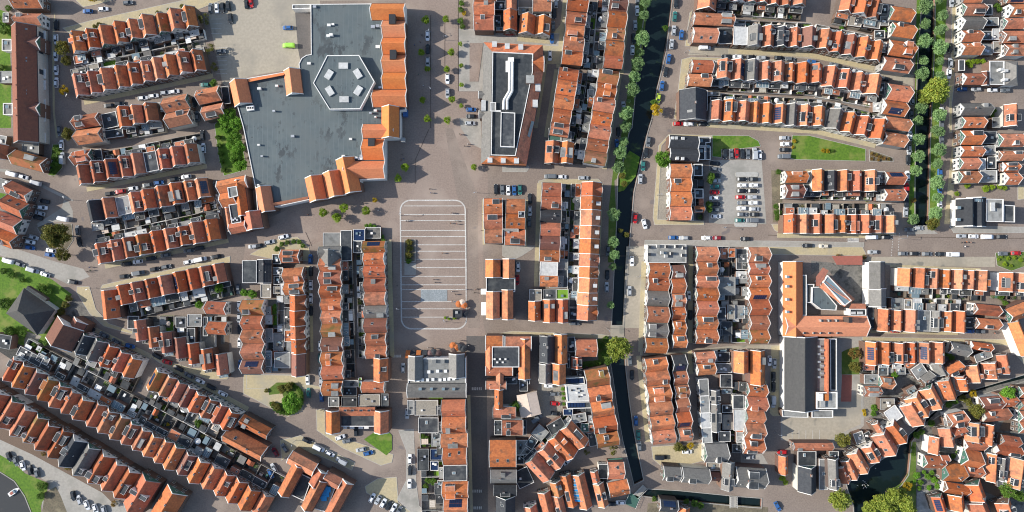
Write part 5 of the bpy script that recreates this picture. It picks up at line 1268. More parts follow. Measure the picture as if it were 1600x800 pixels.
# ---- long brown apartment terrace at the left edge
T('A1')
b_ = BLD('apartment_building', 'long apartment building with brown tiled ridge roof and two cross gables', 150, 500, 'apartment building')
b_.gable(78, 165, 238, 888, 'y', 'tile_brown', -1.2, e=6.5, pitch=42, rmax=5.5, trim='trim_grey', mg='brick', mb='wood_cream')
for i in range(22):
    for z0 in (1.0, 4.0): b_.box(239.5, 180 + i * 31.5, 241, 196 + i * 31.5, z0, z0 + 1.5, 'glass', 'window')
for y in (268, 680):
    y += 3; b_.gable(128, y - 42, 246, y + 42, 'x', 'tile_brown', e=6.8, pitch=42, tw=.35, mg='wood_green')
for i, y in enumerate((225, 300, 460, 530, 650, 730, 860)):
    b_.box(243, y - 30, 285, y + 30, 2.8, 3.1, 'trim', 'balcony'); b_.box(243, y - 30, 246, y + 30, 3.1, 5.6, 'glass', 'balcony_window')
for y in (180, 360, 380, 565, 585, 770, 790):
    for x in (145, 160): b_.box(x - 6, y - 5, x + 6, y + 5, 8, 9.3, 'trim_grey', 'skylight', 'glass_pale')
for y in (215, 325, 425, 530, 620, 720): b_.box(96, y - 3, 102, y + 3, 9, 11.6, 'chimney', 'vent_pipe')
for nm, q, h in (('white rear annexe, upper one behind the long brown terrace', (15, 245, 76, 318), 3.2), ('white rear annexe, lower one behind the long brown terrace', (22, 645, 82, 718), 3.2)):
    z_ = BLD('garden_annexe', nm, q[0], q[1], 'annexe'); x0, y0, x1, y1 = q; z_.flat([(x0, y0), (x1, y0), (x1, y1), (x0, y1)], h, 'flat_grey', 'render_white')
    z_.box(x0 + 10, y0 + 12, x0 + 30, y0 + 32, h, h + .4, 'trim', 'roof_light', 'glass_pale')
# ---- black barn-like hall on the green
T('A3')
n_ = BLD('village_hall', 'dark hip-roofed hall standing on the green lawn at the left', 190, 350, 'village hall')
n_.hip(72, 250, 312, 445, 4, 6, 'tile_slate', 35, 'render_white')
n_.box(155, 225, 300, 245, 5.5, 7.4, 'brick_brown', 'dormer', 'flat_dark', 33)
# ---- terracotta roofed house, wide
w_ = BLD('meeting_house', 'wide red-brown roofed meeting house between the hall and diagonal street', 400, 480, 'meeting house')
w_.gable(310, 415, 500, 560, 'y', 'tile_brown', 30, e=6.5, pitch=36, trim='trim'); w_.gable(430, 400, 530, 500, 'y', 'tile_brown', 30, e=6, pitch=40)
# ---- bank-like corner building below the mall's south-west corner
T('A2')
k_ = BLD('corner_building', 'rambling orange-roofed corner building with roof terraces below the mall corner', 1450, 480, 'corner building')
k_.gable(1365, 312, 1540, 392, 'x', e=7, pitch=40, ang=-12); k_.gable(1468, 330, 1545, 545, 'y', e=7.1, pitch=40, ang=-8); k_.gable(1385, 400, 1470, 490, 'x', e=6.8, pitch=40, ang=-12)
k_.flat([(1422, 372), (1480, 362), (1490, 425), (1432, 440)], 9.2, 'flat_grey', 'brick', part='roof_terrace')
k_.flat([(1430, 480), (1490, 470), (1510, 590), (1450, 600)], 7.8, 'flat_dark', 'brick', part='roof_terrace')
k_.gable(1440, 585, 1535, 655, 'x', e=7.2, pitch=40, ang=-12, mt='tile_red'); k_.gable(1530, 525, 1640, 630, 'y', e=7.3, pitch=40, ang=-10, mt='tile_red'); k_.gable(1415, 500, 1442, 640, 'y', e=6.9, pitch=40, ang=-8)
for i in range(4): k_.box(1440 + i * 12, 560 + (i % 2) * 8, 1450 + i * 12, 572 + (i % 2) * 8, 7.8, 8.8, 'metal', 'air_unit')
# ---- U-shaped building by the triangular lawn
T('B4')
u_ = BLD('u_shaped_house', 'orange building with two gabled wings and dark flat link above the triangular lawn', 630, 220, 'apartment house')
u_.gable(437, 170, 528, 300, 'y', e=7, pitch=42, mg='wood_cream'); u_.gable(738, 170, 832, 300, 'y', e=7, pitch=42, mg='wood_cream')
u_.flat([(520, 150), (742, 150), (742, 265), (520, 265)], 5.6, 'flat_dark', 'brick'); u_.slope([[(520, 200, 5.7), (742, 200, 5.7), (742, 145, 9.2), (520, 145, 9.2)]], 'tile_orange')
for x in (555, 600, 655, 705): u_.box(x - 9, 160, x + 9, 172, 7, 8.9, 'trim', 'skylight', 'glass')
for x in (555, 600, 655, 690): u_.box(x - 14, 262, x + 14, 280, 2.7, 2.9, 'trim', 'balcony')
# ---- courtyard building with the blue paddling pool
l_ = BLD('courtyard_house', 'orange courtyard building with a bright blue pool deck at lower left', 380, 620, 'courtyard house')
l_.gable(205, 450, 375, 540, 'x', 'tile_orange', 28, e=6.2, pitch=38); l_.gable(180, 500, 262, 700, 'y', 'tile_orange', 28, e=6.3, pitch=42)
l_.gable(325, 590, 405, 790, 'y', 'tile_orange', 28, e=6.25, pitch=44); l_.gable(350, 540, 440, 640, 'y', 'tile_red', 28, e=6.1, pitch=42, mg='wood_cream'); l_.gable(480, 600, 560, 830, 'y', 'tile_orange', 28, e=6.25, pitch=44); l_.gable(430, 560, 530, 640, 'x', 'tile_red', 28, e=6.0, pitch=40)
l_.flat([(255, 545), (350, 590), (300, 730), (215, 690)], 4, 'flat_dark', 'brick', part='inner_terrace')
l_.flat([(395, 600), (500, 640), (440, 800), (340, 770)], 4, 'yard_c', 'brick', part='inner_terrace')
for i, (x, y) in enumerate(((395, 650), (430, 655), (405, 700), (440, 690), (415, 675), (385, 690), (450, 660), (425, 715))): l_.box(x - 17, y - 17, x + 17, y + 17, 4, 4.45 + i * .02, 'blue_pool', 'pool_toy')
# ---- grey cafe building at the foot of the square
T('B3')
f_ = BLD('cafe_building', 'grey cafe building with two gabled wings and rooftop cubes below the square', 1120, 740, 'cafe')
f_.flat([(950, 640), (1312, 640), (1312, 870), (950, 870)], 7, 'flat_grey', 'render_white')
f_.gable(952, 628, 1045, 770, 'y', 'tile_grey', e=7.3, pitch=40, mg='wood_green'); f_.gable(1205, 615, 1305, 755, 'y', 'tile_grey', e=7.3, pitch=40, mg='wood_green')
f_.gable(950, 795, 1310, 885, 'x', 'tile_grey', e=7.2, pitch=32)
for i, (x, y) in enumerate(((1080, 725), (1135, 720), (1185, 720), (1040, 775), (1072, 775), (1105, 772), (1150, 775), (1178, 772), (1205, 770), (1235, 768), (1012, 778))): f_.box(x - 9, y - 9, x + 9, y + 9, 7, 7.9, 'cloth_white', 'rooftop_cube')
for i, x in enumerate((1025, 1095, 1170, 1235)): f_.box(x - 9, 825, x + 9, 840, 8.6, 9.6, 'trim', 'skylight', 'glass_pale')
for x in (1110, 1165): f_.box(x - 12, 650, x + 12, 672, 7, 8.6, 'trim', 'dormer', 'flat_grey')
for i, (x, m2) in enumerate(((945, 'orange'), (975, 'black'), (1012, 'orange'), (1050, 'black'))):
    a_ = BLD('awning', f"{m2} terrace awning before the grey cafe building, {ORD[i]} from the left", x, 608, 'awning')
    a_.slope([[(x - 15, 640, 3.0), (x + 12, 640, 3.0), (x + 20, 590, 2.4), (x - 8, 588, 2.4)]], 'awning_' + m2, 'canvas')
    for dx in (-6, 18): a_.box(x + dx - 1, 590, x + dx + 1, 592, 0, 2.3, 'metal', 'post')
# ---- courtyard house right of the cafe
g_ = BLD('courtyard_house', 'orange-roofed building around a black flat centre beside the asphalt street', 1540, 620, 'courtyard house')
g_.gable(1440, 495, 1540, 590, 'x', e=7, pitch=36, mg='wood_green'); g_.gable(1560, 500, 1716, 590, 'x', e=7.1, pitch=36, mg='wood_cream'); g_.gable(1640, 520, 1716, 765, 'y', e=7, pitch=42, mg='wood_green'); g_.gable(1435, 560, 1490, 720, 'y', e=6.9, pitch=40); g_.gable(1440, 690, 1600, 748, 'x', e=7.2, pitch=38); g_.gable(1500, 720, 1550, 830, 'y', e=7, pitch=42)
g_.flat([(1475, 565), (1645, 565), (1645, 695), (1475, 695)], 8.6, 'flat_dark', 'render_white')
for i in range(5): g_.box(1485 + i * 17, 640 + (i % 2) * 20, 1497 + i * 17, 650 + (i % 2) * 20, 8.6, 9.3, 'trim', 'air_unit')
# ---- corner pair above the square's east side
h_ = BLD('corner_building', 'orange building with split gables facing the lower square, white awnings', 1520, 200, 'corner building')
for q in ((1435, 25, 1530, 130), (1540, 22, 1620, 135)): h_.gable(*q, 'y', e=7.5, pitch=40, mg='wood_green')
h_.flat([(1438, 132), (1620, 132), (1620, 225), (1438, 225)], 7.4, 'flat_dark', 'brick'); h_.gable(1438, 225, 1525, 388, 'y', e=7.5, pitch=40); h_.gable(1535, 215, 1610, 392, 'y', e=7.5, pitch=40)
h_.slope([[(1438, 205, 3.2), (1438, 240, 3.2), (1405, 240, 2.6), (1405, 205, 2.6)]], 'cloth_white', 'awning'); h_.slope([[(1438, 290, 3.2), (1438, 370, 3.2), (1408, 370, 2.6), (1408, 290, 2.6)]], 'cloth_white', 'awning')
# ---- pavilion tent roof and courtyard pieces
T('C4')
t_ = BLD('tent_hall', 'beige tent-like sheet roof beside the small car court', 100, 130, 'marquee')
t_.gable(40, 62, 172, 195, 'y', 'cloth_cream', -12, e=4, pitch=14, trim='cloth_cream', mb='cloth_cream', mg='cloth_cream')
s_ = BLD('terrace_house', 'white roof terrace with solar panels on both sides near the car court', 400, 60, 'terrace house')
s_.flat([(335, 10), (485, 0), (490, 105), (345, 110)], 6, 'flat_white', 'render_white')
s_.flat([(320, -35), (450, -45), (455, -2), (325, 8)], 5.2, 'flat_dark', 'render_white'); s_.flat([(340, 112), (495, 108), (500, 150), (345, 155)], 5.2, 'flat_dark', 'render_white')
for i in range(6): s_.box(350 + i * 18, 118, 365 + i * 18, 145, 5.2, 5.5, 'solar', 'solar_panel'); s_.box(352 + i * 16, -35, 366 + i * 16, -8, 5.2, 5.5, 'solar', 'solar_panel')
for i, (x, y) in enumerate(((410, 30), (430, 45), (405, 55), (440, 70), (420, 80), (375, 40))): s_.box(x - 5, y - 5, x + 5, y + 5, 6, 6.7, R.choice(['trim', 'dark']), 'garden_seat')
z_ = BLD('canopy', 'turquoise striped pool canopy in the orange roof cluster', 420, 650, 'canopy')
b = MB(); zz = 6.5
for i in range(9):
    y0 = 592 + i * 16; b.add([(*z_.L(P(x, y, zz)), z) for x, y, z in ((385, y0, zz), (440, y0 + 4, zz), (444, y0 + 18, zz), (388, y0 + 14, zz))], [(3, 2, 1, 0)], 'glass_pale' if i % 2 else 'blue_pool')
    b.bar((*z_.L(P(385, y0, zz)), zz + .1), (*z_.L(P(440, y0 + 4, zz)), zz + .1), .1, .1, 'trim')
link('canvas', b.mesh('canvas'), z_.root); z_.box(384, 590, 388, 594, 0, zz, 'trim', 'post'); z_.box(440, 735, 444, 739, 0, zz, 'trim', 'post')
z_ = BLD('awning', 'green awning before the house by the canal bend', 640, 475, 'awning'); z_.slope([[(600, 478, 3.0), (690, 470, 3.0), (690, 462, 2.6), (600, 468, 2.6)]], 'wood_green', 'canvas')
# ---- black house by the car park
T('C2')
v_ = BLD('detached_house', 'large black-roofed house with white fronts above the orange row of four', 1070, 125, 'detached house')
v_.gable(985, 48, 1160, 128, 'x', 'tile_black', 3, e=7, pitch=38, mg='render_white'); v_.gable(990, 130, 1160, 205, 'x', 'tile_black', 3, e=7.02, pitch=38, mg='render_white')
for x, y in ((1005, 62), (1028, 62), (1070, 65), (1035, 188), (1068, 190)): v_.box(x - 9, y - 9, x + 9, y + 9, 7.5, 9, 'trim', 'dormer', 'flat_white')
for i, (x0, y0, x1, y1) in enumerate(((1165, 55, 1240, 115), (1165, 118, 1205, 200), (1208, 90, 1240, 200), (1135, 225, 1190, 300), (1140, 380, 1195, 440))):
    o_ = BLD('garage', f"dark flat-roofed outbuilding between the black house and car park, {ORD[i]} from the top", x0, y0, 'outbuilding'); o_.flat([(x0, y0), (x1, y0), (x1, y1), (x0, y1)], 3, 'flat_dark', 'brick'); o_.box(x0 + 12, y0 + 15, x0 + 28, y0 + 33, 3, 3.5, 'trim', 'roof_light', 'glass_pale')
# ---- grey hipped hall and dark house on the right bank
T('D1')
q_ = BLD('grey_hall', 'big grey-roofed hall with hedge court near the right edge', 1470, 460, 'hall')
q_.flat([(1382, 382), (1475, 382), (1475, 532), (1382, 530)], 4.6, 'flat_grey', 'brick'); q_.hip(1478, 380, 1562, 535, 4.4, 3, 'tile_grey', 0, 'render_white', .5)
q_.gable(1335, 452, 1380, 530, 'y', 'tile_brown', e=5, pitch=30)
for x, y in ((1490, 440), (1465, 432), (1490, 495)): q_.box(x - 12, y - 8, x + 12, y + 8, 4.6, 6.8, 'trim', 'dormer', 'flat_white')
T('D2')
q_ = BLD('black_house', 'large black-roofed house with white skylights by the right canal end', 1320, 510, 'large house')
q_.gable(1172, 448, 1300, 610, 'y', 'tile_black', e=3.6, pitch=44, mg='render_white', mb='render_white', rmax=4.5); q_.gable(1240, 440, 1362, 612, 'y', 'tile_black', e=3.62, pitch=38, mg='render_white', mb='render_white'); q_.flat([(1362, 442), (1470, 445), (1468, 588), (1360, 585)], 4.6, 'flat_grey', 'brick')
q_.flat([(1470, 480), (1540, 485), (1540, 590), (1468, 588)], 4, 'flat_dark', 'brick', part='rear_roof')
for x, y in ((1195, 498), (1192, 572), (1275, 548), (1305, 450), (1330, 452)): q_.box(x - 12, y - 9, x + 12, y + 9, 4.5, 6.8, 'trim', 'skylight', 'glass_pale')
q_.box(1395, 465, 1420, 520, 4.6, 5.4, 'flat_white', 'roof_box'); q_.box(1428, 470, 1448, 500, 4.6, 5.5, 'dark', 'roof_box')
# ---- school
T('D3')
s_ = BLD('school', 'L-shaped orange-tiled school with white street front and round skylights', 200, 430, 'school')
s_.gable(92, 38, 218, 498, 'y', 'tile_mall', e=4.6, pitch=36, mg='render_white', mb='render_white', rmax=6); s_.gable(110, 372, 612, 502, 'x', 'tile_mall', e=4.63, pitch=36, mg='brick', rmax=6)
for y in (130, 190, 272, 350): s_.box(118, y - 8, 134, y + 8, 6, 8.0, 'trim', 'skylight', 'glass_pale')
for x in (340, 390, 438): s_.box(x - 7, 398, x + 7, 412, 6, 8.4, 'trim_grey', 'skylight', 'glass')
for x in (290, 335, 388, 440, 230): s_.box(x - 6, 476, x + 6, 488, 5.5, 6.9, 'trim_grey', 'skylight', 'glass')
for i in range(13): s_.box(88.5, 55 + i * 34, 90.5, 72 + i * 34, 1.2, 3.6, 'glass', 'window')
s_.box(505, 385, 528, 418, 6, 11, 'brick_brown', 'chimney', 'dark')
s_.flat([(200, 118), (240, 118), (240, 372), (196, 372)], 4.5, 'mall_roof', 'glass', part='rear_aisle'); s_.flat([(240, 175), (288, 175), (275, 292), (240, 292)], 4, 'flat_dark', 'brick', part='link_roof')
s_.flat([(275, 195), (330, 192), (430, 310), (425, 340), (330, 335), (272, 292)], 5, 'mall_roof', 'render_white', part='pavilion_roof')
s_.gable(310, 112, 540, 292, 'x', e=6.5, pitch=24, ang=47, mg='render_white', rmax=2) if False else None
for dx, mt2 in ((0, 'tile_orange'),):
    s_.slope([[(320, 195, 6), (345, 168, 8), (525, 285, 8), (478, 318, 6)], [(345, 150, 8), (372, 115, 6), (545, 270, 6), (525, 285, 8)]], 'tile_orange', 'pavilion_roof')
    s_.flat([(342, 165), (372, 120), (522, 278), (480, 310)], 7.8, 'glass_pale', 'render_white', part='glazed_ridge')
s_.slope([[(300, 185, 5.5), (300, 130, 5.5), (345, 72, 6), (378, 92, 7.5), (320, 190, 7)]], 'tile_brown', 'pavilion_end_roof')
s_.flat([(510, 330), (612, 330), (612, 372), (510, 372)], 5, 'flat_dark', 'render_white', part='annexe_roof'); s_.slope([[(520, 298, 7), (610, 298, 7), (612, 330, 5.2), (508, 330, 5.2)]], 'tile_red', 'annexe_roof')
for x in (532, 577): s_.box(x - 17, 348, x + 17, 364, 5, 5.6, 'flat_white', 'roof_light')
p_ = BLD('bicycle_shelter', 'red-orange roofed shelter at the top of the school yard', 495, 30, 'shelter'); p_.slope([[(400, 0, 3.5), (590, -2, 3.5), (590, 55, 2.8), (430, 55, 2.8)]], 'terrace_red', 'roof'); 
for x in (435, 585): p_.box(x - 2, 48, x + 2, 52, 0, 2.7, 'metal', 'post')
w_ = BLD('white_walled_house', 'grey-roofed building with a tall blank white side wall beside the school', 670, 170, 'large house')
w_.gable(632, 40, 730, 205, 'y', 'tile_grey', e=5.5, pitch=38, mb='render_white', mg='render_white'); w_.gable(628, 207, 738, 312, 'y', 'tile_grey', e=5.2, pitch=38, mb='render_white', mg='render_white')
g_ = BLD('sports_hall', 'long dark grey-roofed hall with pale street front below the school', 200, 650, 'sports hall')
g_.gable(102, 508, 308, 960, 'y', 'tile_slate', e=5, pitch=30, mb='render_white', mg='render_white', rmax=5.5); g_.flat([(300, 516), (428, 515), (432, 955), (305, 955)], 4.5, 'flat_grey', 'brick', z0=0)
for i in range(12): g_.box(98.5, 530 + i * 35, 100.5, 548 + i * 35, 1.2, 3.4, 'glass', 'window')
g_.box(372, 520, 380, 870, 4.5, 7.5, 'tile_red', 'wall_screen'); g_.flat([(386, 520), (428, 518), (428, 840), (388, 840)], 5, 'flat_dark', 'brick', z0=4.5, part='dark_roof')
g_.flat([(300, 850), (432, 848), (432, 955), (300, 955)], 6.5, 'flat_grey', 'brick', part='plant_roof', rw=.5)
for i in range(9): g_.box(315 + (i % 2) * 22, 560 + i * 24, 330 + (i % 2) * 22, 572 + i * 24, 4.5, 5.8, 'metal', 'air_unit')
g_.box(318, 860, 345, 905, 6.5, 7.9, 'trim', 'air_unit'); g_.box(330, 905, 358, 945, 6.5, 7.5, 'trim_grey', 'air_unit'); g_.box(358, 865, 380, 905, 6.5, 7.7, 'awning_orange', 'roof_box')
g_.flat([(85, 960), (250, 965), (250, 1010), (90, 1005)], 4, 'flat_grey', 'brick', part='annexe_roof'); g_.flat([(272, 962), (405, 962), (405, 1010), (272, 1010)], 4.4, 'flat_grey', 'brick', part='annexe_roof')

# ---- low flat-roofed outbuildings and roof terraces filling the yards
def flats(phrase, tl, lst, cat='outbuilding'):
    T(tl); lst = sorted(lst)
    for i, (x0, y0, x1, y1, h, mt, an) in enumerate(lst):
        nm = dict(flat_dark='dark', flat_grey='grey', flat_white='white', glass_pale='glass', yard_c='beige', solar='solar-panelled', tile_slate='slate-dark', wood_green='green', tile_orange='orange', tile_brown='brown', yard_a='grey decked', turf='grass')[mt]
        z_ = BLD(cat.replace(' ', '_'), fit(f"{nm} flat {cat} {phrase}, {ORD[i]} from the left", f"{nm} {cat} {phrase}, {ORD[i]} from left"), (x0 + x1) / 2, (y0 + y1) / 2, cat); z_.root['group'] = 'low outbuildings'
        t = math.radians(an); cx, cy = (x0 + x1) / 2, (y0 + y1) / 2
        q = [(cx + dx * math.cos(t) - dy * math.sin(t), cy + dx * math.sin(t) + dy * math.cos(t)) for dx, dy in ((x0 - cx, y0 - cy), (x1 - cx, y0 - cy), (x1 - cx, y1 - cy), (x0 - cx, y1 - cy))]
        z_.flat(q, h, mt, 'brick', rim=R.choice(['trim', 'trim_grey', 'trim']), rw=.16, rh=.25)
        for k in range(R.choice([1, 2, 3])):
            x = cx + R.uniform(-.3, .3) * (x1 - x0) * .7; y = cy + R.uniform(-.3, .3) * (y1 - y0) * .7; s_ = R.uniform(4, 8); z_.box(x - s_, y - s_, x + s_, y + s_, h, h + R.uniform(.3, .9), R.choice(['trim', 'metal', 'dark', 'glass_pale']), 'roof_box')
flats('at the top of the block facing the square', 'B2', [(608, 632, 680, 705, 4, 'solar', 0), (608, 708, 662, 780, 3.2, 'flat_dark', 0), (683, 620, 780, 690, 2.4, 'yard_a', 0)])
flats('in the yards right of the dark flat hall', 'B3', [(102, -10, 158, 50, 3, 'flat_dark', 0), (102, 70, 168, 118, 3, 'flat_grey', 0), (112, 125, 172, 180, 3, 'flat_dark', 0), (108, 190, 178, 236, 2.6, 'yard_c', 0), (176, 320, 218, 460, 3.4, 'tile_slate', 0), (178, 465, 230, 535, 3.2, 'tile_orange', 0), (110, 480, 172, 590, 2.8, 'flat_grey', 0), (30, 175, 95, 260, 2.6, 'yard_c', 0)])
flats('in the yards behind the asphalt street houses', 'C4', [(-45, -45, 45, 0, 3, 'flat_dark', 0), (48, -60, 98, 45, 3.4, 'flat_dark', 0), (-110, 225, -62, 318, 3.2, 'flat_dark', 0), (66, 222, 90, 320, 2.6, 'flat_dark', 0), (22, 350, 95, 440, 3.2, 'flat_grey', 0), (25, 445, 75, 500, 3, 'flat_dark', 0), (135, 265, 215, 345, 3.4, 'flat_grey', 40), (95, 330, 150, 400, 3, 'flat_dark', 35), (60, 400, 110, 470, 3, 'flat_dark', 35), (225, 230, 330, 300, 4, 'flat_dark', -30), (20, 530, 120, 640, 3.2, 'flat_dark', -25), (370, 185, 465, 240, 4, 'flat_grey', -10), (430, 245, 480, 300, 3, 'wood_green', 0), (475, 195, 522, 245, 4, 'flat_white', 0), (480, 255, 522, 300, 4, 'tile_orange', 0), (320, 155, 380, 195, 4, 'solar', 0)])
flats('beside the dark roofed pair', 'C3', [(105, 495, 118, 500, 3, 'flat_dark', 0), (348, 505, 392, 600, 3, 'flat_dark', 0), (345, 610, 362, 700, 2.6, 'flat_dark', 0), (30, 735, 110, 800, 3, 'flat_dark', 0)])
flats('in the back yards around the white metal roof', 'C4', [(1300, -60, 1375, 20, 3, 'flat_dark', 0), (1310, 30, 1370, 60, 3, 'flat_grey', 0), (1312, 130, 1378, 180, 3, 'flat_dark', 0), (1315, 190, 1380, 285, 2.6, 'yard_c', 0), (1290, 295, 1365, 360, 3, 'flat_dark', 0), (1400, 295, 1465, 365, 3.2, 'flat_grey', 0), (1375, 375, 1430, 430, 3, 'flat_dark', 0), (1215, 490, 1300, 540, 2.8, 'yard_c', 0), (1270, -130, 1375, -70, 3, 'flat_grey', 0), (1265, -200, 1360, -140, 3, 'flat_dark', 0)])
flats('in the mixed yards before the school', 'C3', [(1300, -50, 1350, 20, 3.2, 'tile_orange', 0), (1350, -50, 1395, 10, 5, 'tile_orange', 0), (1400, -45, 1470, 85, 3, 'flat_dark', 0), (1285, 130, 1395, 245, 4, 'flat_grey', 0), (1400, 95, 1465, 140, 3, 'flat_white', 0), (1345, 305, 1392, 395, 4, 'yard_c', 0), (1395, 310, 1455, 390, 3.4, 'flat_grey', 0), (1250, 320, 1335, 395, 3.4, 'flat_dark', 0), (1300, 410, 1375, 495, 3, 'flat_dark', 0)])
flats('in the yards below the black hall on the green', 'A3', [(-40, 490, 70, 575, 4, 'flat_dark', 10), (110, 580, 200, 640, 3, 'flat_dark', 28), (230, 620, 310, 670, 3, 'flat_grey', 28), (800, 375, 870, 455, 3, 'flat_dark', 0), (1100, 380, 1165, 450, 3, 'flat_dark', 0), (1172, 365, 1262, 440, 3, 'flat_grey', 0), (1270, 380, 1300, 500, 2.6, 'flat_dark', 0), (1170, 450, 1220, 540, 3, 'flat_dark', 0)])
flats('between the lanes near the narrow street', 'B4', [(945, 100, 985, 190, 3, 'flat_grey', 0), (992, 100, 1138, 195, 3.4, 'yard_c', 0), (1008, 405, 1080, 540, 3.2, 'flat_dark', 0), (1090, 405, 1165, 475, 3.2, 'solar', 0), (1090, 480, 1140, 540, 3.2, 'solar', 0), (1095, 305, 1150, 390, 3, 'flat_grey', 0), (1135, 600, 1170, 650, 3, 'flat_grey', 0)])
flats('behind the cottages by the winding canal', 'D3', [(600, 740, 690, 800, 3.4, 'flat_grey', 0), (690, 685, 750, 745, 3, 'flat_dark', 0), (800, 695, 860, 740, 3, 'flat_grey', 0), (1130, 560, 1250, 610, 3.4, 'flat_dark', 0), (1010, 740, 1090, 800, 3, 'flat_dark', -35), (1290, 600, 1400, 650, 3, 'flat_grey', -20), (770, 265, 845, 335, 3, 'flat_grey', 0), (850, 270, 900, 330, 3, 'yard_c', 0), (905, 265, 960, 335, 3, 'flat_white', 0), (1230, 385, 1290, 450, 3, 'flat_dark', 0), (1240, 300, 1280, 370, 3, 'flat_grey', 0), (620, 320, 672, 452, 3, 'flat_dark', 0)])
flats('in the garden quarter yards', 'D4', [(1100, 210, 1135, 270, 3, 'flat_grey', -10), (1350, 370, 1400, 430, 3, 'flat_dark', 0), (1430, 600, 1500, 640, 3, 'flat_dark', 0), (1010, 440, 1070, 452, 2.5, 'flat_grey', 0), (700, 90, 790, 160, 3.4, 'yard_c', 0), (1150, 660, 1240, 690, 3, 'solar', 0), (1230, 345, 1320, 352, 2.6, 'flat_dark', 0), (540, 300, 600, 370, 3, 'flat_grey', -20), (600, 300, 650, 370, 3, 'flat_dark', -30), (790, 130, 850, 180, 3.4, 'flat_grey', -30), (870, 20, 930, 70, 3.4, 'flat_grey', -30), (380, 420, 440, 470, 3, 'flat_dark', 0)])
flats('in the gardens at the right edge', 'D1', [(1340, 30, 1400, 95, 3, 'flat_dark', 0), (1345, 110, 1440, 160, 3, 'flat_grey', 0), (1340, 195, 1400, 250, 3, 'flat_dark', 0), (1335, 275, 1400, 345, 3, 'flat_grey', 0), (1405, 260, 1460, 330, 3, 'yard_c', 0), (1400, 180, 1450, 250, 3, 'flat_white', 0), (1400, 735, 1450, 800, 3, 'flat_grey', 0)])
flats('in the lower gardens at the right edge', 'D2', [(1340, 20, 1430, 100, 3, 'flat_dark', 0), (1345, 110, 1420, 170, 3, 'flat_grey', 0), (1315, 190, 1360, 260, 3.4, 'flat_white', 0), (1325, 265, 1430, 340, 3, 'flat_grey', 0), (1370, 180, 1425, 255, 3, 'flat_dark', 0), (240, 280, 268, 340, 3, 'flat_dark', 0), (218, 350, 268, 430, 3, 'flat_dark', 0), (680, 270, 730, 340, 3, 'flat_grey', 0), (675, 415, 725, 455, 3, 'flat_white', 0)])
flats('behind the houses on the right canal', 'D1', [(690, 30, 750, 90, 3, 'flat_dark', 0), (600, 125, 700, 175, 3, 'yard_a', 8), (700, 100, 755, 160, 3, 'flat_grey', 0), (665, 190, 730, 240, 3, 'flat_dark', 0), (700, 265, 742, 330, 3, 'flat_grey', 0), (690, 520, 728, 590, 3, 'flat_dark', 0), (655, 640, 712, 700, 3, 'flat_white', 0), (700, 735, 728, 800, 3, 'flat_dark', 0), (500, 100, 585, 165, 3, 'yard_c', 8)])
flats('between the canal road corner houses and terraces', 'C1', [(1385, 150, 1460, 270, 3.6, 'flat_grey', 0), (1255, 380, 1272, 480, 3, 'flat_dark', 0), (1245, 490, 1330, 540, 3, 'flat_dark', 0), (1165, 565, 1222, 690, 3.6, 'flat_dark', 0), (1222, 575, 1300, 600, 3, 'flat_grey', 0), (1285, 70, 1380, 90, 3, 'flat_dark', 0)])
flats('between the upper canal rows', 'C1', [(235, 78, 245, 100, 3, 'flat_dark', 0), (40, 105 - 60, 130, 95, 3, 'yard_c', 0), (470, 560, 512, 640, 2.8, 'flat_grey', 0)])
flats('near the civic building corner', 'B1', [(1490, 98, 1530, 165, 3.4, 'flat_dark', 0), (1492, 10, 1555, 62, 3.4, 'flat_dark', 0), (1560, -40, 1640, 62, 6, 'flat_dark', 0), (1500, 170, 1542, 192, 3, 'yard_b' if False else 'flat_grey', 0)])
flats('north of the lower canal pair', 'C2', [(228, 0, 305, 80, 3, 'wood_green', 0), (308, 20, 370, 85, 3, 'flat_grey', 0)])
flats('left of the upper north-west terraces', 'A1', [(445, 425, 540, 470, 2.8, 'yard_c', -12), (548, 400, 620, 455, 2.6, 'yard_c', -12), (462, 345, 515, 398, 3, 'tile_orange', -12), (980, 640, 1022, 700, 3, 'flat_grey', -12), (1388, 540, 1435, 650, 3, 'flat_dark', -8), (20, 80, 55, 140, 3, 'flat_grey', 0), (0, 445, 76, 520, 3, 'flat_grey', 0)])
flats('near the bent street houses', 'A2', [(-40, 45, 40, 105, 3, 'flat_grey', 10), (140, 95, 245, 165, 3, 'flat_grey', 0), (-20, 320, 60, 380, 3, 'flat_grey', 20), (650, 10, 770, 60, 3, 'flat_dark', -8), (570, 135, 640, 215, 3, 'flat_dark', -10), (575, 595, 650, 640, 3, 'flat_grey', -8)])
T('C3')
pb = BLD('roof_terrace', 'white roof frames on the pale flat shop by the canal road', 960, -30, 'roof terrace')
for x, y in ((860, -55), (915, -62), (968, -58), (1030, -60), (1075, -50), (858, -10), (1070, -5), (965, 0), (940, -20), (1000, -15)): pb.box(x - 9, y - 9, x + 9, y + 9, 6.6, 8.2, 'trim', 'roof_frame', R.choice(['flat_grey', 'dark']))

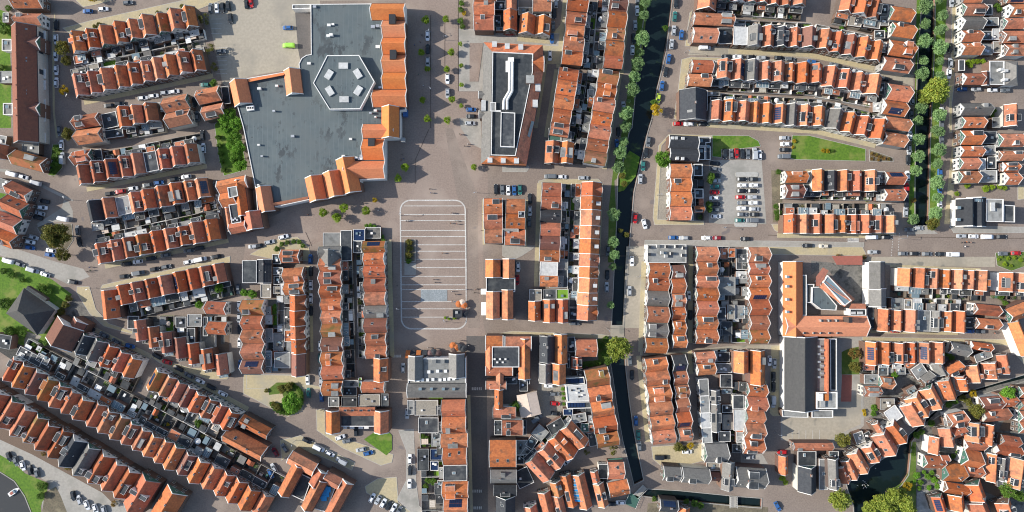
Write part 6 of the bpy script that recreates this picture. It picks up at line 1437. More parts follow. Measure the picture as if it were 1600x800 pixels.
flats('above the U-shaped apartment house', 'B4', [(452, 80, 520, 142, 3.2, 'flat_grey', 0), (522, 20, 630, 75, 3.2, 'flat_dark', 0), (535, 80, 632, 140, 3, 'flat_dark', 0), (640, 65, 775, 138, 2.6, 'yard_c', 0), (782, 60, 828, 138, 3, 'flat_dark', 0), (545, -25, 640, 15, 3, 'flat_grey', 0), (640, -40, 662, 20, 2.6, 'turf', 0)])
flats('beside three gables above the cross street', 'C3', [(108, 208, 186, 278, 2.8, 'yard_c', 0), (195, 208, 275, 268, 3, 'flat_dark', 0), (278, 208, 352, 268, 3, 'turf', 0), (355, 235, 438, 320, 3, 'flat_dark', 0), (358, 325, 412, 398, 3, 'flat_dark', 0), (235, 20, 350, 78, 3.2, 'flat_grey', 0), (235, 85, 348, 200, 3, 'flat_dark', 0)])
flats('on the roofs left of the striped square lanes', 'B2', [(1538, 630, 1640, 695, 7.9, 'flat_grey', 0), (1640, 520, 1680, 560, 9.2, 'flat_dark', 0)], 'roof terrace')
# ================================================================== TREES AND BUSHES
T('A1')
trees('in the car-lined left street', 'olive', [(390, 298, 50), (412, 378, 36)], 'street trees')
trees('at the end of the left street', 'yellow', [(397, 563, 33)])
trees('beside the gravel car park', 'thin', [(1275, 118, 45), (1310, 305, 40), (1342, 415, 34)], 'car park trees')
trees('by the teal car at the mall lane', 'dark', [(1335, 518, 28)])
trees('at the top street corner', 'yellow', [(575, -15, 34)]); 
bushes('on the sidewalk above the upper north-west terrace', 'olive', [(885, 98, 16), (985, 78, 15), (1055, 60, 15), (1135, 38, 16), (620, 155, 20), (590, 165, 16)])
bushes('in the garden at the left edge', 'dark', [(10, 130, 40), (20, 190, 34), (50, 50, 22), (8, 420, 26)])
T('A2')
trees('at the bend of the left street', 'olive', [(422, 36, 45)])
bushes('in the kerbed bed at the bent street', 'dark', [(352, 130, 26), (352, 185, 34), (345, 235, 36), (335, 275, 28)])
trees('on the left parking island', 'big', [(350, 672, 88)])
trees('at the road below the parking island', 'olive', [(390, 792, 48)])
trees('in the hedge belt beside the mall', 'bright', [(1395, -70, 50), (1440, -88, 50), (1420, 0, 48), (1475, -20, 50), (1465, 60, 52), (1490, 120, 52), (1475, 180, 52), (1510, 230, 48), (1450, 110, 40)], 'hedge belt trees', desc='bushy dark green tree')
bushes('at the kerb left of the mall hedge belt', 'dark', [(1362, 60, 22), (1372, 110, 20), (1380, 160, 22), (1388, 210, 20), (1395, 262, 20)])
T('A3')
bushes('on the lawn around the dark hall', 'dark', [(140, 150, 22), (70, 120, 28), (260, 200, 36), (300, 215, 28), (30, 300, 50), (60, 470, 45), (140, 490, 30), (20, 95, 25)])
bushes('in the hedge right of the dark hall', 'olive', [(430, 265, 26), (410, 305, 28), (385, 345, 28), (360, 375, 26)])
trees('in the back gardens below the left bend', 'bright', [(1368, 195, 36), (1245, 305, 28)], 'garden trees')
bushes('behind the meeting house', 'dark', [(290, 540, 26), (255, 590, 30), (215, 560, 24)])
bushes('by the lane garden wall', 'bright', [(1525, 230, 28), (1580, 240, 34)])
T('A4')
bushes('on the river bank', 'dark', [(262, 640, 40), (255, 700, 30)])
bushes('along the riverside front gardens', 'autumn', [(270, 435, 20), (430, 520, 28), (465, 560, 22), (710, 750, 26)])
bushes('in the yards behind the diagonal terrace', 'dark', [(1240, 245, 30), (845, 165, 24), (1030, 150, 18), (1490, 240, 18)])
bushes('beside the yard tables behind the diagonal terrace', 'yellow', [(975, 210, 14), (1050, 252, 14)])
T('B1')
trees('on the brick promenade right of the mall', 'lime', [(1060, 122, 29), (1187, 120, 27), (1032, 327, 27), (1220, 325, 28), (1070, 430, 22), (1193, 432, 25), (1040, 625, 25), (1225, 620, 25), (1072, 742, 26), (1197, 752, 27)], 'promenade trees')
trees('along the pale promenade strip', 'lime', [(1278, 275, 17), (1282, 410, 18), (1283, 530, 17), (1283, 662, 17)], 'promenade trees', desc='small slim lime-green tree')
bushes('in the corner garden by the promenade', 'dark', [(1285, 20, 22), (1280, 60, 22), (1280, 130, 24), (1290, 165, 20)]); bushes('in the corner garden by the promenade', 'yellow', [(1300, 82, 18)])
T('B2')
trees('on the upper square near the mall', 'lime', [(932, 245, 30), (887, 312, 29)], 'square trees')
trees('by the lower corner of the civic building', 'lime', [(1362, 245, 25)])
trees('in front of the mall arcade', 'lime', [(422, 527, 33), (548, 500, 33), (505, 560, 36), (688, 518, 33)], 'square trees')
trees('in front of the mall arcade', 'yellow', [(742, 450, 20)], desc='thin yellow tree')
bushes('in the roof terrace hedge arc', 'bright', [(690, 612, 16), (715, 608, 17), (740, 618, 17), (760, 635, 18), (775, 655, 18), (788, 680, 18), (797, 705, 16)])
bushes('around the house with a hedge arc', 'dark', [(130, 755, 22), (160, 725, 18), (195, 715, 18), (235, 708, 18), (270, 712, 18), (292, 735, 18)])
bushes('in the long planter on the square', 'olive', [(958, 715, 24), (958, 755, 26), (955, 795, 26)]); T('B3'); bushes('in the long planter on the square', 'dark', [(955, 30, 22)])
bushes('in the yard hedge behind the solar roof', 'bright', [(118, 320, 24), (118, 350, 24), (120, 380, 24), (120, 412, 24), (90, 225 - 0, 16)])
bushes('around the kiosk on the lower square', 'lime', [(1242, 385, 16), (1205, 392, 11), (1182, 386, 11)])
T('B4')
trees('on the round island', 'bright', [(222, 112, 76)], desc='wide domed bright green tree')
bushes('on the round island', 'olive', [(160, 30, 34), (205, 15, 34), (135, 145, 26), (112, 125, 20), (65, 42, 16)])
bushes('in the ring hedge of the round island', 'dark', [(190 + 98 * math.cos(math.radians(a)), 92 + 92 * math.sin(math.radians(a)), 17) for a in range(-80, 170, 12)])
bushes('in the walled garden by the narrow street', 'dark', [(1040, 330, 24), (1070, 345, 26), (1050, 372, 24)]); bushes('in the patio garden left of the orange row', 'dark', [(1075, 600, 24), (1110, 610, 26), (1060, 640, 22)])
bushes('by the pale yard near the U-shaped building', 'lime', [(770, 95, 16)])
T('C1')
trees('on the left bank of the central canal', 'canal', [(832, 20, 38), (822, 100, 37), (812, 250, 45), (800, 330, 28), (785, 400, 43), (765, 480, 41), (755, 570, 45), (715, 710, 45), (712, 790, 35), (735, 632, 14), (816, 185, 12)], 'trees along the central canal')
trees('on the right bank of the central canal', 'yellow', [(902, 685, 42)])
bushes('on the far bank of the central canal', 'dark', [(958, 175, 22), (885, 640, 22)])
bushes('in the yards left of the canal trees', 'lime', [(490, 688, 14), (470, 640, 12)])
T('C2')
trees('on the left bank, lower stretch of the central canal', 'canal', [(705, 85, 28), (680, 150, 38), (662, 238, 42), (640, 545, 41), (637, 710, 41), (642, 790, 32)], 'trees along the central canal')
bushes('in the water meadow of the central canal', 'olive', [(700, 350, 24), (690, 300, 24), (715, 668, 20), (680, 640, 18)])
trees('by the black-roofed house at the canal road', 'bright', [(940, 192, 60)], desc='large round green tree')
trees('between the parked cars and back yards', 'dark', [(1243, 300, 30), (1240, 330, 26), (1232, 480, 26), (1235, 510, 22)], 'car park trees')
bushes('in the yards below the white parked cars', 'dark', [(325, 480, 22), (335, 520, 22), (340, 610, 20), (320, 580, 18), (355, 560, 16)])
T('C3')
trees('on the left bank near the cross street', 'canal', [(632, 70, 27), (618, 308, 26), (645, 5, 18)], 'trees along the central canal')
trees('beside the cross street bridge', 'pale', [(665, 575, 86)])
bushes('in the garden under the large tree', 'dark', [(560, 560, 26), (575, 610, 26), (600, 660, 26), (540, 670, 24), (490, 690, 20), (445, 700, 18), (585, 520, 24)])
T('C4')
trees('beside the beige tent roof', 'dark', [(20, 140, 42)]); trees('on the small paved square by the canal', 'thin', [(635, 410, 42), (468, 430, 24)], 'small square trees')
bushes('in the garden below the orange canal road row', 'olive', [(1040, 395, 34), (1075, 405, 22)]); bushes('in the garden below the orange canal road row', 'yellow', [(1115, 385, 26)])
bushes('in the hedge of the small car court', 'bright', [(318, 30, 14), (320, 60, 14), (322, 90, 14), (325, 125, 13)])
bushes('on the bank below the short canal', 'dark', [(1140, 745, 26), (1180, 760, 26), (1090, 735, 22), (890, 720, 20)])
bushes('on the roof garden in the diagonal group', 'bright', [(215, 350, 18), (235, 340, 18)])
T('D1')
trees('on the left bank of the right canal', 'canal', [(985, 38, 45), (980, 148, 40), (980, 255, 43), (975, 378, 33), (960, 465, 43), (955, 678, 42), (938, 758, 30)], 'trees along the right canal')
trees('on the right bank of the right canal', 'canal', [(1090, 92, 38), (1078, 190, 42), (1080, 292, 45), (1078, 383, 24), (1073, 478, 33), (1073, 722, 43), (1065, 5, 24)], 'trees along the right canal')
trees('spreading over the right canal', 'pale', [(1050, 560, 88), (985, 600, 55), (1075, 610, 50)], 'great tree over the canal')
bushes('in the hedge court of the grey hall', 'lime', [(1250, 390, 20), (1280, 385, 20), (1310, 383, 20), (1345, 382, 20), (1265, 410, 18)])
bushes('in the gardens at the right edge', 'dark', [(1430, 35, 24), (1445, 60, 20), (1410, 690, 22), (1400, 720, 20)])
bushes('in the yard gardens near the right canal', 'bright', [(725, 190, 22), (450, 100, 26), (480, 115, 18), (460, 180, 18)])
T('D2')
trees('on the left bank, lower stretch of the right canal', 'canal', [(943, 75, 42), (935, 185, 40), (925, 272, 40), (905, 572, 40)], 'trees along the right canal')
trees('on the left bank, lower stretch of the right canal', 'autumn', [(910, 452, 22)])
trees('on the right bank, lower stretch of the right canal', 'canal', [(1060, 22, 43), (1062, 130, 43), (1058, 225, 36), (1058, 335, 43), (1060, 440, 38), (1048, 530, 38)], 'trees along the right canal')
trees('at the lower end of the right canal', 'olive', [(1028, 600, 48)])
bushes('on the long lawn', 'yellow', [(345, 142, 17), (373, 143, 17), (165, 82, 16), (155, 120, 12)]); bushes('on the long lawn', 'dark', [(405, 143, 12)])
bushes('in the garden left of the corner houses', 'dark', [(60, 530, 28), (65, 275, 20), (50, 490, 20), (60, 560, 22)])
bushes('in the flower bed beyond the long lawn', 'autumn', [(650, 160, 15), (675, 170, 15), (700, 180, 15), (725, 190, 15), (755, 195, 14), (650, 190, 13), (690, 200, 13)])
bushes('in the garden above the black-roofed house', 'lime', [(1180, 410, 18), (1245, 360, 22), (1360, 380, 26), (1400, 370, 20), (1450, 365, 22), (1480, 375, 18)])
T('D3')
trees('at the edge of the school yard', 'autumn', [(540, 610, 45)]); trees('at the edge of the school yard', 'olive', [(545, 695, 45)])
trees('in the gardens behind the school terrace', 'bright', [(790, 745, 28)])
bushes('in the flower garden at the right edge', 'lime', [(1440, 20, 12), (1480, 50, 17), (1500, 15, 15), (1540, 10, 14), (1580, 25, 16), (1460, 5, 11), (1520, 60, 13)])
bushes('in the garden by the right street junction', 'dark', [(1455, 260, 24), (1480, 295, 22)]); bushes('behind the third terrace right of the school', 'dark', [(1130, 610, 26), (1150, 640, 22), (950, 665, 18)])
bushes('above the school yard by the road', 'autumn', [(440, 5, 22), (600, 8, 20)])
T('D4')
trees('over the hedge by the lower school yard', 'olive', [(470, 345, 56)]); trees('on the quay at the winding canal mouth', 'pale', [(450, 725, 76)])
trees('at the head of the winding canal', 'bright', [(1495, 60, 56)], desc='round vivid green tree'); trees('at the head of the winding canal', 'yellow', [(1282, 58, 28)])
trees('on the garden bank of the winding canal', 'olive', [(1300, 165, 52), (1250, 110, 30), (1215, 90, 26)], 'canal bank trees')
trees('at the lower canal bank', 'yellow', [(872, 640, 34)])
trees('in the grove at the bottom edge', 'pale', [(640, 790, 60), (710, 740, 62), (780, 700, 60), (760, 790, 60), (850, 740, 60), (880, 800, 55), (830, 680, 40)], 'bottom grove trees')
trees('at the lower right edge', 'dark', [(1500, 665, 55), (1570, 700, 40)], 'lower right trees')
bushes('in the garden beside the winding canal', 'bright', [(930, 570, 26), (955, 615, 22), (1000, 580, 24), (1040, 600, 26), (1005, 650, 20), (945, 650, 18), (1060, 640, 22), (1025, 555, 18), (975, 550, 16), (1075, 590, 15), (915, 610, 15)])
bushes('on the canal bank slope', 'dark', [(930, 320, 28), (960, 300, 22), (1020, 245, 26), (905, 400, 14), (905, 440, 14), (1130, 130, 24), (1170, 110, 22)])
bushes('between the garden quarter cottages', 'dark', [(1190, 430, 20), (1160, 450, 18), (1380, 200, 24), (1080, 480, 20), (960, 470, 18), (1210, 590, 20)])
bushes('in the front garden of the canal-side block', 'yellow', [(600, 170, 18), (605, 190, 14)]); bushes('in the front garden of the canal-side block', 'bright', [(665, 150, 26), (660, 185, 20)])
bushes('by the small house at the bottom street', 'lime', [(90, 590, 24), (110, 615, 20)])
# ================================================================== CARS
T('A1')
cars('on the top left street', '548,70,0,b;645,57,-5,w;800,17,-5,g;10,-60,0,k' if False else '548,70,0,b;645,57,-5,w;800,17,-5,g')
cars('beside the long brown apartment terrace', '352,155,90,k;350,245,90,w;350,350,90,w;352,437,90,w;352,515,90,w')
cars('in the gravel car park, top left row', '1315,50,90,g;1355,50,90,w;1390,47,90,k;1425,35,80,k')
cars('at the top edge of the gravel car park', '1540,22,85,k;1568,15,80,r')
cars('alone inside the gravel car park', '1440,115,85,k;1380,320,-5,g')
cars('on the street between the left terraces', '680,660,-5,k;748,648,-5,k;893,613,-8,w;960,600,-8,w;1033,580,-8,s;1090,573,-8,w')
cars('near the mall entrance lane corner', '1285,530,0,t'); cars('in the short lane before the mall corner pair', '1215,640,85,k;1235,725,85,g')
T('B1')
cars('in the gravel car park near the ramp', '198,173,0,b;205,285,0,vV')
cars('on the promenade, left line', '1072,222,90,w;1073,305,90,k;1073,388,90,s')
cars('on the promenade, right line', '1197,492,90,w;1198,582,90,s'); cars('in the bays by the civic building', '1347,685,0,b;1343,727,0,k;1340,770,0,s')
cars('at the top centre houses', '1590,207,0,r')
T('A2')
cars('along the top of the left diagonal road', '72,287,15,wV;145,305,15,w;222,343,15,sV')
cars('in the bays right of the west houses', '278,458,12,k;265,497,5,w;250,533,15,s;235,560,15,k;210,683,18,s;188,712,10,w;187,748,10,b')
cars('on the parking island by the big olive tree', '392,567,12,wV;485,640,82,g;495,712,80,k')
cars('below the big olive tree', '318,765,10,w;310,792,10,b')
cars('near the kerbed planting bed', '385,105,88,w;392,190,88,sV;372,18,88,g')
cars('above the terrace with the dark flat corner', '688,410,-8,k;752,397,-8,r;832,378,-8,w;920,358,-8,g;993,342,-8,b;1092,320,-8,k;1163,305,-8,w')
cars('in the lane beside the mall lawn', '1265,45,85,k;1272,125,85,w'); cars('in the lane by the rambling corner building', '1328,368,85,g;1350,445,85,w;1370,522,85,s')
cars('on the street under the mall corner', '1583,740,-5,s'); cars('below the terrace left of the corner building', '1178,768,-8,g;1243,752,-8,k')
T('A3')
cars('on the lower left diagonal road', '50,30,15,wV;125,52,20,g;208,88,18,sV;280,115,18,w;452,162,12,k')
cars('below the left terraces, upper side', '788,50,-8,k;860,35,-8,w;945,15,-8,k;1035,-5,-8,g')
cars('on the street with the yellow sidewalk, left part', '778,127,-5,k;867,107,-10,gV;968,82,-10,k;1040,67,-10,g;1178,38,-12,w;1255,22,-12,wV;1345,5,-12,k')
cars('in the dark lane left of the black flat hall', '1490,205,90,g;1495,315,90,w;1495,388,90,s;1498,458,90,k;1498,542,90,w;1502,680,90,b')
cars('along the long diagonal street', '565,450,27,k;650,492,27,g;727,535,27,g;812,562,15,b;980,625,27,k;1043,662,15,r;1115,703,27,k;1180,745,27,g;1250,780,27,w')
T('A4')
cars('at the lower end of the diagonal street', '1320,20,27,k;1392,60,25,w')
cars('parked beside the river bank', '58,455,70,k;100,482,75,g;143,510,75,w;187,537,75,k;230,555,75,g;457,700,80,k;497,725,70,s;543,757,70,w;597,780,70,w;650,790,75,s')
T('B2')
cars('on the street under the mall, near the manhole', '10,738,-12,k;85,713,-12,s;172,680,-15,w')
cars('in the bays above the block facing the square', '1500,382,88,k;1540,385,88,g;1577,390,88,w;1615,390,88,b;1650,385,88,t')
T('B3')
cars('in the lane left of the west row', '340,20,90,b;342,95,90,k;343,182,90,w;342,265,90,w;342,342,90,k;402,563,90,w;402,640,90,t;404,725,90,s;323,775,88,w;408,790,90,s')
cars('beside the cafe awnings', '920,700,90,s')
T('B4')
cars('right of the round island', '328,55,88,t;410,80,88,b'); cars('along the diagonal street past the round island', '320,355,25,k;393,400,27,wV;462,435,27,w;535,480,27,sV')
cars('around the left corner of the courtyard building', '180,400,55,g;120,425,60,m;40,410,120,w;112,525,60,s;92,560,65,b')
cars('before the U-shaped building', '625,295,88,k;527,333,-20,w;570,355,-15,g;655,410,-12,s;702,432,-15,b')
cars('in the narrow street bays', '962,470,90,w;963,540,90,k;960,625,90,w;945,185,90,s')
cars('in the slanted bays at the bottom edge', '725,712,-60,w;762,725,-60,s;795,745,-60,w;830,760,-60,k;860,775,-60,w;893,792,-60,g')
T('C1')
cars('in the narrow top street', '275,18,90,s;265,85,90,k;257,163,90,g;250,240,90,b;237,347,90,w')
cars('left of the central canal trees', '782,65,90,w;770,158,90,s;760,240,88,k;753,312,90,w;697,665,85,s;785,-5,90,g')
cars('along the canal road, east bank upper part', '1025,20,95,k;1018,102,95,t;1012,190,95,s;1060,217,95,b;998,275,95,s;980,367,100,b;962,450,100,k;938,535,97,b;915,615,100,y')
cars('in the pale street between east terraces', '1205,298,0,wV;1340,353,0,k;1410,355,0,w;1495,357,0,k;1560,362,0,s'); cars('below the large black-tiled house', '1040,773,0,r;1105,775,0,w;1195,775,0,k')
T('D1')
cars('in the curved street between east terraces', '72,362,5,k;140,370,5,g;275,387,8,b;415,405,10,g;492,430,10,k;560,447,12,s;640,468,12,g;728,492,10,k')
cars('on the right bank of the right canal', '1148,12,90,s;1140,300,90,k;1140,392,90,s;1132,460,90,w;1085,775,90,g;1085,700,90,w')
cars('in the street below the grey hall', '1215,557,0,b;1303,557,0,s;1405,562,0,w;1485,565,0,g'); cars('beside the great canal tree', '900,625,85,s;893,715,85,g')
T('C2')
cars('above the block with the long ridge', '240,303,0,gV;310,305,0,w;447,312,0,s'); cars('in the street right of the square block', '112,440,88,k;112,518,90,w;107,590,90,g')
cars('under the canal trees, second stretch', '665,25,90,k;655,100,88,b;600,765,90,g'); cars('along the canal road, second stretch', '853,85,95,g;838,155,95,k;820,235,93,t;803,318,92,s;770,565,95,r;828,600,75,w')
cars('on the main cross road, left part', '1010,685,0,b;1075,687,0,s;1215,687,0,w;1282,687,0,m;1458,693,0,k')
cars('in the top row of the car park', '1330,160,88,k;1370,162,88,g;1403,158,88,r;1440,160,88,k;1475,162,88,g;1517,160,88,sV;1548,168,88,w')
cars('in the left column of the car park', '1272,222,5,k;1270,257,5,g;1272,295,5,k;1272,330,0,s;1270,367,0,t;1268,402,0,r;1265,438,0,w;1272,475,0,k;1272,512,0,g;1275,552,0,w')
cars('in the middle double column, left side', '1437,320,0,k;1440,358,0,w;1437,393,0,k;1430,432,0,r;1438,467,0,g;1437,502,0,w;1437,540,0,g;1425,577,0,t')
cars('in the middle double column, right side', '1505,320,0,k;1512,358,0,w;1505,393,0,k;1505,432,0,s;1510,467,0,w;1513,507,0,s;1515,540,0,k;1500,577,0,gV')
T('D2')
cars('at the left end of the long lawn', '103,62,0,s;108,100,0,w;103,135,0,k;98,178,0,gV'); cars('by the zebra crossing', '650,682,0,wV;740,682,0,k;245,735,0,k;350,738,0,c')
cars('on the cross road near the right edge', '1210,675,0,s;1285,677,0,w;1370,680,0,wV;1460,680,0,k')
cars('in the bays below the cross road', '655,775,0,s;845,785,0,g;915,785,0,k;995,787,0,g;1075,788,0,k;1150,790,0,wV;1470,785,0,g;1552,782,0,r')
cars('left of the right canal, lower stretch', '887,50,88,w;882,135,88,s;877,200,88,k;873,298,88,w;868,373,88,r;865,470,88,k;860,525,90,s;885,635,0,g;940,625,0,s')
cars('right of the right canal, lower stretch', '1085,75,88,g;1075,285,88,b;1075,378,88,b;1073,477,88,w')
T('C3')
cars('in the lane beside the two orange yards', '38,68,90,w;33,150,90,r'); cars('on the cross street below three gables', '390,420,0,g'); cars('near the long ridge terrace bank', '595,120,90,k;592,195,90,s')
cars('on the canal road, third stretch', '750,32,90,w;735,220,90,s;738,655,85,g;750,745,90,k'); cars('in the back lane above the cross street', '1105,250,90,w;1115,370,90,k')
T('C4')
cars('in the small car court', '232,10,0,w;265,62,0,g;270,122,5,r;275,185,5,k;155,215,-35,gV'); cars('in the alley of the pool cluster', '345,485,-40,w;300,515,-40,k')
cars('along the lower canal road', '775,230,88,b;790,320,88,t;797,390,88,g;930,457,0,kV'); cars('near the grey quay row', '1480,458,0,s;1095,423,0,w'); cars('by the canal corner house', '680,740,0,w;620,750,0,k')
T('D3')
cars('in the bays left of the sports hall', '10,655,90,w;40,672,90,s;35,755,90,k'); cars('behind the solar-roofed house', '640,420,90,wV;653,350,90,s'); cars('in the quiet street right of the school', '800,467,0,r;1260,470,0,b;1330,472,0,g')
T('D4')
cars('left of the sports hall, lower part', '35,20,90,k;32,110,90,sV'); cars('at the lower school yard gate', '90,425,0,r;60,765,60,b')
# ================================================================== PEOPLE, LAMPS, SQUARE FURNITURE
T('B2'); tag(link('planter_box', (lambda b: (b.ring(ccw([tuple(P(x, y)) for x, y in ((925, 697), (998, 697), (998, 838), (925, 838))]), .35, 0, .55, 'slab'), b.mesh('planter_box'))[1])(MB())), 'long stone planter on the left side of the square', 'planter')
patch('planter_soil', [(929, 701), (994, 701), (994, 834), (929, 834)], 'earth', z=.4)
T('B3'); patch('pavement', [(928, 42), (1000, 42), (1000, 118), (928, 118)], 'slab', z=.075)
k2 = BLD('kiosk', 'dark flat-roofed kiosk on the lower right of the square', 1270, 365, 'kiosk'); k2.flat([(1230, 335), (1290, 335), (1290, 385), (1230, 385)], 2.8, 'awning_black', 'shed_wood', rim='dark')
k2.box(1245, 345, 1262, 360, 2.8, 3.4, 'trim_grey', 'roof_box')
T('B2')
pm = ['jacket', 'cloth_white', 'awning_orange', 'cloth_brown', 'car_b', 'wood_green', 'terrace_red']
pn = dict(jacket='dark jacket', cloth_white='white top', awning_orange='orange coat', cloth_brown='brown coat', car_b='blue jacket', wood_green='green coat', terrace_red='red coat')
NPp = [0]; 
def folk(phrase, pts):
    pts = sorted(pts); cl = [pm[(i + NPp[0]) % len(pm)] for i in range(len(pts))]; NPp[0] += 3
    for i, ((x, y), m2) in enumerate(zip(pts, cl)): person(x, y, m2, f"person in {pn[m2]} walking {phrase}" if cl.count(m2) == 1 else f"person in {pn[m2]} walking {phrase}, {ORD[i]} from the left")
folk('on the striped upper square', [(950, 577), (938, 582), (1222, 530), (1232, 533), (1245, 580), (1255, 600), (1215, 595)])
folk('between the striped square and civic building', [(1085, 380), (1092, 405), (1282, 42), (1272, 36), (1302, 112), (1325, 100)])
folk('across the upper square', [(912, 165), (920, 190), (905, 200), (325, 540), (660, 468), (765, 515)]); folk('near the planter', [(1165, 782), (1410, 640)])
T('B3'); folk('past the blue mosaic', [(1110, 147), (1120, 165), (882, 186), (1225, 222), (1245, 240), (1225, 285), (1385, 205), (1362, 230), (1372, 210), (1318, 210)])
folk('by the cafe terrace', [(1225, 545), (1240, 560), (1265, 575), (1075, 575), (1120, 580), (1330, 560), (1280, 530), (1205, 560)])
T('B1'); folk('on the promenade', [(1037, 218), (990, 280), (1045, 535), (1015, 465), (1025, 260)]); T('D2'); folk('along the cross road with bicycles', [(1215, 715), (1240, 712), (1230, 740), (1265, 715)])
T('A3'); folk('crossing at the left bend', [(560, 70), (565, 90), (545, 98)]); T('D3'); folk('near the tilted house', [(1425, 475), (1415, 482)])
for i, (x, y, m2) in enumerate(((1268, 300, 'awning_orange'), (1288, 292, 'cloth_cream'), (1300, 308, 'awning_orange'), (1290, 345, 'cloth_brown'), (1305, 360, 'awning_black'), (1230, 560, 'awning_orange'), (1250, 575, 'awning_orange'), (1275, 570, 'awning_black'), (1240, 582, 'cloth_brown'), (1295, 580, 'awning_black'), (1085, 610, 'cloth_brown'), (1110, 600, 'awning_black'), (1095, 640, 'cloth_brown'), (1140, 610, 'cloth_brown'))):
    T('B3'); p = P(x, y, 2.3); o = link('parasol', parasol_mesh(m2, 1.5), None, (p.x, p.y, .02), i)
    tag(o, f"{dict(awning_orange='orange', cloth_cream='cream', cloth_brown='brown', awning_black='black')[m2]} terrace parasol at the foot of the square, {ORD[i]} of the scattered set", 'parasol', 'parasols on the square')
for i, (t_, x, y) in enumerate((('B2', 1415, 540), ('B2', 905, 545), ('B3', 1185, 410), ('B3', 905, 330), ('B2', 1380, 405), ('B1', 1090, 200), ('B1', 1090, 560), ('B1', 1180, 250), ('A1', 460, 620), ('A2', 450, 450), ('A3', 900, 20), ('A3', 600, 200), ('B4', 250, 350), ('C1', 1080, 330), ('C2', 905, 420), ('C3', 780, 130), ('D2', 830, 690), ('D2', 490, 700), ('C2', 1320, 620), ('D1', 1160, 560), ('C3', 590, 450), ('D4', 40, 300))):
    T(t_); lamp(x, y, f"grey street lamp {('by the square right edge', 'at the square upper left', 'near the kiosk', 'left of the mosaic', 'above the square block', 'upper, on the promenade', 'lower, on the promenade', 'right side of the promenade', 'below the second north-west terrace', 'at the bent street junction', 'on the yellow sidewalk street', 'at the left bend corner', 'by the round island street', 'in the pale east street', 'on the canal road sidewalk', 'on the lower canal road', 'by the right canal junction', 'by the zebra crossing', 'at the car park entrance', 'below the grey hall', 'at the cross street bridge', 'by the lower school yard')[i]}", i * .9)
# boats, ducks, bridge
T('A4'); bt = thing('motor_boat', (*P(82, 675), -1.0), math.radians(35), 'small white motor boat moored in the river corner', 'boat')
b = MB(); loft(b, [[(x, -w_ * .7, 0), (x, w_ * .7, 0), (x, w_, .7), (x, -w_, .7)] for x, w_ in ((-2.6, .8), (-1, .95), (.8, .9), (2, .5), (2.8, .06))], 'cloth_white'); link('hull', b.mesh('hull'), bt)
b = MB(); b.box(-1.8, -.2, -.6, .6, .71, .75, 'terrace_red'); b.box(.0, .8, -.6, .6, .71, 1.2, 'glass_pale'); link('cockpit', b.mesh('cockpit'), bt)
T('D4')
def duckf():
    b = MB(); loft(b, [[(x, -w, z0), (x, w, z0), (x, w * .6, z1), (x, -w * .6, z1)] for x, w, z0, z1 in ((-.3, .03, .15, .2), (-.15, .12, 0, .22), (.1, .13, 0, .22), (.25, .05, .05, .2))], 'cloth_white'); b.tube((.2, 0, .15), (.28, 0, .42), .04, .035, 'cloth_white', 6); b.tube((.24, 0, .42), (.4, 0, .4), .05, .015, 'awning_orange', 6); return b.mesh('duck')
dk = sorted([(595, 605), (605, 612), (612, 620), (600, 628), (590, 632), (608, 640), (598, 650), (615, 648), (672, 528), (560, 635), (625, 632)])
for i, (x, y) in enumerate(dk):
    p = P(x, y, -1); o = link('duck', cached('duck', duckf), None, (p.x, p.y, -1.12), i * 1.3); tag(o, f"white duck on the winding canal, {ORD[i]} from the left of the flock", 'duck', 'ducks on the canal')
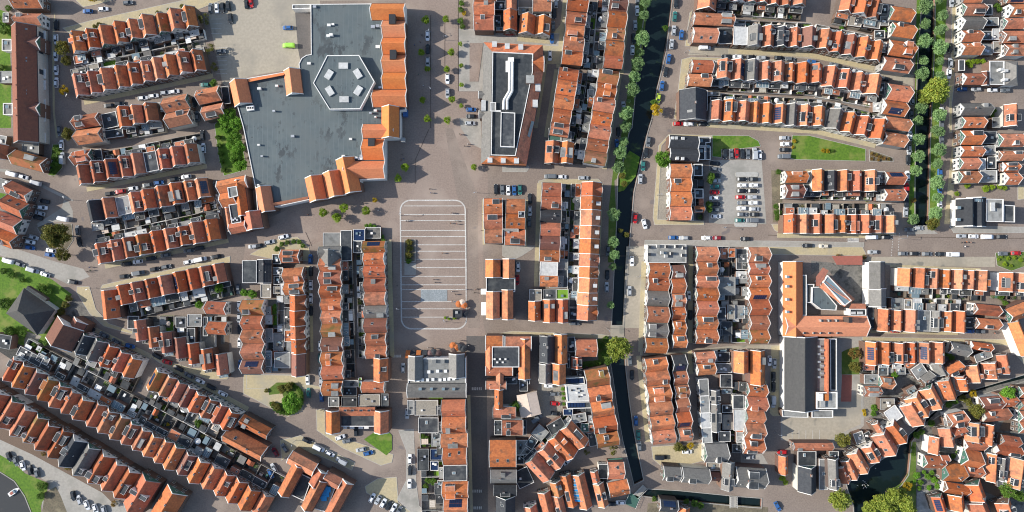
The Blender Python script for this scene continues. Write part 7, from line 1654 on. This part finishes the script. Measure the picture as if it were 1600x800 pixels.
for nm, tl, a, c, w_ in (('footbridge over the short canal, green-railed', 'C4', (765, 690), (735, 760), 5), ('narrow grey footbridge crossing the short canal', 'C4', (1380, 700), (1380, 770), 3), ('grey plank jetty bridge over the canal bend', 'C4', (830, 640), (770, 700), 2.5)):
    T(tl); p, q = P(*a), P(*c); d = (q - p); L_ = d.length; br = thing('footbridge', ((p.x + q.x) / 2, (p.y + q.y) / 2, .25), math.atan2(d.y, d.x), nm, 'bridge')
    b = MB(); b.box(-L_ / 2, L_ / 2, -w_ / 2, w_ / 2, 0, .15, 'slab' if 'grey' in nm else 'wood_green'); link('deck', b.mesh('deck'), br)
    for s_ in (-1, 1):
        b = MB(); b.box(-L_ / 2, L_ / 2, s_ * w_ / 2 - .04, s_ * w_ / 2 + .04, 1.0, 1.08, 'trim')
        for i in range(6): b.box(-L_ / 2 + i * (L_ - .1) / 5, -L_ / 2 + i * (L_ - .1) / 5 + .08, s_ * w_ / 2 - .03, s_ * w_ / 2 + .03, .15, 1.0, 'trim')
        link('railing', b.mesh('railing'), br)
# ================================================================== finish
for k, b in YG.items():
    if b.f: struct(link({'turf': 'yard_lawn'}.get(k, 'yard_paving'), b.mesh('yard_paving')))
struct(link('kerbed_sidewalk', PAVE.mesh('kerbed_sidewalk')))
SUN_EL, SUN_AZ = 31.0, 176.0      # azimuth of the direction towards the sun, counter-clockwise from +x
world = bpy.data.worlds.new('World'); scene.world = world; world.use_nodes = True
nt = world.node_tree; sky = nt.nodes.new('ShaderNodeTexSky'); sky.sky_type = 'NISHITA'; sky.sun_disc = False
sky.sun_elevation = math.radians(SUN_EL); sky.sun_rotation = math.radians(90 - SUN_AZ)
nt.links.new(sky.outputs[0], nt.nodes['Background'].inputs[0]); nt.nodes['Background'].inputs[1].default_value = .15
sl = bpy.data.lights.new('sun', 'SUN'); sl.energy = 4.6; sl.angle = math.radians(.5); sl.color = (1, .95, .87)
so = bpy.data.objects.new('sun', sl); COL.objects.link(so)
d = Vector((math.cos(math.radians(SUN_AZ)) * math.cos(math.radians(SUN_EL)), math.sin(math.radians(SUN_AZ)) * math.cos(math.radians(SUN_EL)), math.sin(math.radians(SUN_EL))))
so.rotation_euler = (-d).to_track_quat('-Z', 'Y').to_euler()
cam = bpy.data.cameras.new('camera'); co = bpy.data.objects.new('camera', cam); COL.objects.link(co)
co.location = (0, 0, CAM); cam.sensor_width = 36; cam.lens = 36 * CAM / (1600 / S); cam.clip_end = 6000; cam.clip_start = 1
scene.camera = co
scene.view_settings.view_transform = 'Standard'; scene.view_settings.look = 'None'; scene.view_settings.exposure = .5; scene.view_settings.gamma = 1
scene.cycles.filter_width = 1.1
scene.cycles.max_bounces = 5; scene.cycles.diffuse_bounces = 3; scene.cycles.transparent_max_bounces = 4
print('objects', len(bpy.data.objects), NY)
